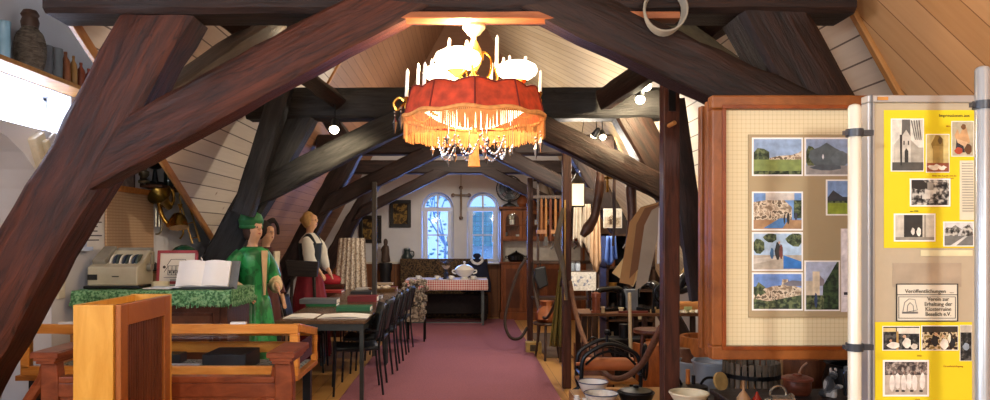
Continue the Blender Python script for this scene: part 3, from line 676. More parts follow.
# niche picture & candle lantern seen in the left arch
# ------------------------------------------------------------------ brass instruments on the left wall by the slanting post
YB = 6.9
t = thing('french_horn', 'large brass horn with a coiled tube hanging above the cabinet', 'horn', P(166, 206, 6.6))
k = 6.6/F
m = MB(); m.tube(spline([(-.02, 0, .17), (-.06, 0, .2), (-.07, 0, .05), (-.03, 0, -.1), (.03, .02, -.17), (.1, .02, -.12), (.12, .0, -.2)], 8), [.016]*20+[.02]*10+[.03+.0035*i for i in range(19)], 10)
m.tube([(.06*math.cos(a), .03, .08+.09*math.sin(a)) for a in [2*PI*i/20 for i in range(20)]], .014, 8, closed=True); m.build('tubing', BRASS, t, smooth=True)
m = MB(); M = Matrix.Rotation(-.25, 4, 'Y') @ Matrix.Rotation(.9, 4, 'X'); m.shell([(.03, -.12), (.04, -.04), (.065, .03), (.11, .07)], (.0, -.06, .06), n=24, M=M); m.build('bell', plain('#8f7434', .3, .9), t, smooth=True)
t = thing('trumpet', 'silvery valve trumpet hanging on the wall left of the large brass horn', 'trumpet', P(156, 216, 6.75))
m = MB()
for dx in (-.03, 0, .03): m.cyl((dx, 0, -.1), (dx, 0, .08), .011, n=8)
m.tube(spline([(-.05, 0, .12), (-.055, 0, -.12), (0, 0, -.17), (.055, 0, -.12), (.05, 0, .1)], 6), .009, 7); m.build('tubing', plain('#9a927c', .3, .9), t, smooth=True)
m = MB(); m.shell([(.012, 0), (.02, .05), (.045, .09)], (-.05, 0, .1), n=16); m.build('bell', plain('#9a927c', .3, .9), t, smooth=True)
t = thing('trombone', 'slim trombone leaning on the sloping planks behind the slanting post', 'trombone', P(189, 218, 7.0)); t.rotation_euler = (0, -.28, 0)
m = MB(); m.tube(spline([(-.035, 0, -.25), (-.035, 0, .2), (0, 0, .235), (.035, 0, .2), (.035, 0, -.25)], 8), .009, 8); m.cyl((-.035, 0, -.05), (.035, 0, -.05), .006); m.cyl((-.035, 0, -.2), (.035, 0, -.2), .006); m.build('slide', plain('#a88a50', .3, .9), t, smooth=True)
t = thing('clarinet', 'thin small brass instrument between the horn and the trombone', 'horn', P(180, 222, 6.8)); m = MB(); m.tube(spline([(0, 0, .14), (.01, 0, .0), (.03, 0, -.1), (.0, 0, -.16)], 6), .009, 7); m.shell([(.01, 0), (.028, .04)], (0, 0, .13), n=12); m.build('body', plain('#a08038', .3, .9), t, smooth=True)

# ------------------------------------------------------------------ cabinet with green cloth
x0, x1 = XX(80, 5.2), XX(226, 5.2)
cb = thing('cabinet', 'dark carved wooden cabinet under the fringed green cloth', 'cabinet', ((x0+x1)/2, 5.5, 0)); w = (x1-x0)/2
CW = wood('#5e3522', '#33190f', .4, 4, (2, 9, 2), .2); BUR = plain('#5c3722', .35, 0, .35, 14)
MB().bb(-w, w, -.27, .27, 0, 1.10).build('body', CW, cb, bevel=.006)
for k in (-1, 1):
    d = MB(); d.bb(k*w/2-w/2+.05, k*w/2+w/2-.05, -.285, -.268, .12, 1.0); do = d.build('door', CW, cb, bevel=.004)
    d = MB(); d.bb(k*w/2-w/2+.11, k*w/2+w/2-.11, -.290, -.284, .2, .94); d.build('door_panel', BUR, do)
    f = MB(); xx0, xx1 = k*w/2-w/2+.10, k*w/2+w/2-.10
    for a, b, c, d_ in ((xx0, xx1, .93, .95), (xx0, xx1, .19, .21), (xx0, xx0+.02, .2, .94), (xx1-.02, xx1, .2, .94)): f.bb(a, b, -.297, -.284, c, d_)
    f.build('moulding', CW, do)
X0, X1 = XX(72, 5.2), XX(231, 5.2); GC = plain('#3f7d46', .95, 0, .3, 45, .6)
GC = speckle(['#3c6a44', '#5f9464', '#86b486'], 55, name='green_cloth')
m = MB(); cxm = (X0+X1)/2; hw = (X1-X0)/2
def clothf(u, v):
    s_ = u*2-1; t_ = v
    y = -.31+.60*min(1, max(0, (v-.18)/.82)); z = 1.135 if v > .18 else 1.135-(.18-v)/.18*(.085+.012*math.sin(u*40)+.006*math.sin(u*97))
    if v <= .18: y = -.315-.01*math.sin(u*60)*(.18-v)/.18
    x = s_*hw; 
    return Vector((x, y, z+.002*math.sin(u*33+v*20)))
m.grid(clothf, 160, 16)
m.grid(lambda u, v: Vector((hw+.012*math.sin(u*30), -.31+.60*u, 1.135-v*(.09+.01*math.sin(u*50)))), 40, 5)
rd = random.Random(4)
for i in range(330):
    x = -hw+2*hw*i/330; l = rd.uniform(.02, .04); z0 = 1.06+rd.uniform(-.01, .01); j = rd.uniform(-.006, .006)
    m.add([(x-.004, -.327, z0), (x+.004, -.327, z0), (x+j+.002, -.333, z0-l), (x+j-.002, -.333, z0-l)], [(0, 1, 2, 3)])
for i in range(90):
    y = -.31+.6*i/90; l = rd.uniform(.03, .05); m.add([(hw+.012, y-.004, 1.06), (hw+.012, y+.004, 1.06), (hw+.014, y, 1.06-l)], [(0, 1, 2)])
tag(m.build('tablecloth', GC, solid=.006, loc=(cxm, 5.5, -.025)), 'fringed grass green plush cloth covering the cabinet top', 'cloth')
ZT = 1.118
# cash register
t = thing('cash_register', 'old grey cash register with lever wheels on the green cloth', 'cash register', P(118, 281, 5.45)); t.location.z = ZT; t.rotation_euler = (0, 0, .0)
t.location.y = 5.47; t.location.x = XX(118, 5.4); CR = plain('#b9b39c', .4, .1, .08); CR2 = plain('#8f8c80', .4, .2)
MB().bb(-.215, .20, -.16, .16, 0, .02).build('base', BLACK, t, bevel=.005)
m = MB(); m.prism([(-.15, .02), (.16, .02), (.16, .27), (.06, .28), (-.03, .2), (-.15, .16)], .37, plane='YZ', at=-.005); m.build('body', CR, t, bevel=.01)
m = MB(); m.box((-.13, .0, .235), (.10, .22, .06), rot=(.5, 0, 0)); m.bb(-.08, .17, .09, .16, .25, .30); m.build('printer_cover', CR2, t, bevel=.008)
for k in range(9):
    m = MB(); m.cyl((-.06+k*.024, 0, .165), (-.045+k*.024, 0, .165), .085, n=24); wv = m.build('lever_wheel', [plain('#ddd9cc', .3), plain('#2c3a50', .35), plain('#3c4a44', .4)][k % 3], t, smooth=True)
m = MB(); m.box((-.15, -.153, .085), (.07, .008, .04)); m.build('drawer_window', BLACK, t)
m = MB(); m.box((.02, -.153, .09), (.05, .004, .008)); m.build('name_plate', plain('#44423c', .5), t)
m = MB(); m.cyl((.185, .02, .15), (.215, .02, .15), .03, n=14); m.tube(spline([(.2, .02, .15), (.22, -.0, .21), (.23, -.02, .26)], 4), .008, 6); m.build('crank', CR2, t, smooth=True)
t = thing('hat', 'small dark felt hat lying behind the cash register', 'hat', (XX(149, 5.6), 5.64, ZT))
m = MB(); m.lathe([(.08, 0), (.085, .008), (.05, .012), (.048, .05), (.03, .065), (.001, .062)], n=20); m.build('felt', BLACK, t, smooth=True); t.location.z = ZT+.12
t2 = thing('storage_box', 'brown lidded box behind the cash register carrying the dark hat', 'box', (XX(149, 5.6), 5.66, ZT)); m = MB(); m.bb(-.07, .07, -.07, .06, 0, .1); m.build('box_body', plain('#8a6a44', .7), t2, bevel=.003); m = MB(); m.bb(-.075, .075, -.075, .065, .1, .119); m.build('box_lid', plain('#6e5334', .7), t2, bevel=.003)
# framed drawing in red frame
t = thing('framed_drawing', 'drawing of a half timbered house in a red frame on the green cloth', 'picture', (XX(174, 5.5), 5.55, ZT+.02)); t.rotation_euler = (-.12, 0, 0)
w_, h_ = 41*5.5/F, 34*5.5/F; hw, hh = w_/2, h_
f = MB(); f.bb(-hw, hw, -.01, .01, .0, .022); f.bb(-hw, hw, -.01, .01, h_-.022, h_); f.bb(-hw, -hw+.022, -.01, .01, 0, h_); f.bb(hw-.022, hw, -.01, .01, 0, h_); f.build('frame', plain('#a03a42', .5), t, bevel=.003)
p = MB(); p.bb(-hw+.02, hw-.02, -.002, .004, .02, h_-.02); p.build('print', plain('#e6e0d2', .8, 0, .03), t)
g = MB(); 
def ln(a, b, r=.0022): g.tube([(a[0], -.004, a[1]), (b[0], -.004, b[1])], r, 4)
b0 = .07
for q in (-.07, -.04, -.01, .02, .05, .08): ln((q, .07), (q, .14))
for z in (.07, .105, .14): ln((-.07, z), (.08, z))
ln((-.08, .14), (-.05, .19)); ln((-.05, .19), (.06, .19)); ln((.06, .19), (.09, .14)); ln((-.07, .14), (-.1, .09)); ln((-.1, .05), (.11, .05)); ln((-.05, .03), (.06, .03), .004)
for q in (-.055, -.025, .005, .035, .065): g.bb(q-.006, q+.006, -.005, -.003, .082, .1)
g.ball((-.1, -.004, .13), .012, (1, .1, 1), 8); g.ball((.11, -.004, .12), .014, (1, .1, 1), 8)
g.build('ink_drawing', plain('#4a4440', .8), t)
MB().bb(-.03, .03, .01, .1, 0, .01).build('easel_foot', BLACK, t)
# green shaded desk lamp behind the drawing
t = thing('desk_lamp', 'desk lamp with a dark green shade behind the red framed drawing', 'lamp', (XX(183, 5.68), 5.70, ZT)); m = MB(); m.lathe([(.06, 0), (.06, .01), (.012, .02), (.010, .24)], n=18); m.build('base', BRASS, t, smooth=True)
m = MB(); m.lathe([(.115, .23), (.11, .26), (.07, .30), (.02, .32), (.001, .32)], n=24); o_ = m.build('lamp_shade', plain('#14402c', .25), t, smooth=True); o_.scale = (1, .7, 1)
# guest book on a stand
t = thing('guest_book', 'open blank guest book on a grey reading stand on the green cloth', 'book', (XX(203, 5.35), 5.33, ZT+.012))
kk = 5.35/F; hw = 26*kk; 
S = Matrix.Rotation(-.42, 4, 'X')
m = MB(); m.box((0.03, .02, .10), (hw*2+.06, .012, .23)); so = m.build('reading_stand', plain('#6c7274', .4, .2), t, bevel=.003); so.rotation_euler = (-.42, 0, 0)
m = MB()
for sd in (-1, 1):
    m.grid(lambda u, v, sd=sd: Vector((sd*u*hw, -.012-.03*math.sin(PI*min(1, u*1.1))*(1-u*.4)-.004, v*.20)), 12, 2)
m.bb(-hw, hw, -.012, .008, 0, .2)
bo = m.build('pages', plain('#f0efee', .8, 0, .01), t, smooth=True); bo.rotation_euler = (-.42, 0, 0)
m = MB(); m.tube([(-.015, -.03, .2), (-.03, -.035, .225), (-.02, -.03, .21)], .004, 5); bo2 = m.build('ribbon', WHITE, t); bo2.rotation_euler = (-.42, 0, 0)
m = MB(); m.bb(-hw-.01, hw+.04, -.05, .02, -.012, 0); m.build('stand_lip', plain('#33373a', .4), t)
for q, (px, c_) in enumerate(((160, '#e6e4e2'), (168, '#cfd0d6'))):
    m = MB(); m.bb(-.1, .1, -.06, .06, 0, .008); tag(m.build('leaflet', plain(c_, .7), loc=(XX(px, 5.3), 5.30+.0*q, ZT+.002+.009*q)), ['white leaflet stack in front of the red framed drawing', 'pale folded leaflet lying on top of the white ones before the drawing'][q], 'leaflet')
t = thing('round_dish', 'small cream round tin in front of the red framed drawing', 'tin', (XX(160, 5.45), 5.46, ZT)); m = MB(); m.shell([(.06, 0), (.065, .005), (.065, .045)], n=24); m.build('body', plain('#d9cfae', .4), t, smooth=True)

# ------------------------------------------------------------------ glass display case
xa, xb = XX(20, 4.2), XX(298, 4.2); cx = (xa+xb)/2; hw = (xb-xa)/2; D = .57
vc = thing('display_case', 'long glass topped display case framed in orange wood behind the pew', 'display case', (cx, 4.2, 0))
OR = wood('#eaa24c', '#cf7e2c', .35, 3, (1, 8, 8), .1); zb, zt = .69, .99
def rails(m, x0, x1, y0, y1, z0, z1): m.bb(x0, x1, y0, y1, z0, z1)
m = MB(); m.bb(-hw, hw, 0, .035, zt-.055, zt); m.bb(-hw, hw, D-.035, D, zt-.14, zt-.09); m.bb(-hw, -hw+.05, 0, .05, zb+.04, zt-.055); m.bb(hw-.05, hw, 0, .05, zb+.04, zt-.055)
[m.prism([(.05, zt-.05), (.05, zt), (D, zt-.09), (D, zt-.14)], .04, plane='YZ', at=q_*(hw-.02)) for q_ in (-1, 1)]
m.bb(hw-.04, hw, D-.04, D, zb, zt-.13); m.bb(-hw, -hw+.04, D-.04, D, zb, zt-.13)
m.bb(-hw, hw, 0, .04, zb+.0, zb+.055); m.bb(-hw, hw, D-.03, D, zb+.05, zb+.12)
m.build('frame', OR, vc, bevel=.004)
MB().bb(-hw-.03, hw+.0, .0, D, zb-.03, zb).build('bottom_tray', wood('#c07a34', '#a0601e', .4), vc, bevel=.003)
m = MB(); m.bb(-hw+.05, hw-.05, .015, .019, zb+.05, zt-.055); m.prism([(.035, zt-.012), (.035, zt-.008), (D-.02, zt-.096), (D-.02, zt-.1)], 2*hw-.04, plane='YZ', at=0); m.bb(hw-.02, hw-.016, .05, D-.04, zb+.05, zt-.12); m.build('glass_pane', GLASS, vc)
MB().bb(-hw+.04, hw-.04, .05, D-.04, zb+.001, zb+.006).build('lining', speckle(['#5c5f5a', '#8f9490', '#b9bcb6', '#6c7a70'], 40, name='lining'), vc)
for sx in (-1, 1):
    for y in (.05, D-.05):
        m = MB(); m.bb(sx*(hw-.06)-.025, sx*(hw-.06)+.025, y-.025, y+.025, 0, zb-.03); m.build('leg', BLACK, vc)
for px, lb in ((66, 'small white label card on the left of the display case rail'), (238, 'small white label card on the right of the display case rail')):
    tag(MB().bb(-.045, .045, -.004, .03, 0, .012).build('label_card', WHITE, loc=(XX(px, 4.2), 4.2, zt+.001)), lb, 'card')
z = zb+.007
for (px, Y, w_, d_, h_, c_, nme, lb, ct) in ((232, 4.45, .26, .3, .10, '#141416', 'black_box', 'open black box inside the right half of the display case', 'box'), (182, 4.40, .20, .13, .02, '#e8e8ea', 'white_booklet', 'white booklet lying inside the display case', 'booklet'),
                                      (171, 4.62, .16, .12, .06, '#26272a', 'black_folder', 'small black folder at the back of the display case', 'folder')):
    m = MB(); m.bb(-w_/2, w_/2, -d_/2, d_/2, 0, h_); tag(m.build(nme, plain(c_, .5), loc=(XX(px, Y), Y, z), bevel=.004), lb, ct)
rd = random.Random(8)
for i in range(34):
    px = rd.uniform(168, 226); Y = rd.uniform(4.28, 4.42); 
    if 4.3 < Y < 4.5 and 160 < px < 205: Y = 4.27
    m = MB(); r = rd.uniform(.008, .016)
    m.tube([(r*math.cos(a), r*.7*math.sin(a), 0.004) for a in [2*PI*i_/8 for i_ in range(8)]], .003, 5, closed=True)
    tag(m.build('metal_trinket', plain('#70787c', .3, .8), loc=(XX(px, Y), Y, z)), 'tiny metal ring among the trinkets inside the display case', 'trinket', 'metal trinkets in the display case')
for px, c_ , lb in ((84, '#22262c', 'dark metal canister inside the left end of the display case'), (100, '#8c7a54', 'brass coloured canister inside the left end of the display case')):
    t = thing('metal_canister', lb, 'canister', (XX(px, 4.5), 4.5, z)); m = MB(); m.lathe([(.05, 0), (.052, .01), (.052, .17), (.045, .18), (.045, .2), (.02, .205)], n=18); m.build('body', plain(c_, .3, .7), t, smooth=True)

# ------------------------------------------------------------------ pew (red brown)
YP = 3.56; PW = wood('#8e4a2a', '#622c16', .32, 3, (2, 2, 5), .08)
pw = thing('church_pew', 'polished red brown church pew with carved ends in front of the display case', 'pew', (XX(167, YP), YP, 0))
xl, xr = XX(52, YP)-pw.location.x, XX(284, YP)-pw.location.x
zc = ZZ(350, YP)
for nme, x in (('end', xl), ('end', xr)):
    m = MB(); pts = [(-.10, 0), (.36, 0), (.36, .35), (.28, .45), (.20, .62), (.10, .78), (.05, .88), (.03, zc-.04), (-.05, zc-.04), (-.06, .80), (-.10, .70)]
    # carved side outline seen from the front as a curved arm
    m.prism([(-.03, 0), (.05, 0), (.05, .80), (.04, zc-.05), (-.04, zc-.05), (-.04, .80)], .07, plane='XZ', at=0)
    m.prism([(-.01, 0), (.42, 0), (.42, .42), (.36, .5), (.24, .55), (.12, .68), (.05, .82), (-.01, .86)], .05, plane='YZ', at=x*0)
    e = m.build('bench_end', PW, pw, bevel=.008); e.location = (x, 0, 0)
    c = MB()
    for k, (dx, z0, z1) in enumerate(((.045, zc-.06, zc-.045), (.055, zc-.045, zc-.03), (.068, zc-.03, zc-.005), (.063, zc-.005, zc))): c.bb(-dx, dx, -.06-.006*k, .24+.01*k, z0, z1)
    co = c.build('cap', PW, e, bevel=.004)
    v = MB(); sg = 1 if x > 0 else 1
    v.tube(spline([(-.03, 0, .86), (-.045, 0, .80), (-.085, 0, .74), (-.13, 0, .66), (-.15, 0, .55), (-.15, 0, .3)], 6), .028, 8)
    v.build('scroll', PW, e, smooth=True)
pz = ZZ(378, YP); m = MB(); m.bb(xl+.05, xr-.04, -.02, .02, 0, pz); m.build('back_panel', PW, pw)
m = MB(); m.bb(xl+.05, xr-.04, -.035, .035, pz-.02, pz+.012); m.bb(xl+.04, xr-.03, -.03, .03, pz-.09, pz-.02); m.build('top_rail', PW, pw, bevel=.006)
for a, b in ((xl+.12, -.1), (.02, xr-.12)):
    m = MB(); m.bb(a, b, -.03, -.02, .15, pz-.13); m.bb(a+.03, b-.03, -.038, -.03, .18, pz-.16); m.build('raised_panel', PW, pw, bevel=.004)
MB().bb(xl+.05, xr-.04, .02, .40, .42, .45).build('seat', PW, pw, bevel=.004)

# ------------------------------------------------------------------ louvred box in front
YW = wood('#cf9a42', '#b8802a', .35, 3, (5, 5, 1), .05); Y0, Y1 = 2.9, 3.40; bx0, bx1 = XX(73, Y0), XX(114, Y0); zt = ZZ(305, Y0)
t = thing('radiator_cover', 'tall narrow yellow wood box with a reeded brown side panel in the foreground', 'wooden box', (bx1, Y0, 0)); W = bx1-bx0; D = Y1-Y0
MB().bb(-W, -.004, 0, .02, 0, zt).build('front_board', YW, t, bevel=.002)
m = MB(); m.bb(-.002, .022, .012, .075, 0, zt); m.bb(-.002, .022, D-.06, D, 0, zt); m.bb(-.002, .022, .075, D-.06, zt-.09, zt); m.bb(-.002, .022, .075, D-.06, 0, .08); m.build('side_frame', wood('#a0602e', '#7e4418', .35, 3, (5, 1, 1), .08), t, bevel=.003)
m = MB(); ns = 22
for i in range(ns):
    y = .08+(D-.145)*i/ns; m.bb(.0, .012, y, y+(D-.145)/ns*.62, .08, zt-.09)
m.bb(-.004, .002, .075, D-.06, .08, zt-.09); m.build('reeded_panel', wood('#6b3a22', '#4a2412', .4, 3, (5, 5, 1), .1), t)
m = MB(); m.bb(-W, .02, D, D+.02, 0, zt+.004); m.bb(-W, -W+.02, .02, D, 0, zt-.0); m.build('back_board', YW, t)
MB().bb(-W+.02, -.004, .02, D, zt-.05, zt-.03).build('top_board', YW, t)
# ------------------------------------------------------------------ figures
def skin_body(name, verts, edges, radii, mat, parent, root=0, sub=1):
    me = bpy.data.meshes.new(name); me.from_pydata([tuple(v) for v in verts], edges, []); me.materials.append(mat)
    o = bpy.data.objects.new(name, me); COL.objects.link(o); o.parent = parent
    md = o.modifiers.new('skin', 'SKIN'); md.use_smooth_shade = True
    lay = me.skin_vertices[0].data
    for i, r in enumerate(radii):
        r = r if isinstance(r, tuple) else (r, r); lay[i].radius = r; lay[i].use_root = (i == root)
    sm = o.modifiers.new('sub', 'SUBSURF'); sm.levels = sub; sm.render_levels = sub
    return o
def mannequin(name, label, loc, rz_, arms, skin, cat='mannequin', lean=0, hy=0):
    """faces local -Y; arms = {'L': [elbow, wrist], 'R': [...]} in local coordinates"""
    t = thing(name, label, cat, loc, rz_)
    V = [(0, 0, .95), (0, .0, 1.10), (0, .0, 1.24), (0, .01, 1.36), (0, .01, 1.44), (0, -.005, 1.50), (0, -.02, 1.56), (0, -.015, 1.62), (0, .0, 1.67), (0, -.09, 1.545), (0, -.122, 1.585),
         (.08, 0, .86), (.09, 0, .48), (.09, .01, .08), (.09, -.1, .035), (-.08, 0, .86), (-.09, 0, .48), (-.09, .01, .08), (-.09, -.1, .035)]
    E = [(0, 1), (1, 2), (2, 3), (3, 4), (4, 5), (5, 6), (6, 7), (7, 8), (6, 9), (7, 10), (0, 11), (11, 12), (12, 13), (13, 14), (0, 15), (15, 16), (16, 17), (17, 18)]
    RR = [(.14, .10), (.11, .08), (.13, .09), (.12, .07), .048, .06, (.075, .085), (.078, .09), (.05, .06), .03, .016, .085, .055, .04, .03, .085, .055, .04, .03]
    for sd, s in (('L', 1), ('R', -1)):
        el, wr = arms[sd]; i = len(V); V += [(s*.165, .01, 1.355), el, wr]; RR += [.05, .04, .026]
        E += [(3, i), (i, i+1), (i+1, i+2)]
        d = (Vector(wr)-Vector(el)).normalized(); sdv = d.cross(Vector((0, 1, 0)));
        if sdv.length < .1: sdv = d.cross(Vector((0, 0, 1)))
        sdv.normalize(); pm = Vector(wr)+d*.05; j = len(V); V.append(tuple(pm)); RR.append((.036, .02)); E.append((i+2, j))
        for q, (o_, L) in enumerate(((-.03, .06), (-.01, .075), (.01, .07), (.03, .055))):
            a = pm+sdv*o_+d*.03; b = a+d*L*.5+Vector((0, 0, -.01)); k = len(V); V += [tuple(a), tuple(b)]; RR += [.0095, .0075]; E += [(j, k), (k, k+1)]
        k = len(V); a = Vector(wr)+sdv*.035+d*.03; V += [tuple(a)]; RR += [.010]; E += [(i+2, k)]
    b = skin_body('body', V, E, RR, skin, t)
    # eyes, ears and mouth
    for s in (-1, 1): m = MB(); m.ball((s*.03, -.098, 1.60), .010, (1, .6, .7), 8); m.build('eye', plain('#2a2422', .4), t)
    m = MB(); m.ball((0, -.10, 1.545), .02, (1, .35, .3), 8); m.build('mouth', plain('#9a3f3a', .5), t)
    return t
def skirt(m, prof, n=72, folds=13, amp=.05, sc=(1, .85), z_from=None, mi=0):
    zs = [p[1] for p in prof]; z0, z1 = min(zs), max(zs)
    def fn(u, v):
        i = v*(len(prof)-1); k = min(int(i), len(prof)-2); f = i-k; r = prof[k][0]*(1-f)+prof[k+1][0]*f; z = prof[k][1]*(1-f)+prof[k+1][1]*f
        am = amp*(1-(z-z0)/(z1-z0)); a = 2*PI*u; r *= 1+am*math.sin(a*folds+math.sin(a*3)*1.5)
        return Vector((r*math.cos(a)*sc[0], r*math.sin(a)*sc[1], z))
    m.grid(fn, n, 20, mi, wrap=True)
SKIN = plain('#c99a78', .6, 0, .06, 20); 
# green dress figure
GRN = speckle(['#146030', '#1d7a40', '#2c9450'], 9, name='green_satin', rough=.35)
g = mannequin('mannequin', 'mannequin in a long green dress and green cap, hand on hip, by the cabinet', (XX(253, 6.15), 6.15, 0), 1.05,
              {'L': [(.34, .05, 1.16), (.20, -.16, 1.08)], 'R': [(-.33, .05, 1.15), (-.21, -.12, 1.04)]}, SKIN)
m = MB(); skirt(m, [(.34, .02), (.30, .35), (.25, .7), (.20, .95), (.15, 1.06), (.165, 1.18), (.19, 1.30), (.185, 1.38), (.10, 1.43)], folds=11, amp=.10); m.build('dress', GRN, g, smooth=True, solid=.008)
m = MB(); m.prism([(-.045, 1.40), (.045, 1.40), (.012, 1.02), (-.012, 1.02)], .012, plane='XZ', at=-.172); m.build('bodice_trim', plain('#c2a27a', .7), g)
CUFF = plain('#c8b08c', .8, 0, .15, 15)
for s, pts in ((1, [(.17, .01, 1.37), (.27, .04, 1.27), (.33, .05, 1.15)]), (-1, [(-.17, .01, 1.37), (-.26, .04, 1.27), (-.32, .05, 1.14)])):
    m = MB(); m.tube(spline(pts, 5), [.06+.005*i for i in range(11)], 12); m.build('sleeve', GRN, g, smooth=True)
    m = MB(); e = pts[-1]; w_ = (s*.22, -.13, 1.085) if s > 0 else (-.22, -.10, 1.06); m.tube(spline([e, ((e[0]+w_[0])/2+s*.03, (e[1]+w_[1])/2, 1.09), w_], 5), [.075, .085, .085, .08, .08, .075, .07, .065, .06, .05, .045], 12); m.build('puffed_cuff', CUFF, g, smooth=True)
m = MB(); m.grid(lambda u, v: Vector((.30*math.cos(PI*(.05+.9*u)), .05+.24*math.sin(PI*(.05+.9*u))*(1+.06*math.sin(u*30)), .1+1.28*v)) if v < .85 else Vector((.30*math.cos(PI*(.05+.9*u))*(1-(v-.85)*3), .05+.24*math.sin(PI*(.05+.9*u))*(1-(v-.85)*3), .1+1.28*v)), 40, 12); m.build('cape', GRN, g, smooth=True, solid=.008)
m = MB(); m.lathe([(.10, 0), (.125, .02), (.135, .06), (.11, .11), (.05, .135), (.001, .14)], (0, .03, 1.60), n=24, wob=None); m.tube([(.108*math.cos(a), .03+.108*math.sin(a), 1.605) for a in [2*PI*i/24 for i in range(24)]], .02, 7, closed=True); m.build('cap', plain('#1f6636', .6, 0, .25, 20), g, smooth=True)
m = MB(); m.ball((0, .03, 1.57), .095, (1, .9, 1), 14); m.build('hair', plain('#3a241a', .7), g, smooth=True)
# second figure behind, dark hat with cream collar
g2 = mannequin('mannequin', 'mannequin with dark feathered hair in a dark red jacket, half hidden behind the green one', (XX(266, 7.25), 7.25, 0), 1.2,
               {'L': [(.27, .02, 1.12), (.24, -.08, .90)], 'R': [(-.27, .02, 1.12), (-.24, -.08, .90)]}, SKIN)
m = MB(); skirt(m, [(.28, .02), (.25, .4), (.2, .8), (.145, 1.04), (.16, 1.2), (.19, 1.33), (.08, 1.44)], folds=9, amp=.08); m.build('dress', plain('#4a1e1a', .8, 0, .2), g2, smooth=True, solid=.006)
for s in (-1, 1):
    m = MB(); m.tube(spline([(s*.17, .01, 1.37), (s*.27, .02, 1.12), (s*.245, -.07, .94)], 5), [.06]*6+[.05]*5, 10); m.build('sleeve', plain('#4a1e1a', .8, 0, .2), g2, smooth=True)
m = MB(); m.prism([(-.06, 1.40), (.06, 1.40), (.03, 1.15), (-.03, 1.15)], .02, at=-.16); m.build('jabot', plain('#d8cbb2', .8), g2)
m = MB(); m.ball((0, .03, 1.62), .11, (1, 1, .95), 16); m.tube(spline([(0, .0, 1.68), (.06, -.06, 1.72), (.13, -.08, 1.66), (.17, -.06, 1.58)], 6), [.03]*8+[.02]*11, 7); m.build('hair', plain('#1c1412', .8, 0, .2, 30), g2, smooth=True)
# third: white blouse and dark waistcoat
g3 = mannequin('mannequin', 'mannequin in a white blouse, dark waistcoat and red skirt facing the windows', (XX(310, 9.0), 9.0, 0), 1.35,
               {'L': [(.22, -.10, 1.14), (.16, -.22, 1.0)], 'R': [(-.22, -.10, 1.14), (-.16, -.22, 1.0)]}, plain('#d8a883', .6, 0, .05))
m = MB(); skirt(m, [(.33, .02), (.30, .35), (.26, .7), (.19, .98), (.15, 1.04)], folds=12, amp=.09); m.build('skirt', plain('#7c1626', .8, 0, .2), g3, smooth=True, solid=.006)
BL = plain('#dcd8cc', .8, 0, .06, 12)
m = MB(); skirt(m, [(.15, 1.0), (.155, 1.12), (.175, 1.25), (.18, 1.34), (.13, 1.40), (.065, 1.45)], folds=8, amp=.0); m.build('blouse', BL, g3, smooth=True)
for s in (-1, 1):
    m = MB(); m.tube(spline([(s*.16, -.01, 1.37), (s*.21, -.07, 1.27), (s*.22, -.10, 1.14), (s*.17, -.19, 1.02)], 5), [.06, .065, .07, .075, .08, .08, .085, .085, .08, .08, .08, .075, .07, .06, .045, .035], 12); m.build('sleeve', BL, g3, smooth=True)
m = MB(); skirt(m, [(.165, .99), (.165, 1.12), (.185, 1.24), (.188, 1.33)], folds=8, amp=.0)
for s in (-1, 1): m.tube(spline([(s*.10, -.13, 1.31), (s*.11, -.03, 1.425), (s*.10, .12, 1.32)], 5), .022, 6)
m.build('waistcoat', plain('#14202a', .7, 0, .2), g3, smooth=True)
m = MB(); m.ball((0, .025, 1.60), .098, (1, 1, 1.05), 16); m.ball((0, .11, 1.60), .045, n=10); m.build('hair', plain('#b5905a', .7, 0, .2, 30), g3, smooth=True)

g.scale = (.78, .78, .99); g2.scale = (.8, .8, .97); g3.scale = (.88, .88, 1.07)
# dark trunk beam piece / chest in front of it
t = thing('wooden_trough', 'dark wooden trough on legs in front of the mannequin with the red skirt', 'trough', (XX(303, 8.6), 8.6, 0)); 
zz = ZZ(260, 8.6); z0 = ZZ(277, 8.6)
m = MB(); m.prism([(-.2, zz), (.19, zz-.02), (.17, z0), (-.17, z0+.01)], .10, at=0); m.build('body', wood('#3a322e', '#1c1716', .6), t, bevel=.01)
for s in (-1, 1): MB().tube([(s*.13, 0, z0), (s*.17, 0, 0)], .022, 6).build('leg', wood('#3a322e', '#1c1716', .6), t)
# small white framed card behind left chairs
t = thing('sewing_stand', 'lace covered dress stand between the red skirt and the books table', 'stand', (XX(353, 8.7), 10.9, 0))
t.location = (XX(352, 9.8), 11.05, 0); k = 11.05/F
m = MB(); x0_, x1_ = -12*k, 12*k; zt = 1.5-(238-237)*k; zb_ = .62
m.grid(lambda u, v: Vector(((-.19-.09*v+(.38+.13*v)*u), -.06+.022*math.sin(u*38+2)*(.4+v)-.05*math.sin(PI*u), zt-(zt-zb_)*v)), 60, 12)
m.grid(lambda u, v: Vector(((-.19-.09*v+(.38+.13*v)*u), .10+.02*math.sin(u*30), zt-(zt-zb_)*v)), 40, 12)
t.location.x = XX(352, 11.05); m.build('lace_cloth', speckle(['#a69684', '#cfc4b4', '#e2dacc', '#b9a894'], 26, name='lace'), t, smooth=True)
m = MB(); m.cyl((0, .02, 0), (0, .02, zt-.03), .018); m.cyl((-.18, .02, zt-.02), (.18, .02, zt-.02), .015); m.bb(-.2, .2, -.02, .06, 0, .03); m.bb(-.02, .02, -.2, .24, 0, .03); m.build('wooden_stand', wood('#5a3a22', '#3a2414', .5), t)
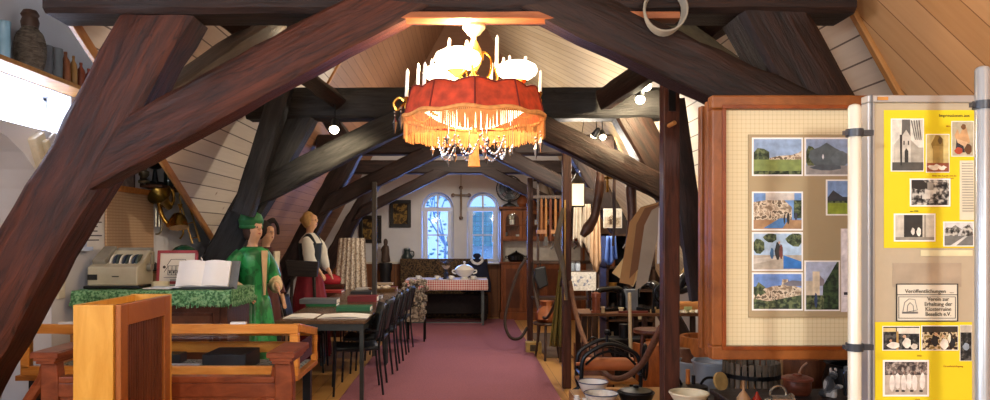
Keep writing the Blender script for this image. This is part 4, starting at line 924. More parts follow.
t = thing('red_cushion', 'bright red cushion on the chest beside the lace covered stand', 'cushion', (XX(330, 11.0), 11.0, .80)); m = MB(); m.ball((0, 0, .05), .2, (1, .8, .5), 18); m.build('cover', plain('#b01f30', .7, 0, .1), t, smooth=True); t.location.z = .79
t = thing('wooden_chest', 'dark wooden chest carrying the red cushion', 'chest', (XX(330, 11.0), 11.0, 0)); MB().bb(-.3, .22, -.22, .22, 0, .74).build('body', wood('#5a2f20', '#351a12', .5), t, bevel=.006); MB().bb(-.32, .24, -.24, .24, .74, .785).build('lid', wood('#5a2f20', '#351a12', .5), t, bevel=.006)

# ------------------------------------------------------------------ book tables and chairs
TT = wood('#6b5340', '#54402f', .25, 3, (8, 1, 8), .05)
for i, (ya, yb) in enumerate(((6.43, 8.42), (8.46, 10.4))):
    t = thing('reading_table', ['near long table with black metal legs carrying books, ending at the carpet', 'far table pushed end to end behind the near table of books'][i], 'table', (-1.297, (ya+yb)/2, 0), 0, 'long tables in the middle'); h = (yb-ya)/2
    MB().bb(-.405, .405, -h, h, .722, .75).build('tabletop', TT, t, bevel=.003)
    m = MB(); m.bb(-.385, .385, -h+.02, -h+.045, .66, .722); m.bb(-.385, .385, h-.045, h-.02, .66, .722); m.bb(-.385, -.36, -h+.04, h-.04, .66, .722); m.bb(.36, .385, -h+.04, h-.04, .66, .722); m.build('apron', plain('#3a4040', .4, .3), t)
    for sx in (-1, 1):
        for sy in (-1, 1): MB().bb(sx*.37-.018, sx*.37+.018, sy*(h-.035)-.018, sy*(h-.035)+.018, 0 if sx < 0 else .0142, .70).build('leg', plain('#3a4040', .4, .3), t)
PL = plain('#1b2027', .5, 0, .1)
def make_chair(label, zf):
    t = thing('stacking_chair', label, 'chair', (0, 0, 0), 0, 'black chairs round the books tables')   # sits facing local -X
    m = MB(); m.grid(lambda u, v: Vector((-.22+.42*u, -.21+.42*v, .445-.02*math.sin(PI*u))), 8, 8); m.build('seat', PL, t, smooth=True, solid=.03)
    m = MB(); m.grid(lambda u, v: Vector((.20+.07*v+.035*math.cos((u-.5)*PI)-.03, -.21+.42*u, .53+.31*v)), 12, 6); m.build('backrest', PL, t, smooth=True, solid=.03)
    mt = plain('#2a2d32', .3, .7)
    for sx in (-1, 1):
        for sy in (-1, 1):
            m = MB(); x = sx*.2
            if sx > 0: m.tube(spline([(.24, sy*.225, 0), (.2, sy*.225, .42), (.225, sy*.225, .6), (.265, sy*.21, .80)], 4), .011, 7)
            else: m.tube([(x-.02, sy*.225, 0), (x, sy*.225, .43)], .011, 7)
            m.build('leg', mt, t, smooth=True)
    m = MB(); m.tube([(-.2, -.225, .43), (.2, -.225, .43)], .01, 6); m.tube([(-.2, .225, .43), (.2, .225, .43)], .01, 6); m.tube([(-.2, -.225, .43), (-.2, .225, .43)], .01, 6); m.build('seat_frame', mt, t)
    for sy in (-1, 1):
        m = MB(); m.tube(spline([(-.2, sy*.235, .43), (-.205, sy*.24, .60), (-.17, sy*.24, .635), (.2, sy*.24, .60)], 5), .009, 6); m.bb(-.17, .1, sy*.24-.018, sy*.24+.018, .63, .645); m.build('armrest', mt, t, smooth=False)
    return t
lb = ['nearest black chair at the near corner of the books table, its seat in full view', 'second black chair from the near end, on the carpet side of the books table', 'third black chair on the carpet side of the books table', 'fourth black chair on the carpet side of the books table', 'fifth and farthest black chair on the carpet side, beside the sheepskin covered one',
      'nearer black chair on the wall side of the books table', 'farther black chair on the wall side, beyond the mannequin with the red skirt']
spots = [(-1.05, 6.95, .2), (-1.03, 7.58, -.03), (-1.0, 8.22, .04), (-.98, 8.86, 0), (-.95, 9.5, -.05), (-1.80, 8.15, PI+.08), (-1.84, 9.75, PI-.06)]
c0 = make_chair(lb[0], 0)
for i, (x, y, a) in enumerate(spots):
    o = c0 if i == 0 else dup(c0, label=lb[i]); o.location = (x, y, .015 if i < 5 else .0); o.rotation_euler = (0, 0, a)
t = thing('sheepskin', 'curly grey brown sheepskin draped over the last chair on the carpet side', 'sheepskin', (-.70, 10.35, 0))
# books
def book(px, py, w_, d_, h_, c_, label, name='book', z=.751, pages='#e6e2d8', rz_=0, spine=None, cat='book', group=None):
    Y = F*(EYE-z)/(py-CY)+d_/2; X = XX(px, Y-d_/2); t = thing(name, label, cat, (X, Y, z), rz_, group)
    if name in ('magazine', 'paper_sheet'):
        m = MB(); m.grid(lambda u, v: Vector((-w_/2+w_*u, -d_/2+d_*v, .004+h_*abs(math.sin(PI*u))*.6)), 14, 2); m.bb(-w_/2, w_/2, -d_/2, d_/2, 0, .004); m.build('pages', plain(c_, .7, 0, .03), t); return t
    m = MB(); m.bb(-w_/2, w_/2, -d_/2, d_/2, 0, .004); m.bb(-w_/2, w_/2, -d_/2, d_/2, h_-.004, h_); m.bb(-w_/2, w_/2, -d_/2, -d_/2+.004, .004, h_-.004); m.build('cover', plain(c_, .45, 0, .06), t, bevel=.001)
    MB().bb(-w_/2+.006, w_/2-.006, -d_/2+.004, d_/2-.006, .004, h_-.004).build('pages', plain(pages, .8), t)
    return t
book(298, 318.5, .28, .36, .012, '#f2f2f2', 'small open white magazine at the near left corner of the books table', 'magazine', cat='magazine')
book(342, 318.5, .46, .34, .02, '#f4f4f4', 'large open white magazine at the near end of the books table', 'magazine', cat='magazine')
book(353, 311.5, .34, .25, .045, '#1e6a48', 'thick green book lying behind the large open magazine')
b1 = book(321, 306.5, .33, .22, .028, '#1f7a4a', 'thin green book lying under the grey ring binder')
book(318, 304, .40, .24, .05, '#6d747c', 'grey ring binder lying on the thin green book', z=.7795)
book(362, 302, .34, .24, .065, '#7e1c22', 'thick dark red book in the middle of the books table')
book(328, 293, .36, .26, .03, '#b8352a', 'bright orange red folder lying at the back of the near table', z=.751)
book(361, 295.5, .27, .22, .05, '#24262a', 'black book behind the thick dark red one')
book(376, 299, .13, .2, .035, '#8f949c', 'small pale grey book beside the black book', pages='#d8d8dc')
book(367, 290.5, .33, .2, .03, '#c8c6c2', 'pale grey book lying on the far table')
book(388, 290, .24, .22, .035, '#7c2b33', 'maroon book near the carpet edge of the far table')
book(352, 286, .32, .22, .03, '#5c5148', 'brown album lying far back on the far table')
book(384, 285, .26, .2, .03, '#b9a68a', 'tan book at the far end of the far table')
t = thing('wicker_tray', 'wicker tray with pale crumpled cloth on the far table', 'tray', (-1.15, 10.0, .751)); m = MB(); m.shell([(.16, 0), (.2, .04)], n=20); m.build('basket', plain('#8a6a44', .8), t); m = MB(); rd = random.Random(6)
for i in range(9): m.ball((rd.uniform(-.12, .12), rd.uniform(-.1, .1), .04+rd.uniform(0, .02)), .045, (1, 1, .6), 8)
m.build('cloth', plain('#c9bba6', .8), t, smooth=True)
sk = [o for o in bpy.data.objects if o.name == 'sheepskin'][0]
m = MB(); rd = random.Random(12)
m.bb(-.16, .12, -.16, .16, .30, .5)
for i in range(90):
    th = rd.uniform(0, 2*PI); m.ball((.05*math.cos(th)+rd.uniform(-.13, .13), rd.uniform(-.17, .17), rd.uniform(.32, .86)-abs(0)), rd.uniform(.03, .05), n=7)
m.build('fleece', speckle(['#5a5048', '#8b8074', '#a79b8c'], 30, name='fleece'), sk, smooth=True)

for sx in (-1, 1):
    for sy in (-1, 1): m = MB(); m.tube([(sx*.12, sy*.12, .014), (sx*.12, sy*.12, .32)], .014, 6); m.build('leg', IRON, sk)
sk['label'] = 'stool heaped with curly grey brown sheepskin at the far end of the books tables'; sk['category'] = 'stool'; sk.name = 'sheepskin_stool'

# ------------------------------------------------------------------ end of room: table with red gingham, bench, small things
XT0, XT1 = XX(407, 12.45), XX(486, 12.45); xm = XX(446.5, 12.1); hw = (XT1-XT0)/2*.97
t = thing('dining_table', 'table with grey metal legs under the red and white cloth below the arched windows', 'table', (xm, 12.45, 0))
MB().bb(-hw, hw, -.35, .35, .745, .77).build('tabletop', TT, t)
for sx in (-1, 1):
    for sy in (-1, 1): MB().bb(sx*(hw-.05)-.02, sx*(hw-.05)+.02, sy*.32-.02, sy*.32+.02, .0142, .745).build('leg', plain('#545c5c', .4, .4), t)
m = MB(); m.bb(-hw+.05, hw-.05, -.33, -.31, .05, .07); m.build('stretcher', plain('#545c5c', .4, .4), t)
m = MB(); k = .03
m.grid(lambda u, v: Vector((-hw-.03+(2*hw+.06)*u, -.38+.76*v, .776)), 20, 8, 1)
m.grid(lambda u, v: Vector((-hw-.03+(2*hw+.06)*u, -.38-.012*math.sin(u*40)*v-.01*v, .776-.17*v)), 60, 6, 0)
for s in (-1, 1): m.grid(lambda u, v, s=s: Vector((s*(hw+.03+.012*v*math.sin(u*26)), -.38+.76*u, .776-.15*v)), 30, 5, 0)
tag(m.build('gingham_tablecloth', [check('#e4d8d4', '#b8403c', 26, 'XZ', 'CHECKER', .5), plain('#e4dfe2', .8)], loc=(xm, 12.45, .002), solid=.003), 'red and white checked tablecloth with a white top on the far table', 'tablecloth')
ZT2 = .7815
def onfar(px, y=12.6): return (XX(px, y-.3), y-.3, ZT2)
POR = plain('#eceae4', .2, 0, .02)
t = thing('soup_tureen', 'white lidded soup tureen on the red checked tablecloth', 'tureen', onfar(464.5, 12.62))
m = MB(); m.lathe([(.07, 0), (.075, .012), (.05, .035), (.10, .06), (.15, .11), (.165, .15), (.17, .16)], n=28, wob=lambda a, z: .02*math.cos(8*a)); m.build('bowl', POR, t, smooth=True)
m = MB(); m.lathe([(.17, .16), (.155, .18), (.11, .225), (.04, .25), (.015, .255), (.012, .27), (.025, .285), (.015, .30), (.001, .305)], n=28, wob=lambda a, z: .02*math.cos(8*a)); m.build('lid', POR, t, smooth=True)
for s in (-1, 1): m = MB(); m.tube(spline([(s*.15, 0, .14), (s*.20, 0, .15), (s*.20, 0, .11), (s*.14, 0, .09)], 4), .012, 6); m.build('handle', POR, t, smooth=True)
t = thing('table_lamp', 'slim dark candlestick with a cream bowl standing on the checked tablecloth', 'candlestick', onfar(446, 12.6)); m = MB(); m.lathe([(.06, 0), (.05, .02), (.03, .04), (.04, .10), (.02, .13), (.03, .17)], n=16); m.build('base', plain('#1c2438', .3), t, smooth=True)
m = MB(); m.shell([(.02, .17), (.05, .19), (.075, .23)], n=18); m.build('bowl', plain('#cdb49c', .4), t, smooth=True); m = MB(); m.lathe([(.015, .19), (.012, .26), (.05, .27), (.06, .285), (.02, .3), (.001, .31)], n=14); m.build('top', plain('#2c2c34', .4), t, smooth=True)
m = MB(); m.cyl((-.11, 0, .3), (.11, 0, .305), .008); m.build('crossbar', plain('#2c2c34', .4), t)
for px, y, lb in ((418, 12.55, 'white cup on a saucer at the left end of the checked tablecloth'), (437, 12.5, 'white cup on a saucer left of the dark candlestick'), (451, 12.5, 'white cup on a saucer between the candlestick and the tureen'), (473, 12.45, 'white cup on a saucer right of the tureen')):
    t = thing('teacup', lb, 'cup', onfar(px, y), 0, 'cups on the checked tablecloth'); m = MB(); m.lathe([(.03, 0), (.075, .008), (.078, .014), (.03, .006)], n=18); m.build('saucer', POR, t, smooth=True)
    m = MB(); m.shell([(.022, .008), (.038, .03), (.043, .062)], n=16, th=.003); m.tube(spline([(.04, 0, .05), (.06, 0, .045), (.035, 0, .02)], 4), .004, 5); m.build('cup', POR, t, smooth=True)
# bench sofa
t = thing('upholstered_bench', 'long dark patterned bench under the arched windows', 'bench', (XX(444, 13.3), 13.15, 0)); hw = XX(488, 13.2)-XX(444, 13.2)
TAP = speckle(['#2b2018', '#4a3826', '#6b5436', '#33281e'], 22, name='tapestry')
MB().bb(-hw, hw, .08, .22, .015, ZZ(259, 13.1)).build('backrest', TAP, t, bevel=.02); MB().bb(-hw, hw, -.28, .08, .12, .46).build('seat', plain('#221a1c', .8, 0, .3, 20), t, bevel=.02)
for s in (-1, 1):
    for y in (-.24, .18): MB().bb(s*(hw-.06)-.03, s*(hw-.06)+.03, y-.03, y+.03, .0142, .14).build('leg', OAKF, t)
# navy garment with white collar
t = thing('sailor_jacket', 'dark navy garment with a white collar hung over the end of the bench', 'garment', (XX(477, 12.98), 12.98, .47))
m = MB(); m.grid(lambda u, v: Vector(((.20+.04*v-.02*math.cos(4*v))*math.cos(2*PI*u), .06*math.sin(2*PI*u)*(1+.1*math.sin(u*25)), .66-.62*v-(.10*abs(math.cos(2*PI*u)) if v < .3 else .1*abs(math.cos(2*PI*u)))*(1-v))), 40, 12, wrap=True); m.add([(.2*math.cos(2*PI*i/40), .06*math.sin(2*PI*i/40), .66-.1*abs(math.cos(2*PI*i/40))) for i in range(40)], [tuple(range(40))]); m.build('body', plain('#141a34', .85, 0, .2), t, smooth=True)
m = MB(); m.tube(spline([(-.10, -.02, .62), (-.06, -.075, .57), (.02, -.085, .55), (.09, -.06, .6), (.07, .0, .66)], 5), .026, 7); m.build('collar', plain('#dfe0e4', .8), t, smooth=True)
m = MB(); m.ball((0, .0, .69), .06, (1.2, .7, .8), 12); m.build('neck_form', plain('#141a34', .85, 0, .2), t, smooth=True)
# jug & statue on wall ledge
def onledge(px): return (XX(px, 13.42), 13.42, 1.036)
t = thing('jug', 'small dark green stoneware jug on the ledge under the framed picture', 'jug', onledge(407)); m = MB(); m.shell([(.06, 0), (.10, .05), (.105, .10), (.065, .16), (.055, .20), (.065, .235)], n=20); m.build('body', plain('#2f3d3c', .3, 0, .3), t, smooth=True)
m = MB(); m.tube(spline([(.06, 0, .2), (.12, 0, .19), (.125, 0, .12), (.09, 0, .08)], 4), .011, 6); m.build('handle', plain('#2f3d3c', .3, 0, .3), t, smooth=True)
m = MB(); m.lathe([(.066, .236), (.06, .255), (.02, .265), (.001, .268)], n=18); m.build('lid', plain('#9aa2a4', .3, .6), t, smooth=True)
t = thing('carved_statuette', 'tall brown carved madonna figure standing left of the bench', 'statuette', (XX(385.5, 13.2), 13.2, 0)); 
m = MB(); m.lathe([(.13, 0), (.13, .05), (.10, .1), (.10, .85), (.12, .9), (.12, ZZ(263, 13.2))], n=16); m.build('pedestal', plain('#16161a', .5), t, smooth=True)
z0 = ZZ(262.5, 13.2); m = MB(); m.lathe([(.07, 0), (.085, .03), (.07, .15), (.075, .24), (.06, .29), (.03, .32), (.04, .36), (.038, .40), (.02, .43), (.001, .44)], (0, 0, z0), n=16, wob=lambda a, z: .12*math.sin(3*a+z*20)); m.build('figure', plain('#4b3a30', .6, 0, .2), t, smooth=True)
# pictures
for px0, px1, py0, py1, lb in ((389.5, 411, 200, 227.5, 'small dark framed picture to the left of the arched windows, the higher of two'), (359, 381.5, 215.5, 243, 'small dark framed picture behind the slim grey upright post, the lower of two')):
    Yw = 13.47; t = thing('framed_picture', lb, 'picture', (XX((px0+px1)/2, Yw), Yw, ZZ((py0+py1)/2, Yw))); a = (px1-px0)/2*Yw/F; b = (py1-py0)/2*Yw/F
    m = MB(); m.bb(-a, a, -.02, .025, b-.07, b); m.bb(-a, a, -.02, .025, -b, -b+.07); m.bb(-a, -a+.07, -.02, .025, -b+.07, b-.07); m.bb(a-.07, a, -.02, .025, -b+.07, b-.07); m.build('frame', plain('#1a1614', .35), t, bevel=.008)
    MB().bb(-a+.06, a-.06, .0, .01, -b+.06, b-.06).build('print', speckle(['#2a2218', '#4a3a22', '#8a6e38', '#5a4426'], 9, name='icon', detail=4), t)
# crucifix
t = thing('crucifix', 'ornate brown crucifix hanging between the two arched windows', 'crucifix', (XX(461, 13.4), 13.44, ZZ(201, 13.4)))
CW2 = plain('#5a4030', .4, 0, .2); m = MB(); m.bb(-.02, .02, -.015, .015, -.30, .24); m.bb(-.15, .15, -.015, .015, .09, .13)
for x, z in ((-.15, .11), (.15, .11), (0, .25), (0, -.31)): m.ball((x, 0, z), .038, (1, .5, 1), 10)
m.build('cross', CW2, t)
m = MB(); m.tube(spline([(0, -.03, .13), (0, -.035, .04), (.008, -.03, -.05), (0, -.03, -.15)], 4), [.012, .014, .016, .018, .018, .018, .016, .014, .012, .011, .01, .009, .008], 7); m.tube([(-.12, -.03, .125), (0, -.03, .095), (.12, -.03, .125)], .008, 6); m.ball((0, -.03, .15), .02, n=10); m.build('corpus', plain('#8a7258', .4, .3), t, smooth=True)
m = MB(); m.tube([(0, 0, .26), (0, .01, .75)], .006, 5); m.build('cord', plain('#6b5a48', .6), t)
# ------------------------------------------------------------------ display boards
def framebars(m, x0, x1, z0, z1, y0, y1, w):
    m.bb(x0, x1, y0, y1, z1-w, z1); m.bb(x0, x1, y0, y1, z0, z0+w); m.bb(x0, x0+w, y0, y1, z0+w, z1-w); m.bb(x1-w, x1, y0, y1, z0+w, z1-w)
YA = 2.6; BW = wood('#8f5426', '#633413', .35, 3, (2, 8, 2), .1)
ax0, ax1 = XX(712, YA), XX(895, YA); az0, az1 = ZZ(360, YA), ZZ(95, YA)
bd = thing('photo_board', 'large brown wooden framed display board with checked cloth and colour photos', 'display board', (ax0, YA, az0)); W = ax1-ax0; H = az1-az0
m = MB(); framebars(m, 0, W, 0, H, 0, .05, .050); m.build('frame', BW, bd, bevel=.006)
m = MB(); framebars(m, .036, W-.036, .036, H-.036, -.006, .012, .014); m.build('inner_moulding', wood('#8a4212', '#5f290a', .35, 3, (2, 8, 2), .1), bd, bevel=.002)
MB().bb(.05, W-.05, .02, .03, .05, H-.05).build('cloth_panel', check('#d9cba4', '#bfae84', 62, 'XZ', 'CHECKER', .16), bd)
bx, bz = XX(750, YA)-ax0, ZZ(318, YA)-az0
MB().bb(bx, XX(872, YA)-ax0, .012, .0195, bz, ZZ(134, YA)-az0).build('backing_paper', plain('#a89672', .85, 0, .04, 4), bd)
for i, (px, dy, lb) in enumerate(((707, .10, 'second wooden frame edge stacked behind the big photo board'), (700.5, .19, 'outermost wooden frame edge stacked behind the big photo board'))):
    t = thing('display_screen', lb, 'display screen', (XX(px, YA+dy)-.0, YA+dy, az0+.01*(i+1)))
    m = MB(); m.bb(0, .06, 0, .035, -.01, H-.012*(i+1)); m.bb(.06, W-.1, 0, .035, H-.06-.012*(i+1), H-.012*(i+1)); m.bb(.06, W-.1, 0, .035, -.01, .04); m.build('rail', BW, t, bevel=.006)
    MB().bb(.06, W-.1, .01, .02, .04, H-.06).build('panel', plain('#8b7a60', .9), t)
YB_ = 2.2; ALU = plain('#b4b7b8', .35, .6, .03)
cx0, cx1 = XX(868, YB_), XX(1020, YB_); cz0, cz1 = .45, ZZ(95, YB_)
b2 = thing('notice_board', 'aluminium framed grey display board carrying the yellow posters', 'display board', (cx0, YB_, cz0)); W2 = cx1-cx0; H2 = cz1-cz0
m = MB(); framebars(m, 0, W2, 0, H2, 0, .04, .022); m.build('frame', ALU, b2, bevel=.003)
m = MB(); m.bb(.008, .014, -.003, .0, .0, H2); m.build('frame_groove', plain('#6a6d70', .4, .5), b2)
MB().bb(.022, W2-.022, .012, .028, .022, H2-.022).build('panel', plain('#b5a88e', .9, 0, .03, 30), b2)
m = MB(); m.bb(.028, .06, -.004, .0, H2-.016, H2-.006); m.build('tape', plain('#b9813a', .6), b2)
for s in (.2, W2-.2):
    m = MB(); m.bb(s-.02, s+.02, 0, .04, -cz0, 0); m.bb(s-.02, s+.02, -.22, .26, -cz0, -cz0+.03); m.build('foot', ALU, b2)
def pole(px, Y, top, r, mat, label, clamps):
    t = thing('stand_pole', label, 'pole', (XX(px, Y), Y, 0)); z = ZZ(top, Y)
    m = MB(); m.lathe([(r, .02), (r, z-.012), (r*.8, z-.004), (r*.3, z), (.0005, z)], n=20); m.build('tube', mat, t, smooth=True)
    m = MB(); m.lathe([(.14, 0), (.14, .012), (.04, .02)], n=24); m.build('foot_plate', IRON, t, smooth=True)
    for py in clamps:
        zc = ZZ(py, Y); m = MB(); m.lathe([(r+.001, zc-.011), (r+.006, zc-.011), (r+.006, zc+.011), (r+.001, zc+.011)], n=18); m.box((r+.018, .0, zc), (.03, .018, .016)); m.box((-r-.008, .0, zc), (.012, .014, .012)); m.build('clamp', plain('#2a2f36', .4), t, smooth=True)
    return t
pole(854.5, 2.08, 104, .0178, plain('#cfccba', .35, .1, .03), 'cream round pole between the wooden framed board and the notice board', (133, 347))
pole(982.5, 1.98, 66, .0185, plain('#aab0b4', .3, .5, .03), 'grey aluminium pole at the right edge in front of the yellow posters', (105,))
def pic(px0, py0, px1, py1, Y, label, layers, name='photograph', border=.04, cat='photo', group=None, base='#f0eee8', thick=.0015):
    x0, x1 = XX(px0, Y), XX(px1, Y); z0, z1 = ZZ(py1, Y), ZZ(py0, Y); w, h = x1-x0, z1-z0
    mats = [plain(base, .55, 0, 0)]; m = MB(); m.bb(0, w, 0, thick, 0, h)
    bw = border*min(w, h)
    for i, (c, poly) in enumerate(layers):
        mt = c if not isinstance(c, str) else plain(c, .5, 0, .25, 40)
        if mt not in mats: mats.append(mt)
        k = mats.index(mt); q = [(bw+(w-2*bw)*min(1, max(0, a)), bw+(h-2*bw)*min(1, max(0, b))) for a, b in poly]
        y = -.0002*(i+1); m.add([(a, y, b) for a, b in q], [tuple(range(len(q)))], k)
    o = m.build(name, mats, loc=(x0, Y, z0)); return tag(o, label, cat, group)
def R4(a, b, c, d): return [(a, b), (c, b), (c, d), (a, d)]
def blob(cx, cy, rx, ry, n=10, j=.15, seed=1):
    r = random.Random(seed); return [(cx+rx*math.cos(2*PI*i/n)*(1+r.uniform(-j, j)), cy+ry*math.sin(2*PI*i/n)*(1+r.uniform(-j, j))) for i in range(n)]
FULL = R4(0, 0, 1, 1); yp = YA+.0105; SKY = '#8fa9cc'; LEAF = speckle(['#2c3626', '#4a563c', '#6c7650'], 60, name='photo_leaf'); STN = speckle(['#8a7862', '#b5a288', '#d8cab0', '#6e604e'], 55, name='photo_stone')
DK = '#2a2c2a'
pic(752, 137.5, 803, 176, yp, 'top left colour photo on the wooden board, green lawn before village houses', [('#8ba4c2', FULL), (STN, [(.3, .45), (.5, .52), (.8, .55), (.95, .62), (1, .68), (1, .38), (.3, .38)]), (LEAF, blob(.15, .52, .2, .22)), ('#7c8c4a', R4(0, .08, 1, .42)), (LEAF, R4(0, 0, 1, .1))])
pic(804.5, 137.5, 853, 176, yp, 'top right colour photo on the wooden board, hazy grey trees over a path', [('#90a6c6', FULL), (LEAF, blob(.1, .5, .14, .3)), ('#5d6a70', blob(.45, .5, .35, .35, 12, .2, 3)), ('#66757c', blob(.75, .45, .2, .22)), ('#9a9a98', R4(0, 0, 1, .25)), ('#56616a', blob(.45, .2, .35, .08)), ('#d8dce0', blob(.37, .5, .02, .07))])
pic(826, 179.5, 867, 215.5, yp, 'photo of a dark barn over a yellow green meadow on the wooden board', [('#7f9cc6', FULL), ('#8b9d3a', R4(0, 0, 1, .38)), ('#3c4148', [(0, .36), (0, .5), (.15, .72), (.4, .52), (1, .52), (1, .36)]), (LEAF, R4(0, .33, 1, .4))])
pic(752, 191.5, 803, 230.5, yp, 'photo of people beside a stone ruin wall, on the wooden board', [('#6f94c4', FULL), (STN, [(0, .2), (0, .75), (.25, .8), (.6, .85), (.8, .6), (.8, .2)]), ('#c8c0b4', R4(.25, .8, .85, 1)), (LEAF, R4(.84, .3, 1, .8)), ('#a8835c', R4(0, 0, 1, .25)), ('#4a7ab0', [(.2, .02), (.55, .3), (.75, .3), (.6, .02)]), (DK, blob(.72, .3, .03, .16)), (DK, blob(.64, .28, .02, .13)), ('#3a3c50', blob(.88, .35, .03, .1))])
pic(752, 232, 803, 271, yp, 'photo of people beside bright blue tarpaulin, on the wooden board', [('#a8c2d8', FULL), (LEAF, blob(.1, .65, .14, .2)), (LEAF, blob(.35, .9, .14, .14)), (LEAF, blob(.88, .85, .2, .2)), ('#b0a694', R4(0, 0, 1, .4)), ('#2f6fb4', [(.62, .02), (.62, .4), (1, .22), (1, .02)]), ('#c8c0b0', [(.0, .3), (.6, .4), (.6, .32), (0, .15)]), (DK, blob(.5, .52, .06, .24)), ('#3c6890', blob(.38, .45, .04, .15)), ('#6c3a30', blob(.57, .5, .04, .2)), ('#c9a88c', blob(.53, .75, .02, .04))])
pic(752, 272.5, 803, 310.5, yp, 'photo of a ruin wall over overgrown grass, lowest on the wooden board', [('#6c90cc', FULL), (STN, [(0, .2), (0, .5), (.4, .65), (.58, .68), (.6, .85), (.72, .85), (.75, .7), (1, .6), (1, .2)]), ('#6e6c74', [(.6, .72), (.8, .82), (1, .8), (1, .65), (.7, .66)]), (LEAF, blob(.1, .55, .14, .18, 12, .4)), (LEAF, [(0, 0), (0, .3), (.3, .22), (.6, .3), (1, .4), (1, 0)])])
pic(804.5, 260.5, 840, 311, yp, 'upright photo of a pale tower and dark ivy wall on the wooden board', [('#b0bcd4', FULL), ('#c8bca4', [(0, .3), (0, .6), (.2, .6), (.2, .3)]), ('#dccfb4', R4(.2, .3, .42, .8)), ('#8a8288', [(.42, .5), (.42, .72), (.56, .62), (.56, .5)]), (speckle(['#1c2a1c', '#2c4028', '#3c5030'], 60, name='photo_ivy'), [(.5, 0), (.52, .5), (.95, 1), (1, 1), (1, 0)]), (LEAF, R4(0, 0, .55, .3)), ('#33466a', blob(.3, .2, .05, .15))])
pic(841, 228.5, 868, 312, yp, 'tall white printed sheet behind the cream pole on the wooden board', [('#e4dfe0', FULL), ('#2c4c9c', R4(.84, .86, 1, .97)), ('#c2493a', R4(.84, .82, 1, .85))]+[('#8a8890', R4(.9, .5-.06*i, 1, .51-.06*i)) for i in range(4)]+[('#2c2c34', R4(.08, .2, .35, .235)), ('#2c2c34', R4(.8, .2, 1, .235)), ('#9a989c', R4(.06, .185, .4, .19))], name='printed_sheet', border=.02, cat='sheet', base='#d8d0cc')
# yellow posters
yq = YB_+.0105; YEL = '#dccb14'; BWP = speckle(['#1e1e1c', '#4c4a46', '#8c8a82', '#c2c0b4'], 70, name='photo_grey', detail=4); BWD = speckle(['#1a1a18', '#2e2e2c', '#55534e'], 60, name='photo_dark')
def poster(px0, py0, px1, py1, label): 
    t = thing('yellow_poster', label, 'poster', (XX(px0, yq), yq, ZZ(py1, yq))); MB().bb(0, XX(px1, yq)-XX(px0, yq), -.0005, .0012, 0, ZZ(py0, yq)-ZZ(py1, yq)).build('sheet', plain(YEL, .7, 0, .02, 3), t); return t
INK = plain('#3a3424', .8, 0, 0); OCH = plain('#b0741c', .8, 0, 0)
p1 = poster(884, 110, 974, 248, 'upper yellow poster with five old photos and a handwritten title on the notice board'); Z0 = ZZ(248, yq); X0_ = XX(884, yq)
def tx(par, x0, z0, px, py, s, body, mat, size, sx=1): return text('lettering', body, size, (XX(px, yq)-x0, -.0012, ZZ(py, yq)-z0), mat, par, sx=sx)
tx(p1, X0_, Z0, 954, 117, 0, 'Impressionen aus', INK, .0135, 1.0); tx(p1, X0_, Z0, 948, 127, 0, 'dem', OCH, .008); tx(p1, X0_, Z0, 944, 176.5, 0, 'Bilder der Kapelle und des', OCH, .007); tx(p1, X0_, Z0, 947, 179, 0, 'alten Klosters', OCH, .007); tx(p1, X0_, Z0, 914, 212, 0, 'um 1920', INK, .007)
yr = yq-.002
pic(891, 118.5, 924, 171.5, yr, 'grey photo of a church behind winter trees on the upper yellow poster', [('#d4d2c4', FULL), ('#5c5a54', [(.3, .55), (.32, 1), (.58, 1), (.6, .62), (.5, .7), (.4, .62)]), ('#bcb8a8', [(.05, .15), (.05, .5), (.3, .68), (.3, .15)]), ('#c4c0b2', [(.3, .15), (.3, .66), (.45, .8), (.6, .66), (.6, .15)]), ('#a29e90', [(.6, .15), (.6, .6), (.85, .45), (1, .45), (1, .15)]), (DK, [(.4, .15), (.4, .38), (.45, .44), (.52, .38), (.52, .15)]), (DK, R4(.36, .5, .4, .58)), (DK, R4(.5, .5, .54, .58)), ('#4a4a44', R4(0, 0, 1, .16)), ('#2c2a28', [(.26, .1), (.24, .7), (.32, .7), (.31, .1)])]+[('#33312e', [(.6+.08*i, .98), (.63+.08*i, .98), (.75+.06*i, .6), (.73+.06*i, .6)]) for i in range(4)], border=.03)
pic(926, 134, 949.5, 172.5, yr, 'sepia photo of a stone monument with white flowers on the upper yellow poster', [('#c8b878', FULL), ('#8c7434', blob(.5, .75, .28, .24)), ('#a08848', R4(.28, .2, .75, .7)), ('#5a4420', blob(.6, .85, .1, .1)), ('#8a4a30', R4(0, .0, 1, .24)), ('#dcd0bc', blob(.35, .12, .3, .08, 14, .4)), ('#e4dccc', blob(.7, .1, .2, .06, 14, .4))], border=.03)
pic(951.5, 121, 974, 156.5, yr, 'photo of a carved seated figure group on the upper yellow poster', [('#b3ac90', FULL), ('#c29a6c', [(.1, .6), (.25, .78), (.35, .62), (.6, .95), (.72, .7), (.85, .4), (.6, .3), (.2, .45)]), ('#2c2c34', [(.15, .1), (.2, .5), (.5, .35), (.6, .1)]), ('#a8442c', blob(.3, .15, .2, .1)), ('#d8b48c', [(.2, .5), (.7, .4), (.85, .3), (.65, .25), (.25, .38)]), ('#5c3c24', blob(.75, .2, .18, .15)), ('#6c4a2c', blob(.52, .85, .12, .08))], border=.03)
pic(910, 178.5, 950.5, 206.5, yr, 'grey photo of a garden monument in the middle of the upper yellow poster', [(BWP, FULL), ('#1e1e1c', [(0, 1), (.3, 1), (.5, .7), (.2, .6), (0, .7)]), ('#c8c6ba', R4(.35, .45, .65, .62)), ('#8c8a80', R4(.42, .6, .58, .9)), ('#d0cec2', R4(.28, .25, .5, .45))], border=.05)
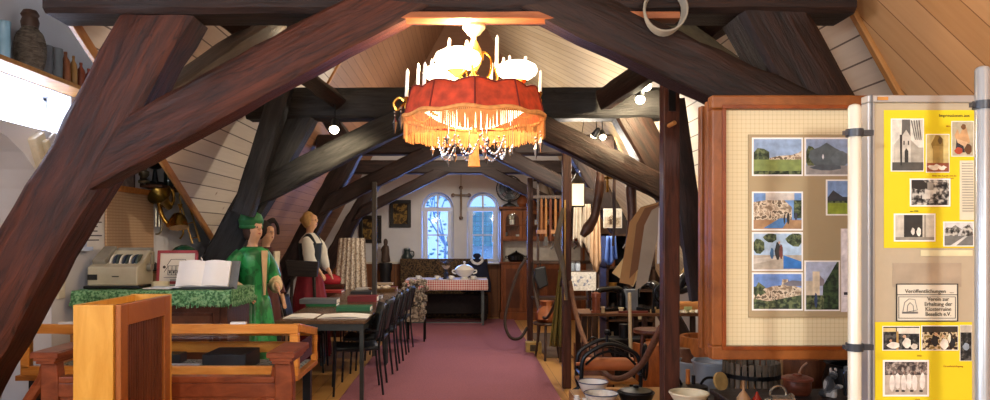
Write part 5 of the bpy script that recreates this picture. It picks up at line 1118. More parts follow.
pic(894, 213.5, 935.5, 241.5, yr, 'photo of two pale figures in a dark gateway on the upper yellow poster', [('#c0bcac', FULL), (DK, [(.22, .12), (.22, 1), (.7, 1), (.7, .12)]), ('#8c887a', R4(0, 0, 1, .12)), ('#dcd8cc', blob(.45, .35, .05, .14)), ('#e4e0d4', blob(.6, .33, .06, .17)), ('#8e8a7c', R4(.74, .12, .78, 1))], border=.05)
pic(943.5, 221.5, 974, 246.5, yr, 'grey photo of a path between bare trees on the upper yellow poster', [('#c4c6c4', FULL), (BWP, blob(.3, .6, .3, .25, 14, .3)), (BWP, blob(.8, .6, .22, .3, 14, .3, 4)), ('#6e706c', R4(0, 0, 1, .42)), ('#c8c8c2', [(.2, 0), (.4, .0), (.8, .4), (.72, .42)])], border=.04)
sh = pic(960, 160.5, 974, 220, yr, 'narrow white sheet of small print at the right of the upper yellow poster', [('#9c9888', R4(.1, .95-.045*i, .95, .965-.045*i)) for i in range(19)], name='printed_sheet', border=.02, cat='sheet', base='#dcd6bc')
# sign
sx0, sz0 = XX(896.5, yr), ZZ(321, yr)
t = thing('framed_sign', 'small framed black and white sign with a chapel drawing between the yellow posters', 'sign', (sx0, yr, sz0)); w_ = XX(957.5, yr)-sx0; h_ = ZZ(284, yr)-sz0
MB().bb(0, w_, -.0, .002, 0, h_).build('sheet', plain('#d9d3bf', .7, 0, .02), t)
m = MB(); e = .0025; framebars(m, -.001, w_+.001, -.001, h_+.001, -.002, .001, e); m.bb(.002, w_-.002, -.001, 0, h_*.70, h_*.70+.0022); framebars(m, .006, w_-.006, .008, h_*.66, -.001, 0, .0016); m.build('border', plain('#2c2824', .7, 0, 0), t)
text('lettering', 'Veröffentlichungen', .0165, (w_*.47, -.0015, h_*.76), INK, t, sx=1.0); text('lettering', '.....', .0165, (w_*.9, -.0015, h_*.76), INK, t, sx=.7)
for i, s in enumerate(('Verein zur', 'Erhaltung der', 'Klosterruine', 'Beselich e.V.')): text('lettering', s, .0170, (w_*.68, -.0015, h_*(.545-.135*i)), INK, t, sx=.92)
m = MB(); m.tube([(w_*.10, -.001, h_*.25), (w_*.13, -.001, h_*.5), (w_*.2, -.001, h_*.6), (w_*.3, -.001, h_*.58), (w_*.34, -.001, h_*.3), (w_*.1, -.001, h_*.22)], .0009, 4); m.tube([(w_*.17, -.001, h_*.25), (w_*.18, -.001, h_*.42), (w_*.22, -.001, h_*.5), (w_*.27, -.001, h_*.42), (w_*.28, -.001, h_*.25)], .0009, 4); m.bb(w_*.09, w_*.35, -.001, 0, h_*.2, h_*.25); m.build('chapel_drawing', plain('#6c6a66', .8), t)
tag(MB().bb(0, XX(962, yr)-XX(893, yr), 0, .001, 0, ZZ(263, yr)-ZZ(287, yr)).build('tape_sheet', plain('#a89a84', .35), loc=(XX(893, yr), yr+.0024, ZZ(287, yr))), 'glossy tan sheet showing above the framed sign', 'sheet')
tag(MB().bb(0, .16, 0, .0012, 0, .018).build('paper_strip', plain('#d8d2a8', .6), loc=(XX(921, yr), yr+.0016, ZZ(256, yr))), 'pale paper strip under the upper yellow poster', 'paper')
p2 = poster(875, 322, 972, 520, 'lower yellow poster with village group photos at the bottom of the notice board'); X2_, Z2_ = XX(875, yq), ZZ(520, yq)
tx(p2, X2_, Z2_, 919, 356.5, 0, '1950', OCH, .007); tx(p2, X2_, Z2_, 953, 367, 0, 'Grundsteinlegung', OCH, .0085); tx(p2, X2_, Z2_, 917, 400.5, 0, '1948', OCH, .008)
FEST = speckle(['#1a1816', '#4a3a28', '#c9b892', '#7c6a3a'], 60, name='photo_fest', detail=4)
pic(882.5, 326, 920, 350.5, yr, 'photo of people under a white awning on the lower yellow poster', [(BWD, FULL), ('#c8b47c', R4(0, .78, .35, .95)), ('#d8d0c0', R4(.38, .7, 1, .95)), ('#a8884c', R4(.36, 0, .42, .8)), ('#d8d2c4', blob(.28, .2, .18, .14)), ('#dcd6c8', blob(.65, .3, .12, .22)), ('#c49c7c', blob(.58, .58, .05, .07)), ('#b48c6c', blob(.2, .4, .04, .06)), ('#d0c8b8', blob(.85, .15, .1, .12))], border=.03)
pic(921.5, 325.5, 958.5, 350.5, yr, 'old photo of a festive crowd, top middle of the lower yellow poster', [(FEST, FULL), ('#2c2820', R4(0, .75, 1, 1)), ('#e0dacc', blob(.62, .25, .12, .22)), ('#14181c', blob(.35, .4, .1, .25)), ('#c8a078', blob(.38, .66, .05, .07)), ('#c8a078', blob(.58, .58, .04, .06)), ('#dcd4bc', blob(.76, .5, .04, .2)), ('#14181c', blob(.85, .3, .08, .2))], border=.03)
pic(960, 325, 972, 361, yr, 'narrow dark old photo at the right of the lower yellow poster', [(BWD, FULL), ('#b8b2a4', R4(0, .8, 1, 1)), ('#8c98a4', blob(.5, .4, .3, .1))], border=.03)
pic(883, 360, 929, 396.5, yr, 'sepia group photo of women in pale dresses on the lower yellow poster', [('#b4a898', FULL), (speckle(['#3a3230', '#6e645c', '#a89c90'], 70, name='photo_hedge'), R4(0, .6, 1, 1))]+[('#e2dad0', blob(x, .36+.05*(i % 2), .065, .26, 8, .1, i)) for i, x in enumerate((.17, .3, .44, .57, .7, .88))]+[('#7c6458', blob(x, .68+.04*(i % 2), .025, .05, 8)) for i, x in enumerate((.19, .32, .45, .57, .69, .86))]+[('#2c2826', blob(x, .12, .05, .035, 8)) for x in (.28, .42, .62, .84)], border=.05)

# ------------------------------------------------------------------ dresser with fan at the far right end
DW = wood('#8e4f26', '#5e3013', .4, 3, (3, 3, 1), .1); Yd = 13.0
dx0, dx1 = XX(501, Yd), XX(586, Yd); t = thing('dresser', 'tall red brown dresser with glass doors beside the right arched window', 'dresser', (dx0, Yd, 0)); W = dx1-dx0
zl = ZZ(262, Yd); zu0 = ZZ(241, Yd); zu1 = ZZ(209, Yd)
MB().bb(0, W, 0, .42, .06, zl-.03).build('base_cabinet', DW, t, bevel=.006); MB().bb(-.03, W+.03, -.03, .42, zl-.03, zl).build('worktop', DW, t, bevel=.005)
MB().bb(-.02, W, -.02, .42, 0, .14).build('plinth', DW, t)
MB().bb(.02, W-.02, .38, .42, zl, zu0).build('back_panel', plain('#cfc8bc', .6), t)
for x in (0, W-.04): MB().bb(x, x+.04, .14, .42, zl, zu0).build('side_panel', DW, t)
m = MB(); m.bb(0, W, .38, .42, zu0, zu1); m.bb(0, .03, .14, .42, zu0, zu1); m.bb(W-.03, W, .14, .42, zu0, zu1); m.bb(0, W, .14, .42, zu0, zu0+.03); m.bb(0, W, .14, .42, zu1-.03, zu1); m.bb(.03, W-.03, .16, .38, (zu0+zu1)/2-.01, (zu0+zu1)/2+.01); m.build('upper_cabinet', DW, t)
MB().bb(-.04, W+.04, .10, .42, zu1, zu1+.05).build('cornice', DW, t, bevel=.01)
for i in range(4):
    w = (W-.06)/4; x = .03+w*i; d = MB(); framebars(d, x+.005, x+w-.005, zu0+.03, zu1-.03, .12, .14, .055)
    ah = arch(x+w/2, w-.12, zu0+.09, zu1-.2, 8); top = zu1-.085
    a2 = ah[2:]
    for k in range(len(a2)-1): d.add([(a2[k][0], .13, a2[k][1]), (a2[k][0], .13, top), (a2[k+1][0], .13, top), (a2[k+1][0], .13, a2[k+1][1])], [(0, 1, 2, 3)])
    do = d.build('glass_door', wood('#a2602e', '#7a4219', .4, 3, (3, 3, 1), .1), t); MB().bb(x+.05, x+w-.05, .132, .136, zu0+.08, zu1-.085).build('pane', GLASS, do)
    MB().ball((x+w-.03 if i % 2 == 0 else x+.03, .11, (zu0+zu1)/2), .012, n=8).build('door_knob', BRASS, do)
    d = MB(); d.bb(x+.01, x+w-.01, -.015, 0, .16, zl-.05); do = d.build('lower_door', DW, t, bevel=.005); d = MB(); d.bb(x+.06, x+w-.06, -.022, -.014, .22, zl-.12); d.build('door_panel', wood('#6d3a1c', '#4a2610', .4, 3, (3, 3, 1), .1), do, bevel=.005)
zm = (zu0+zu1)/2+.0105
for i in range(14):
    x = dx0+.10+.115*i; s = i % 3; lvl = i % 2; z = zm if lvl else zu0+.031
    m = MB(); m.shell([(.03, 0), (.008, .01), (.008, .05), (.035, .08), (.03, .13)] if s == 0 else [(.04, 0), (.045, .02), (.045, .09)], n=14, th=.003)
    tag(m.build('wine_glass' if s == 0 else 'china_cup', plain('#c8d4dc', .1, .1) if s == 0 else POR, loc=(x, Yd+.27, z), smooth=True), ('clear stemmed glass' if s == 0 else 'white china cup')+' behind the dresser doors on the '+('upper' if lvl else 'lower')+' shelf', 'glass' if s == 0 else 'cup', 'glassware in the dresser '+('upper' if lvl else 'lower')+(' glasses' if s == 0 else ' cups'))
t = thing('casserole_pot', 'black lidded pot on the dresser worktop below the glass doors', 'pot', (XX(517, Yd), Yd+.2, zl+.001)); m = MB(); m.lathe([(.12, 0), (.15, .03), (.155, .11), (.14, .125), (.05, .17), (.02, .18), (.02, .2), (.001, .205)], n=22); m.build('body', plain('#151618', .2), t, smooth=True)
for s in (-1, 1): m = MB(); m.tube(spline([(s*.15, 0, .09), (s*.19, 0, .1), (s*.19, 0, .07), (s*.15, 0, .06)], 4), .009, 6); m.build('handle', plain('#151618', .2), t)
tag(MB().bb(-.08, .08, -.06, .06, 0, .02).build('white_booklet', WHITE, loc=(XX(524, Yd)+.15, Yd+.1, zl+.001)), 'white booklet lying on the dresser worktop beside the black pot', 'booklet')
zt_ = zu1+.051
t = thing('desk_fan', 'large grey table fan standing on top of the dresser', 'fan', (XX(510, Yd), Yd+.24, zt_)); hc = ZZ(188, Yd)-zt_; FM = plain('#3c4650', .4, .5)
m = MB(); m.lathe([(.13, 0), (.13, .02), (.08, .05), (.03, .07), (.022, hc-.05)], n=18); m.build('base', plain('#30363c', .4, .3), t, smooth=True)
m = MB(); m.cyl((0, -.02, hc), (0, .14, hc), .06, .05, 16); m.build('motor', plain('#30363c', .4, .3), t, smooth=True)
bl = plain('#7d8a94', .35, .2)
for k in range(4):
    M = Matrix.Translation((0, -.06, hc)) @ Matrix.Rotation(k*PI/2+.5, 4, 'Y')
    m2 = MB(); m2.add([tuple(M @ Vector((r*math.cos(a), .03*math.sin(a*2), r*math.sin(a)))) for r in (.04, .12, .20) for a in (0, .4, .8, 1.1)], [(i*4+j, i*4+j+1, (i+1)*4+j+1, (i+1)*4+j) for i in range(2) for j in range(3)]); m2.build('blade', bl, t, solid=.006)
m = MB()
for y in (-.11, -.01):
    for r in (.235, .17, .1): m.tube([(r*math.cos(2*PI*i/32), y+(-.03 if y < -.05 else .02)*(1-r/.235), hc+r*math.sin(2*PI*i/32)) for i in range(32)], .004 if r < .2 else .009, 5, closed=True)
for k in range(28):
    a = 2*PI*k/28; m.tube([(.04*math.cos(a), -.14, hc+.04*math.sin(a)), (.235*math.cos(a), -.11, hc+.235*math.sin(a)), (.235*math.cos(a), -.01, hc+.235*math.sin(a))], .0025, 4)
m.build('guard', FM, t, smooth=True)
def pot(name, label, cat, px, Y, z, prof, mat, hnd=None, sc=1):
    t = thing(name, label, cat, (XX(px, Y), Y, z)); m = MB(); m.shell([(a*sc, b*sc) for a, b in prof], n=22); m.build('body', mat, t, smooth=True)
    if hnd: m = MB(); m.tube(spline([(a*sc, 0, b*sc) for a, b in hnd], 5), .012*sc, 6); m.build('handle', mat, t, smooth=True)
    return t
JUG = [(.06, 0), (.1, .05), (.11, .14), (.07, .24), (.05, .3), (.06, .34)]; JH = [(.055, .31), (.13, .28), (.14, .18), (.1, .1)]
pot('pitcher', 'pale grey stoneware pitcher standing on the dresser, right of the fan', 'pitcher', 543.5, Yd+.22, zt_, JUG, plain('#9a8e82', .4), JH, 1.35)
pot('clay_pot', 'small orange brown clay pot on the dresser next to the fan', 'pot', 522.5, Yd+.22, zt_, [(.05, 0), (.09, .05), (.08, .12), (.04, .17), (.05, .2)], plain('#a0603a', .5), None, 1.15)
pot('green_vase', 'small dark green vase on the dresser right of the pitcher', 'vase', 554.5, Yd+.22, zt_, [(.05, 0), (.08, .05), (.07, .12), (.04, .17), (.05, .2)], plain('#3c4a34', .4), None, 1.1)
pot('clay_pot', 'small reddish clay pot half hidden by the thin upright post on the dresser', 'pot', 533, Yd+.25, zt_, [(.05, 0), (.07, .04), (.06, .1), (.045, .13)], plain('#8c5436', .5), None, 1.1)

# ------------------------------------------------------------------ tool rack and hanging things
Yr = 9.3; rx0, rx1 = XX(537, Yr), XX(598, Yr); t = thing('tool_rack', 'dark open rack with three cross rails behind the upright posts', 'rack', (rx0, Yr, 0)); W = rx1-rx0
RK = wood('#4a3326', '#2a1c14', .5, 3, (3, 3, 3), .1)
for x in (0.0, W*.5, W-.03): MB().bb(x, x+.03, 0, .03, 0, ZZ(179, Yr)).build('post', RK, t)
for py in (180, 197, 262): MB().bb(-.05, W, -.03, 0, ZZ(py, Yr)-.02, ZZ(py, Yr)+.02).build('rail', RK, t)
MB().bb(-.05, W, -.02, .3, ZZ(300, Yr), ZZ(300, Yr)+.03).build('shelf', RK, t)
tl = [('wooden hammer', '#8a5a34', 541), ('long handled chisel', '#9a6a3a', 545.5), ('rusty pincers', '#6a3a28', 550), ('wooden mallet', '#a4703e', 555), ('turned spindle', '#7c4c2c', 560), ('iron file', '#3c3a3a', 573), ('drawknife', '#4c4644', 579)]
for i, (nm_, c_, px) in enumerate(tl):
    z = ZZ(197, Yr)-.03; t = thing(nm_.replace(' ', '_'), nm_+' hanging from the middle rail of the dark tool rack', 'tool', (XX(px, Yr), Yr-.055, z)); L = .42+.06*(i % 3)
    m = MB(); m.tube([(0, 0, 0), (0, 0, -L*.5), (0, 0, -L)], [.014, .018, .014], 8); m.tube([(0, .02, .0), (0, .025, .03)], .004, 5); m.build('shaft', plain(c_, .5, 0, .15), t, smooth=True)
    m = MB()
    if i % 3 == 0: m.box((0, 0, -L), (.13, .05, .05))
    elif i % 3 == 1: m.prism([(-.02, -L), (.02, -L), (.03, -L-.12), (-.03, -L-.12)], .012)
    else: m.tube(spline([(0, 0, -L), (.04, 0, -L-.05), (.0, 0, -L-.1)], 4), .012, 6)
    m.build('head', plain('#3a3634' if i % 3 else c_, .5), t)
def hung(name, label, cat, pts, Y, r, mat, n=10):
    q = [P(px, py, Y) for px, py in pts]; o = q[0]; m = MB(); pp = spline([tuple(a-o) for a in q], 5)
    rr_ = []; k = len(q)
    for i in range(len(pp)):
        f = i/5; j = min(int(f), k-2); rr_.append((r[j]*(1-(f-j))+r[j+1]*(f-j))*Y/F)
    m.tube(pp, rr_, n); ob = m.build(name, mat, loc=o, smooth=True); return tag(ob, label, cat)
LEA = plain('#4e3023', .45, 0, .25, 15, .2)
hung('leather_boot', 'long brown leather boot hanging sole down beside the lantern', 'boot', [(599, 166), (600, 185), (597, 205), (594, 218), (588, 228), (582, 236)], 6.7, [3, 5, 4.5, 4.5, 6, 3], LEA)
hung('leather_boot', 'narrow dark brown boot leg hanging left of the hanging cardboard sheets', 'boot', [(631, 168), (631, 190), (632, 215), (630, 240), (627, 250)], 6.6, [4, 5.5, 4.5, 4, 5], LEA)
hung('walking_stick', 'thin dark turned stick hanging between the two brown boots', 'stick', [(614.5, 172), (614, 195), (614.5, 220), (613, 246)], 6.7, [1.4, 1.8, 1.7, 1.2], plain('#3a2620', .5))
hung('grey_felt_cloth', 'grey felt cloth hanging against the upright post midway along the rope', 'cloth', [(563, 208), (559, 228), (557, 245), (562, 262), (565, 285), (567, 300)], 7.05, [1.5, 3, 3.2, 3, 2, 1.2], plain('#6a6256', .9, 0, .15))
t = thing('olive_coat', 'olive green cloth coat hanging behind the upright post midway along the rope', 'coat', P(556, 262, 7.45))
m = MB(); kk = 7.45/F
m.grid(lambda u, v: Vector(((6-4*v*.4+(-2-9*v)+(2+13*v)*u)*kk, -.03+.03*math.sin(u*16)*(.3+v), -84*kk*v)), 30, 12); m.build('cloth', plain('#6e6028', .9, 0, .2, 12), t, smooth=True, solid=.012)
# lantern
t = thing('lantern', 'lit square glass lantern hanging behind the upright post', 'lantern', P(577, 207, 7.6)); kk = 7.6/F; w = 7*kk; h = 24*kk
m = MB(); framebars(m, -w, w, 0, h, -w, -w+.012, .012); framebars(m, -w, w, 0, h, w-.012, w, .012); m.bb(-w, w, -w, w, 0, .012); m.build('frame', plain('#6d6048', .4, .5), t)
m = MB(); m.lathe([(w*1.35, h), (w*.5, h+.07), (.02, h+.09), (.02, h+.11)], n=4, M=Matrix.Rotation(PI/4, 4, 'Z')); m.build('roof', plain('#3c352c', .5, .4), t)
m = MB(); m.bb(-w+.01, w-.01, -w+.014, w-.014, .014, h-.012); m.build('frosted_glass', plain('#efe6cc', .5, 0, 0, emis='#ffe9c0', es=.8), t)
m = MB(); m.tube([(.03*math.cos(a), 0, h+.13+.03*math.sin(a)) for a in [2*PI*i/14 for i in range(14)]], .005, 5, closed=True); m.tube([(0, 0, h+.16), (.05, -.2, .95)], .004, 5); m.build('hanger', IRON, t)
# white shirts and cloths
for i, (px0, px1, py0, py1, c_, Y, lb) in enumerate(((573, 583, 200, 243, '#c9bfae', 8.9, 'cream old shirt hanging left in the row below the lantern'), (582, 592, 204, 248, '#b9ab98', 8.8, 'beige cloth hanging right of the cream old shirt'), (590, 601, 212, 266, '#b49474', 8.3, 'tan cloth hanging behind the brown leather boot'), (605, 617, 236, 262, '#5577c4', 7.9, 'bright blue bag hanging beneath the white picture card'), (560, 569, 262, 300, '#aab4c8', 8.4, 'pale blue papers standing at the post foot of the tool rack'))):
    p = P((px0+px1)/2, py0, Y); kk = Y/F; w = (px1-px0)/2*kk; h = (py1-py0)*kk; m = MB()
    m.grid(lambda u, v: Vector((-w*(.7+.3*v)+2*w*(.7+.3*v)*u, .02*math.sin(u*14+i), -h*v*(1-.12*math.sin(u*5+i)))), 20, 8)
    tag(m.build('hanging_cloth' if i != 3 else 'blue_bag', plain(c_, .85, 0, .12, 12), loc=p, smooth=True, solid=.012), lb, 'cloth' if i != 3 else 'bag')
pic(603.5, 208.5, 622, 228, 7.8, 'white card with a small brown building picture hanging behind the tools', [('#d8cdb8', FULL), ('#e8e2d4', R4(0, .55, 1, 1)), (STN, [(.2, .15), (.2, .5), (.45, .7), (.75, .5), (.9, .5), (.9, .15)]), ('#5a4434', R4(.3, .15, .45, .45)), ('#4a3a30', R4(.6, .2, .7, .4))], name='picture_card', cat='card', thick=.006)
t = thing('brass_cross', 'small brass cross hanging between the boots above the white card', 'cross', P(607.5, 181, 7.7)); m = MB(); m.bb(-.012, .012, -.006, .006, -.12, .1); m.bb(-.06, .06, -.006, .006, .02, .045)
m.ball((0, 0, .11), .02, n=8); m.build('cross', BRASS, t)
# cardboard sheets tied to the tall post
def sheetpoly(pts, Y, c_, name, label, cat, dy=0, tilt=0):
    q = [P(a, b, Y) for a, b in pts]; o = q[0]; m = MB(); n = len(q); m.add([(a.x-o.x, tilt*(o.z-a.z), a.z-o.z) for a in q]+[(a.x-o.x, tilt*(o.z-a.z)+.005, a.z-o.z) for a in q], [tuple(range(n)), tuple(range(2*n-1, n-1, -1))]+[(i, (i+1) % n, n+(i+1) % n, n+i) for i in range(n)])
    return tag(m.build(name, plain(c_, .75, 0, .1, 8), loc=o), label, cat)
sheetpoly([(632, 247), (648, 258), (633, 287), (612, 273)], 5.4, '#c8ac76', 'card_sheet', 'square cream sheet tilted below the hanging brown sheets', 'sheet')
sheetpoly([(641, 207), (659, 202), (646, 232), (635, 286), (621, 283), (630, 222)], 5.1, '#9c7648', 'card_sheet', 'tan cardboard sheet hanging leftmost from the tall upright post', 'sheet', tilt=.1)
sheetpoly([(645, 208), (659, 204), (650, 235), (641, 268), (631, 279), (637, 224)], 5.0, '#6e4a2c', 'card_sheet', 'dark brown cardboard sheet hanging in the middle of the bundle on the tall post', 'sheet', tilt=.1)
sheetpoly([(652, 210), (661, 205), (658, 240), (650, 282), (637, 292), (645, 225)], 4.85, '#8c8272', 'card_sheet', 'grey board hanging on the right of the bundle on the tall post', 'sheet', tilt=.1)
sheetpoly([(659, 208), (663, 207), (663, 262), (657, 264)], 4.7, '#c4c2c0', 'paper_roll', 'narrow white paper strip hanging against the tall upright post', 'paper')
# shelving unit with dark back, behind the hanging things
Ys = 8.9; sx0, sx1 = XX(603, Ys), XX(712, Ys); t = thing('storage_shelf', 'wide dark shelving unit crowded with tools behind the hanging boots', 'shelving', (sx0, Ys, 0)); W = sx1-sx0
W = min(W, 2.30-sx0); top = ZZ(234, Ys)
for x in (0, W*.5, W-.03): MB().bb(x, x+.03, -.2, .2, 0, top).build('upright', RK, t)
lv = [.12, .50, .86, ZZ(266, Ys), top]
for z in lv: MB().bb(0, W, -.2, .2, z-.025, z).build('shelf_board', RK, t)
MB().bb(0, W, .2, .22, 0, top).build('back_panel', plain('#1d1a1a', .8), t)
rd = random.Random(21); cn = [('rusty', '#6e3c24'), ('grey', '#6c6e70'), ('cream', '#b8aa8c'), ('black', '#1d1e20'), ('brown', '#6a4630'), ('dark blue', '#2c3c5c'), ('ochre', '#a4752e'), ('dull green', '#46523c')]
kn = ['jar', 'box', 'tin', 'bottle', 'bowl']; sn = ['bottom', 'second', 'third', 'upper']; used = set()
for li in range(4):
    x = .1; pos = 0
    while x < W-.12:
        for tr_ in range(60):
            c = rd.choice(cn); kd = rd.choice(kn)
            if (c[0], kd, li) not in used: break
        used.add((c[0], kd, li)); r = rd.uniform(.045, .075); hh = rd.uniform(.1, .2); 
        if abs(x-W*.5) < .1: x = W*.5+.11
        m = MB()
        if kd == 'box': m.bb(-r, r, -r, r, 0, hh*.7); m.bb(-r-.004, r+.004, -r-.004, r+.004, hh*.7, hh*.8)
        elif kd == 'jar': m.lathe([(r*.8, 0), (r, .02), (r, hh*.7), (r*.7, hh*.85), (r*.75, hh)], n=14)
        elif kd == 'tin': m.lathe([(r, 0), (r, hh), (r*.9, hh), (r*.85, hh-.01)], n=14)
        elif kd == 'bottle': m.lathe([(r*.6, 0), (r*.65, .01), (r*.65, hh*.9), (r*.2, hh*1.1), (r*.2, hh*1.35)], n=14)
        else: m.shell([(r*.4, 0), (r*.9, .04), (r, .08)], n=14)
        tag(m.build('storage_'+kd, plain(c[1], .5, 0, .2), loc=(sx0+x, Ys-.08, lv[li]+.001), smooth=(kd != 'box')), '%s %s on the %s shelf of the dark shelving unit' % (c[0], kd, sn[li]), kd)
        x += r*2+rd.uniform(.06, .12)
# embroidered white cloth and jars on a small table behind post
Yt = 8.3; tx0, tx1 = XX(562, Yt), XX(597, Yt); t = thing('side_table', 'narrow table with a white embroidered cloth hanging over its front', 'table', ((tx0+tx1)/2, Yt, 0)); hw = (tx1-tx0)/2; zt_ = ZZ(271.5, Yt)
MB().bb(-hw, hw, 0, .35, zt_-.025, zt_).build('tabletop', RK, t)
for s in (-1, 1):
    for y in (.03, .32): MB().bb(s*(hw-.03)-.02, s*(hw-.03)+.02, y-.02, y+.02, 0, zt_-.025).build('leg', RK, t)
pic(563, 272, 596, 290.5, Yt-.012, 'white cloth with grey blue floral embroidery hanging off the side table', [('#dcd9d2', FULL)]+[('#8c94a8', blob(.15+.1*i, .5+.25*math.sin(i*2.1), .035, .10, 7, .4, i)) for i in range(8)]+[('#a0a6b4', blob(.2+.1*i, .5+.25*math.cos(i*1.7), .03, .05, 7, .3, i+9)) for i in range(7)], name='embroidered_cloth', cat='cloth', thick=.006, base='#dcd9d2')
for px, c_, lb in ((568, '#9db0c8', 'small pale blue jar at the left of the side table'), (574, '#7c8690', 'small grey jar in the middle of the side table'), (579.5, '#b0bccc', 'small glass jar with a light lid at the right of the side table')):
    t = thing('storage_jar', lb, 'jar', (XX(px, Yt), Yt+.12, zt_+.001)); m = MB(); m.lathe([(.028, 0), (.03, .01), (.03, .08), (.024, .09)], n=14); m.build('body', plain(c_, .2), t, smooth=True); m = MB(); m.lathe([(.026, .09), (.026, .11), (.001, .112)], n=14); m.build('lid', plain('#5a5a5c', .4), t, smooth=True)
pot('round_pot', 'round black iron pot on the floor in front of the side table', 'pot', 593, 8.05, .001, [(.08, 0), (.16, .08), (.17, .16), (.13, .25)], IRON, [(.13, .22), (0, .38), (-.13, .22)])
tag(MB().bb(0, .36, 0, .2, 0, .3).build('wooden_crate', wood('#7a4c28', '#54321a', .5), loc=(XX(576, 8.0), 7.98, .001)), 'small brown wooden crate on the floor under the embroidered cloth', 'crate')
# ------------------------------------------------------------------ ropes
def rope(label, pts, r, mat, br=None):
    q = [P(a, b, y) for a, b, y in pts]; o = q[0]; m = MB(); sp_ = spline([tuple(a-o) for a in q], 8); m.tube(sp_, r, 9); return tag(m.build('barrier_rope', mat, loc=o, smooth=True), label, 'rope')
ROPE = plain('#6a4632', .8, 0, .2, 30, .3); ROPED = plain('#33241e', .8, 0, .2, 30)
rope('thick brown rope sagging from the midway upright post to the tall near post', [(570, 282, 7.1), (577, 318, 6.7), (590, 352, 6.2), (606, 374, 5.8), (622, 378, 5.4), (640, 366, 5.0), (652, 346, 4.7), (661, 328, 4.42)], .022, ROPE)
rope('dark rope loop hanging down to the carpet from the thin upright post', [(526.5, 258, 9.68), (518, 272, 9.6), (509, 300, 9.5), (505, 322, 9.4), (510, 337, 9.3), (520, 338, 9.4), (527, 328, 9.6)], .02, ROPED)
rope('dark rope sagging between the thin upright post and the midway post', [(532, 260, 9.7), (534, 285, 9.4), (539, 310, 9.0), (546, 318, 8.6), (554, 306, 8.0), (560, 288, 7.5), (563.5, 276, 7.1)], .018, ROPED)
t = thing('black_pouch', 'black leather pouch hanging beside the thin upright post', 'pouch', P(540.5, 268, 9.25)); m = MB(); m.prism([(-.07, 0), (.06, .03), (.10, -.22), (-.02, -.28), (-.09, -.12)], .08); m.build('bag', BLACK, t, bevel=.02); m = MB(); m.tube([(0, 0, .0), (.0, .0, .1)], .006, 5); m.build('strap', BLACK, t)
# stool with leather things near thin post
t = thing('milking_stool', 'low dark three legged stool between the thin and midway upright posts', 'stool', (XX(549, 8.6), 8.85, 0)); zs = ZZ(322, 8.85)
m = MB(); m.lathe([(.16, zs-.03), (.17, zs-.015), (.16, zs)], n=20); m.build('seat', RK, t, smooth=True)
for a in (0.3, 2.4, 4.5): m = MB(); m.tube([(.1*math.cos(a), .1*math.sin(a), zs-.02), (.17*math.cos(a), .17*math.sin(a), 0)], .016, 7); m.build('leg', RK, t)
t = thing('leather_bag', 'crumpled orange brown leather bag lying on the low stool', 'bag', (XX(549, 8.6), 8.85, zs+.001)); m = MB(); m.lathe([(.10, 0), (.14, .04), (.12, .12), (.07, .2), (.09, .26)], n=22, wob=lambda a, z: .14*math.sin(3*a+z*30)+.06*math.sin(7*a)); m.build('body', plain('#8a4c26', .5, 0, .25), t, smooth=True)
t = thing('small_box', 'small yellowish box with a dark picture on the floor at the thin upright post', 'box', (XX(534.5, 9.2), 9.35, .0)); MB().bb(-.10, .10, -.08, .08, 0.001, .14).build('body', plain('#b89c58', .6, 0, .2), t, bevel=.004); MB().bb(-.05, .05, -.083, -.08, .03, .11).build('picture', plain('#4a4030', .6, 0, .4, 30), t)
# ------------------------------------------------------------------ workbench with sewing machines
Yw = 7.3; zt_ = ZZ(313.5, Yw); wx0, wx1 = XX(580, Yw), 2.5
t = thing('workbench', 'long narrow wooden workbench with sewing machines, crossing behind the tall upright post', 'workbench', (wx0, Yw, 0)); W = wx1-wx0; BW2 = wood('#7a5030', '#4c2e1a', .5, 3, (1, 8, 8), .2)
MB().bb(0, W, 0, .5, zt_-.03, zt_).build('worktop', BW2, t, bevel=.004)
for x in (.05, W*.5, W-.05):
    for y in (.05, .45): m = MB(); m.bb(x-.025, x+.025, y-.025, y+.025, 0, zt_-.03); m.build('leg', RK, t)
m = MB(); m.bb(.05, W-.05, .43, .46, .3, .36); m.build('stretcher', RK, t)
zt_ += .001
def sewing(label, px, Y, s, flip=1, wheel=True):
    t = thing('sewing_machine', label, 'sewing machine', (XX(px, Y), Y, zt_), 0 if flip > 0 else PI); B = plain('#101114', .25, .2)
    m = MB(); m.bb(-.2*s, .2*s, -.09*s, .09*s, 0, .03*s); m.build('bed', B, t, bevel=.005)
    m = MB(); m.tube(spline([(.15*s, 0, .03*s), (.15*s, 0, .14*s), (.12*s, 0, .21*s), (0, 0, .225*s), (-.13*s, 0, .22*s), (-.165*s, 0, .19*s), (-.165*s, 0, .10*s)], 5), [.045*s]*8+[.04*s]*5+[.03*s]*10+[.035*s]*8, 10); m.build('arm', B, t, smooth=True)
    m = MB(); m.cyl((-.165*s, 0, .10*s), (-.165*s, 0, .035*s), .006*s); m.bb(-.18*s, -.15*s, -.01, .01, .035*s, .042*s); m.build('needle_bar', STEEL, t)
    m = MB(); r = .075*s; m.tube([(.215*s, r*math.cos(a), .16*s+r*math.sin(a)) for a in [2*PI*i/20 for i in range(20)]], .010*s, 7, closed=True)
    for k in range(5): a = 2*PI*k/5; m.tube([(.215*s, 0, .16*s), (.215*s, r*math.cos(a), .16*s+r*math.sin(a))], .005*s, 5)
    m.cyl((.17*s, 0, .16*s), (.225*s, 0, .16*s), .014*s); m.build('hand_wheel', IRON, t, smooth=True)
    return t
s1 = sewing('black sewing machine standing near the brown bobbin on the workbench', 610, 7.6, 1.0); s1.rotation_euler = (0, 0, .5)
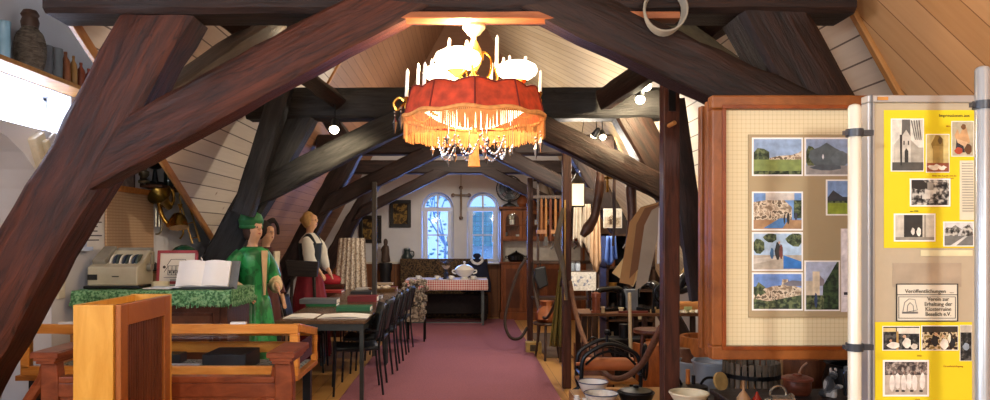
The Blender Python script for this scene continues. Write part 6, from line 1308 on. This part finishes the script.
s2 = sewing('larger black sewing machine with a spoked wheel, just left of the tall upright post', 647, 7.6, 1.25); s2.rotation_euler = (0, 0, -1.2)
s3 = sewing('black sewing machine to the right of the tall upright post, beside the photo board', 693, 7.6, 1.3); s3.rotation_euler = (0, 0, 2.6)
def simple(name, label, cat, px, Y, z, build, mat, smooth=True, bevel=0, rz_=0):
    m = MB(); build(m); o = m.build(name, mat, loc=(XX(px, Y), Y, z), smooth=smooth, bevel=bevel); o.rotation_euler = (0, 0, rz_); return tag(o, label, cat)
simple('wooden_bobbin', 'large red brown wooden bobbin at the left end of the workbench', 'bobbin', 596, 7.38, zt_, lambda m: m.lathe([(.052, 0), (.052, .02), (.042, .03), (.042, .15), (.052, .16), (.048, .2), (.02, .205), (.02, .21)], n=18), plain('#8c4a2c', .4, 0, .15))
simple('thread_spool', 'small pale thread spool beside the wooden bobbin', 'spool', 603, 7.36, zt_, lambda m: m.lathe([(.025, 0), (.025, .01), (.018, .012), (.018, .05), (.025, .052), (.025, .06)], n=14), plain('#c9b48c', .6))
simple('thread_spool', 'squat cream thread spool between the two left sewing machines', 'spool', 621, 7.38, zt_, lambda m: m.lathe([(.03, 0), (.03, .01), (.022, .012), (.022, .04), (.03, .042), (.03, .05)], n=14), plain('#d2c49c', .6))
simple('grey_iron_box', 'upright grey metal box on the workbench between two sewing machines', 'box', 631, 7.65, zt_, lambda m: (m.bb(-.06, .06, -.06, .06, 0, .22), m.bb(-.045, .045, -.065, -.06, .03, .19)), plain('#7d858c', .4, .3), smooth=False, bevel=.006)
simple('ruler', 'dark red stick lying along the front edge of the workbench', 'stick', 634, 7.34, zt_, lambda m: m.bb(-.16, .14, -.015, .015, 0, .02), plain('#6c2a20', .5), smooth=False)
simple('wood_plane', 'pale wooden plane at the right of the dark red stick on the workbench', 'plane', 656, 7.36, zt_, lambda m: (m.bb(-.06, .07, -.02, .02, 0, .035), m.bb(-.01, .0, -.012, .012, .035, .06)), plain('#b08a54', .5), smooth=False, bevel=.003)
simple('wooden_roller', 'tan wooden roller with a label on the workbench beside the photo board', 'roller', 690, 7.44, zt_+.001, lambda m: (m.cyl((-.12, 0, .055), (.16, 0, .055), .055, n=20), m.cyl((-.15, 0, .055), (-.12, 0, .055), .02, n=10), m.cyl((.16, 0, .055), (.19, 0, .055), .02, n=10)), plain('#b97c42', .45, 0, .12))
simple('paper_tag', 'small pale green paper tag leaning on the tan wooden roller', 'tag', 688, 7.355, zt_, lambda m: m.box((0, 0, .035), (.08, .003, .06), rot=(.15, 0, 0)), plain('#b9c48c', .7), smooth=False)
for i, (px, c_) in enumerate(((684, '#d8d2bc'), (692, '#c2b08c'), (698, '#e0dcd0'))): simple('crumpled_paper', ['crumpled cream paper in front of the tan wooden roller', 'crumpled tan paper in front of the tan wooden roller', 'crumpled white paper in front of the tan wooden roller'][i], 'paper', px, 7.335, zt_, lambda m: m.lathe([(.03, 0), (.045, .01), (.03, .03), (.001, .035)], n=12, wob=lambda a, z: .25*math.sin(3*a+i)), plain(c_, .8))
# strap and curved black harness above
hung('harness_strap', 'tan woven strap hanging over black harness beside the photo board', 'strap', [(696, 252), (688, 266), (681, 280), (676, 290)], 6.3, [2.6, 3.4, 3, 2], speckle(['#c0a068', '#6e5a34', '#a8864c'], 60, name='strap'))
hung('harness_collar', 'black curved leather harness collar hanging beside the photo board', 'harness', [(699, 262), (692, 272), (683, 278), (679, 290), (688, 288), (697, 282), (703, 270)], 6.22, [3, 4, 4, 4, 4, 4, 3], plain('#141518', .3))
# pale pole and hanging bucket
hung('broom_handle', 'pale straight broom handle leaning in front of the workbench', 'pole', [(629.5, 293), (630, 320), (630.5, 345), (631, 360)], 6.2, [1.8, 1.8, 1.9, 2], plain('#c0ae8c', .5, 0, .05))
# chairs / wooden things under workbench
t = thing('round_stool', 'dark red brown round stool standing under the workbench by the tall upright post', 'stool', (XX(650, 6.05), 6.0, 0)); zs = ZZ(329, 6.0)
m = MB(); m.lathe([(.14, zs-.035), (.155, zs-.02), (.15, zs), (.1, zs+.004)], n=22); m.build('seat', wood('#5e2c1c', '#3c180e', .35), t, smooth=True)
for a in (.5, 2.07, 3.64, 5.2): m = MB(); m.tube([(.10*math.cos(a), .1*math.sin(a), zs-.03), (.15*math.cos(a), .15*math.sin(a), .0)], .014, 7); m.build('leg', wood('#5e2c1c', '#3c180e', .35), t)
simple('wooden_vat', 'red brown wooden cask on the floor behind the mangle', 'cask', 655, 6.85, .001, lambda m: m.lathe([(.2, 0), (.24, .15), (.25, .3), (.22, .5), (.19, .5), (.19, .48)], n=24), wood('#9c5a2c', '#6c3a1a', .5, 3, (6, 6, 1), .1))
simple('wooden_vat', 'tall orange brown cask below the right end of the workbench', 'cask', 708, 6.9, .001, lambda m: m.lathe([(.24, 0), (.29, .15), (.30, .3), (.26, .55), (.23, .55), (.22, .5)], n=24), wood('#a8642e', '#74421c', .5, 3, (6, 6, 1), .1))
simple('clay_crock', 'brown round crock on the floor behind the left end of the mangle', 'crock', 598, 6.95, .001, lambda m: m.lathe([(.12, 0), (.17, .12), (.18, .3), (.13, .42), (.14, .46), (.11, .46)], n=24), plain('#5c3a2c', .4, 0, .2))
simple('iron_stove', 'small black iron stove on the floor under the workbench', 'stove', 624, 6.95, .001, lambda m: (m.bb(-.16, .16, -.1, .1, .1, .5), m.bb(-.18, .18, -.12, .12, .5, .53), m.cyl((0, 0, .53), (0, 0, .66), .05), m.bb(-.15, -.11, -.09, -.05, 0, .1), m.bb(.11, .15, -.09, -.05, 0, .1), m.bb(-.15, -.11, .05, .09, 0, .1), m.bb(.11, .15, .05, .09, 0, .1), m.bb(-.07, .07, -.115, -.1, .2, .4)), IRON, smooth=False, bevel=.005)
# ------------------------------------------------------------------ low platform
px0_, px1_ = .98, 2.85; t = thing('low_platform', 'low brown wooden platform on the floor carrying the old household gear', 'platform', (px0_, 4.55, 0))
MB().bb(0, px1_-px0_, 0, 1.45, .20, .25).build('deck', FLOOR, t, bevel=.004)
for x in (.06, .93, px1_-px0_-.06):
    for y in (.06, 1.38): MB().bb(x-.04, x+.04, y-.04, y+.04, 0, .20).build('foot', RK, t)
ZP = .251
# mangle
Ym = 5.72; kk = Ym/F; t = thing('mangle', 'black cast iron clothes mangle with a tan wooden roller and board', 'mangle', (XX(607, Ym), Ym, ZP)); CI = plain('#1d2024', .35, .6)
def mz(py): return ZZ(py, Ym)-ZP
for y in (-.12, .12):
    m = MB(); X = lambda px: (px-607)*kk
    m.tube(spline([(X(579), y, mz(372)), (X(581), y, mz(356)), (X(592), y, mz(347)), (X(606), y, mz(342)), (X(622), y, mz(346)), (X(634), y, mz(354)), (X(637), y, mz(370))], 6), .017, 8)
    m.tube(spline([(X(583), y, mz(362)), (X(594), y, mz(353)), (X(607), y, mz(349)), (X(622), y, mz(353)), (X(632), y, mz(362))], 6), .010, 7)
    for a, b in ((X(579), X(575)), (X(637), X(641))): m.tube(spline([(a, y, mz(372)), (a, y, mz(382)), (a*.93, y, mz(390)), (b, y, .0)], 5), .016, 8)
    for q in (592, 600, 612, 622): m.tube([(X(q), y, mz(354)), (X(q), y, mz(345))], .006, 6)
    m.build('side_frame', CI, t, smooth=True)
m = MB()
for q in (579, 637): m.tube([(X(q), -.12, mz(372)), (X(q), .12, mz(372))], .012, 6)
m.build('cross_bar', CI, t)
m = MB(); m.cyl((X(581), 0, mz(364)), (X(633), 0, mz(364)), .052, n=22); m.cyl((X(576), 0, mz(364)), (X(640), 0, mz(364)), .015, n=10); m.build('roller', plain('#b0653a', .45, 0, .1), t, smooth=True)
MB().bb(X(577), X(634), -.16, .10, mz(378)-.02, mz(378)).build('feed_board', wood('#b57c3c', '#8c5a26', .45), t, bevel=.003)
m = MB(); m.tube([(X(645), 0+.075*math.cos(a), mz(362)+.14*math.sin(a)) for a in [2*PI*i/28 for i in range(28)]], .010, 7, closed=True)
for k in range(5): a = 2*PI*k/5; m.tube([(X(645), 0, mz(362)), (X(645), .075*math.cos(a), mz(362)+.14*math.sin(a))], .006, 5)
m.build('flywheel', CI, t, smooth=True)
m = MB(); m.tube([(X(607), 0, mz(342)), (X(607), 0, mz(333))], .012, 8); m.lathe([(.02, 0), (.03, .02), (.02, .04)], (X(607), 0, mz(335)), n=12); m.build('screw_knob', CI, t, smooth=True)
# bowls, pots
ENA = plain('#e4e4e0', .25, 0, .03)
def dish(label, px, py, Y, rpx, hpx, mat, name='enamel_bowl', cat='bowl', z=None, rim=None):
    kk = Y/F; t = thing(name, label, cat, (XX(px, Y), Y, ZP if z is None else z)); r = rpx*kk; h = hpx*kk
    m = MB(); m.shell([(r*.6, 0), (r*.75, h*.15), (r*.95, h*.8), (r, h)], n=28, th=.005); m.build('body', mat, t, smooth=True)
    m = MB(); m.tube([(r*math.cos(a), r*math.sin(a), h) for a in [2*PI*i/28 for i in range(28)]], .004, 6, closed=True); m.build('rim', rim or plain('#2c3c6c', .3), t, smooth=True); return t
t = thing('wooden_block', 'small brown block lifting the rear enamel bowl', 'block', (XX(592, 5.25), 5.25, ZP)) if False else None
def z_at(py, Y): return ZZ(py, Y)
tag(MB().bb(XX(577, 5.1), XX(660, 5.1), 4.75, 5.5, 0, .085).build('wooden_pallet', FLOOR, loc=(0, 0, ZP)), 'thin wooden pallet under the white enamel bowls and the iron pan', 'pallet')
ZB = ZP+.087
dish('rear white enamel bowl on the low platform in front of the mangle', 593, 0, 5.38, 15, 11, ENA, z=ZB)
dish('front white enamel bowl with brown marks, nearest the upright post', 601, 0, 4.98, 17, 12, plain('#ddd9cc', .3, 0, .2, 25), z=ZB)
dish('wide dark iron pan beside the two white enamel bowls', 636, 0, 4.95, 18, 14, IRON, 'iron_pan', 'pan', rim=IRON, z=ZB)
t = thing('iron_lid', 'black iron lid resting on the wide dark iron pan', 'iron_lid', (XX(636, 4.95), 4.95, ZB+14*4.95/F+.002)); m = MB(); m.lathe([(.115, 0), (.11, .012), (.05, .025), (.02, .03), (.02, .045), (.001, .047)], n=24); m.build('disc', IRON, t, smooth=True)  # knobbed iron lid set on the pan
for i, (px, Y, lb) in enumerate(((573.5, 5.2, 'small white pot left of the two enamel bowls'), (583, 4.9, 'small cream cup at the platform edge below the enamel bowls'))):
    pass
for i, (px, Y, lb) in enumerate(((580, 4.78, 'tiny white lidded jar at the left edge of the platform'), (588, 4.70, 'second tiny white lidded jar on the platform edge'), )):
    simple('lidded_jar', lb, 'jar', px-3, Y+.25, ZB, lambda m: m.lathe([(.02, 0), (.024, .01), (.024, .035), (.018, .04), (.018, .055), (.001, .058)], n=14), ENA)
# grey bins behind
for i, (px, Y, lb) in enumerate(((697, 5.55, 'left one of the two pale grey metal tubs behind the tall upright post'), (713, 5.15, 'right one of the two pale grey metal tubs, in front of the left one'))):
    kk = Y/F; t = thing('metal_tub', lb, 'tub', (XX(px, Y), Y, ZP), 0, 'grey metal tubs'); h = ZZ(361.5, Y)-ZP; r = 20*kk if i == 0 else 20*kk
    G = plain('#8e9aa6', .45, .2, .05); m = MB(); m.shell([(r*.8, 0), (r*.97, h-.02), (r, h-.015), (r, h)], n=32, th=.006); m.build('body', G, t, smooth=True)
    m = MB(); m.tube([(r*math.cos(a), r*math.sin(a), h) for a in [2*PI*i_/32 for i_ in range(32)]], .008, 7, closed=True); m.build('rim', G, t, smooth=True)
# press basket
Y = 4.72; kk = Y/F; t = thing('fruit_press', 'round slatted wooden fruit press basket bound with an iron band', 'press', (XX(751, Y), Y, ZP)); h = ZZ(361, Y)-ZP; r = 26*kk; SL = wood('#7c7264', '#4c443a', .6, 4, (5, 5, 1), .3)
n = 26
for k in range(n):
    a = 2*PI*k/n; m = MB(); m.box((r*math.cos(a), r*math.sin(a), h/2), (.014, 2*PI*r/n*.72, h), rot=(0, 0, a)); m.build('stave', SL, t, bevel=.002)
for z in (h-.085, .12): m = MB(); m.lathe([(r+.008, z-.014), (r+.012, z-.014), (r+.012, z+.014), (r+.008, z+.014), (r+.008, z-.014)], n=40); m.build('iron_band', IRON, t, smooth=False)
MB().lathe([(r-.01, .0), (r-.01, .03), (.001, .03)], n=30).build('floor', SL, t)
m = MB(); m.cyl((0, 0, .03), (0, 0, h-.02), .018, n=10); m.build('screw', IRON, t)
# churn with black rim and crank arms, at left
Y = 4.75; kk = Y/F; t = thing('butter_churn', 'black rimmed wooden tub with two bent iron handles and an orange grip', 'churn', (XX(691, Y), Y, ZP)); r = 16*kk; h = ZZ(386, Y)-ZP
m = MB(); m.shell([(r*.9, 0), (r, h*.5), (r*.95, h)], n=26); m.build('tub', wood('#7c7056', '#4e4632', .5), t, smooth=True); m = MB(); m.lathe([(r*1.02, h*.62), (r*1.04, h*.62), (r*1.0, h+.004), (r*.5, h+.012), (.02, h+.014), (.001, h+.014)], n=26); m.build('lid', IRON, t, smooth=True)
m = MB(); m.tube(spline([(-r*.6, 0, h+.01), (-r*.8, 0, h+.05), (-r*1.0, 0, h+.08), (-r*1.3, 0, h+.085)], 5), .009, 7); m.build('handle', IRON, t, smooth=True); m = MB(); m.tube(spline([(r*.6, 0, h+.01), (r*.8, 0, h+.04), (r*1.1, 0, h+.055), (r*1.75, 0, h+.05)], 5), .009, 7); m.build('handle', IRON, t, smooth=True)
m = MB(); m.cyl((-r*.2, 0, h+.01), (-r*.2, 0, h+.11), .014, n=12); m.build('grip', plain('#c87a34', .4), t, smooth=True); m = MB(); m.cyl((r*.15, 0, h+.01), (r*.15, 0, h+.07), .012, n=10); m.build('bolt', IRON, t)
# near items on a box in front
t = thing('wooden_chest', 'low dark chest in front of the platform, mostly below the picture', 'chest', (XX(760, 4.1), 4.12, 0)) 
MB().bb(-.62, .62, -.28, .28, 0, .54).build('body', OAKF, t, bevel=.01); MB().bb(-.64, .64, -.3, .3, .54, .57).build('lid', OAKF, t, bevel=.006); t.location.x = 2.14
ZC = .571
def onc(px, Y): return (XX(px, Y), Y, ZC)
dish('large shallow white enamel basin in front of the churn', 685, 0, 4.12, 26, 8, ENA, 'enamel_basin', 'basin', z=ZC, rim=plain('#8c8c6a', .4)) if False else None
t = thing('enamel_basin', 'large shallow cream basin low beside the tall upright post', 'basin', (XX(690, 4.0), 4.08, .49)); r = .105
t.location = (XX(689, 4.05), 4.05, .5655); 
m = MB(); m.shell([(r*.7, 0), (r*.95, .04), (r, .055)], n=30, th=.005); m.tube([(r*math.cos(a), r*math.sin(a), .058) for a in [2*PI*i/30 for i in range(30)]], .007, 6, closed=True); m.build('body', plain('#cfcbb0', .3, 0, .05), t, smooth=True)
t = thing('round_pedestal', 'round brown wooden pedestal under the cream basin', 'pedestal', (t.location.x, 4.05, 0)); m = MB(); m.lathe([(.10, 0), (.10, .03), (.04, .06), (.04, .5), (.09, .53), (.1, .565)], n=20); m.build('body', OAKF, t, smooth=True)
simple('gourd', 'tan gourd with a thin neck in front of the press basket', 'gourd', 743.5, 3.98, ZC, lambda m: m.lathe([(.012, 0), (.034, .015), (.036, .04), (.022, .062), (.007, .08), (.006, .13), (.009, .135)], n=18), plain('#a8845c', .5, 0, .12))
simple('straw_disc', 'round yellowish straw disc leaning between the grey tub and the press basket', 'disc', 719, 4.36, ZC, lambda m: m.lathe([(.001, 0), (.055, .005), (.055, .02), (.001, .02)], n=20, M=Matrix.Translation((0, 0, .056)) @ Matrix.Rotation(1.3, 4, 'X') @ Matrix.Rotation(.5, 4, 'Y')), plain('#a99058', .8, 0, .2, 20))
simple('red_pear_ornament', 'small shiny red pointed jug left of the meat grinder', 'jug', 757, 3.98, ZC, lambda m: m.lathe([(.02, 0), (.03, .01), (.028, .03), (.012, .055), (.004, .075)], n=16), plain('#8e2416', .2))
t = thing('meat_grinder', 'shiny metal grinder with a round hoop in front of the copper kettle', 'grinder', onc(778, 3.98)); m = MB(); m.tube([(.045*math.cos(a), .0, .06+.045*math.sin(a)) for a in [2*PI*i/22 for i in range(22)]], .007, 7, closed=True); m.build('hoop', plain('#9a9a94', .25, .9), t, smooth=True)
m = MB(); m.cyl((-.05, -.02, .03), (.06, -.02, .03), .03, n=16); m.cyl((.06, -.02, .03), (.07, -.02, .03), .04, n=16); m.bb(-.03, .03, -.05, .02, 0, .006); m.build('barrel', plain('#b0b0a8', .25, .9), t, smooth=True)
m = MB(); m.tube(spline([(-.05, -.02, .03), (-.075, -.02, .035), (-.08, -.02, .0+.01)], 4), .006, 6); m.build('crank', plain('#c9c8c0', .3, .8), t, smooth=True)
Y = 4.25; t = thing('lidded_crock', 'red brown lidded pot with a stick standing in the lid', 'pot', (XX(798, Y), 4.26, ZC)); kk = Y/F; r = 14*kk; h = ZZ(380, Y)-ZC
m = MB(); m.lathe([(r*.8, 0), (r*.95, h*.3), (r*.95, h*.9), (r*.9, h)], n=24); m.build('body', wood('#6c3826', '#42200f', .4), t, smooth=True); m = MB(); m.lathe([(r*1.08, h), (r*1.08, h+.012), (r*.8, h+.022), (r*.35, h+.024), (r*.3, h+.034), (.001, h+.034)], n=24); m.build('lid', wood('#8a4a34', '#5c2c1c', .35), t, smooth=True)
m = MB(); m.tube(spline([(r*.1, 0, h+.03), (r*.3, 0, h+.07), (r*.7, 0, h+.10)], 4), .006, 6); m.tube([(-r*.9, -.01, h*.3), (r*.1, -.02, h+.03)], .004, 5); m.build('stick', plain('#8c6a54', .5), t)
simple('cat_figure', 'small grey and white animal figure sitting to the left of the lower pole clamp', 'figurine', 829, 4.2, ZC, lambda m: (m.tube(spline([(0, 0, 0), (.005, 0, .04), (.0, 0, .08), (.01, 0, .11)], 4), [.04, .042, .042, .04, .04, .038, .035, .032, .03, .027, .024, .02, .018], 12), m.ball((.018, -.01, .125), .026, n=12), m.ball((.045, -.02, .06), .014, (2, 1, 1), 10), m.ball((.005, -.01, .155), .009, (1, 1, 1.6), 8), m.ball((.032, -.01, .155), .009, (1, 1, 1.6), 8), m.ball((-.04, -.01, .02), .02, (1.4, 1, 1), 10)), speckle(['#2a2c30', '#4c4e52', '#9a9a98', '#c2c0bc'], 12, name='cat'))
t = thing('preserving_jar', 'dark glass preserving jar right behind the cream round pole', 'jar', (XX(855, 4.2), 4.22, ZC)); m = MB(); m.lathe([(.05, 0), (.055, .01), (.055, .13), (.045, .145)], n=18); m.build('body', plain('#2c2f36', .15), t, smooth=True); m = MB(); m.lathe([(.05, .145), (.05, .165), (.001, .17)], n=18); m.build('lid', plain('#7c8690', .3, .4), t, smooth=True)
hung('broom_handle', 'thin tan handle standing upright behind the press basket and the copper coloured pot', 'pole', [(781.5, 340), (781.5, 365), (781.5, 385)], 4.95, [1.5, 1.5, 1.5], plain('#a8865c', .5))
simple('wooden_barrel', 'large brown barrel lying behind the lidded red brown pot', 'barrel', 800, 5.45, ZP, lambda m: m.lathe([(.24, 0), (.30, .18), (.31, .3), (.28, .48), (.25, .48)], n=28), wood('#7a4a2c', '#4c2a18', .5, 3, (6, 6, 1), .1))
simple('iron_cauldron', 'black iron cauldron behind the small animal figure', 'cauldron', 862, 4.95, ZP, lambda m: m.shell([(.1, 0), (.22, .1), (.25, .25), (.22, .36), (.24, .38)], n=28, th=.01), IRON)
simple('leather_saddlebag', 'brown leather bag on the platform right behind the tall upright post', 'bag', 683, 5.75, ZP, lambda m: m.lathe([(.12, 0), (.16, .06), (.14, .22), (.06, .32), (.05, .36)], n=20, wob=lambda a, z: .1*math.sin(3*a+z*10)), plain('#5a3420', .5, 0, .2))
# ------------------------------------------------------------------ light, world, camera
def lamp(kind, name, loc, col, e, size=.05, rot=None, spot=None, blend=.5, sy=None):
    l = bpy.data.lights.new(name, kind); l.energy = e; l.color = rgb(col)[:3]
    if kind in ('POINT', 'SPOT'): l.shadow_soft_size = size
    if kind == 'AREA':
        l.size = size
        if sy: l.shape = 'RECTANGLE'; l.size_y = sy
    if spot: l.spot_size = spot; l.spot_blend = blend
    o = bpy.data.objects.new(name, l); COL.objects.link(o); o.location = loc
    if rot: o.rotation_euler = rot
    return o
def aim(o, tgt):
    d = Vector(tgt)-o.location; o.rotation_euler = d.to_track_quat('-Z', 'Y').to_euler()
CHX, CHY = XX(474, 3.45), 3.45
lamp('POINT', 'chandelier_lamp', (CHX, CHY, 2.13), '#ffd8a4', 9, .06)
lamp('POINT', 'chandelier_upper_lamp', (CHX-.05, CHY-.02, 2.47), '#ffdcb0', 30, .05)
for (px, py, Y, e, tg) in SPOTS:
    p = P(px, py, Y); a = lamp('SPOT', 'spotlight_lamp', p, '#ffe2b4', e, .03, spot=2.2, blend=.7); aim(a, tg)
# unseen fill lamps added behind the camera to brighten the foreground
for x, y in ((-1.2, -.8), (1.2, -.8)):
    lamp('POINT', 'fill_lamp', (x, y, 2.25), '#f4f3f4', 104, .15)
lamp('POINT', 'fill_lamp', (1.25, 7.75, 2.2), '#fff0dc', 60, .12)  # added fill without a fitting, brightens the tool area
lamp('POINT', 'fill_lamp', (0, 10.6, 2.75), '#fff0dc', 45, .12)  # another added fill lamp, no fitting, for the far end
# daylight through the openings
for cx in (W0, W1):
    a = lamp('AREA', 'daylight', (cx, YG+.32, 1.65), '#6a9cff', 15, .5, sy=1.0); aim(a, (cx*1.2, 8, .7))
w = bpy.data.worlds.new('sky'); SC.world = w; w.use_nodes = True
nt = w.node_tree; bg = nt.nodes['Background']; bg.inputs[0].default_value = rgb('#8db8f8'); bg.inputs[1].default_value = 1.1
cd = bpy.data.cameras.new('camera'); cam = bpy.data.objects.new('camera', cd); COL.objects.link(cam)
cd.sensor_width = 36; cd.lens = 36*F/990; cam.location = (0, 0, EYE); cam.rotation_euler = (PI/2, 0, 0)
cd.shift_x = (495-CX)/990; cd.shift_y = (CY-200)/990; cd.clip_start = .05
SC.camera = cam
SC.view_settings.view_transform = 'Standard'; SC.view_settings.look = 'None'; SC.view_settings.gamma = 1; SC.view_settings.exposure = .9
SC.view_settings.use_curve_mapping = False
SC.cycles.max_bounces = 8; SC.cycles.use_denoising = True
SC.cycles.sample_clamp_indirect = 4
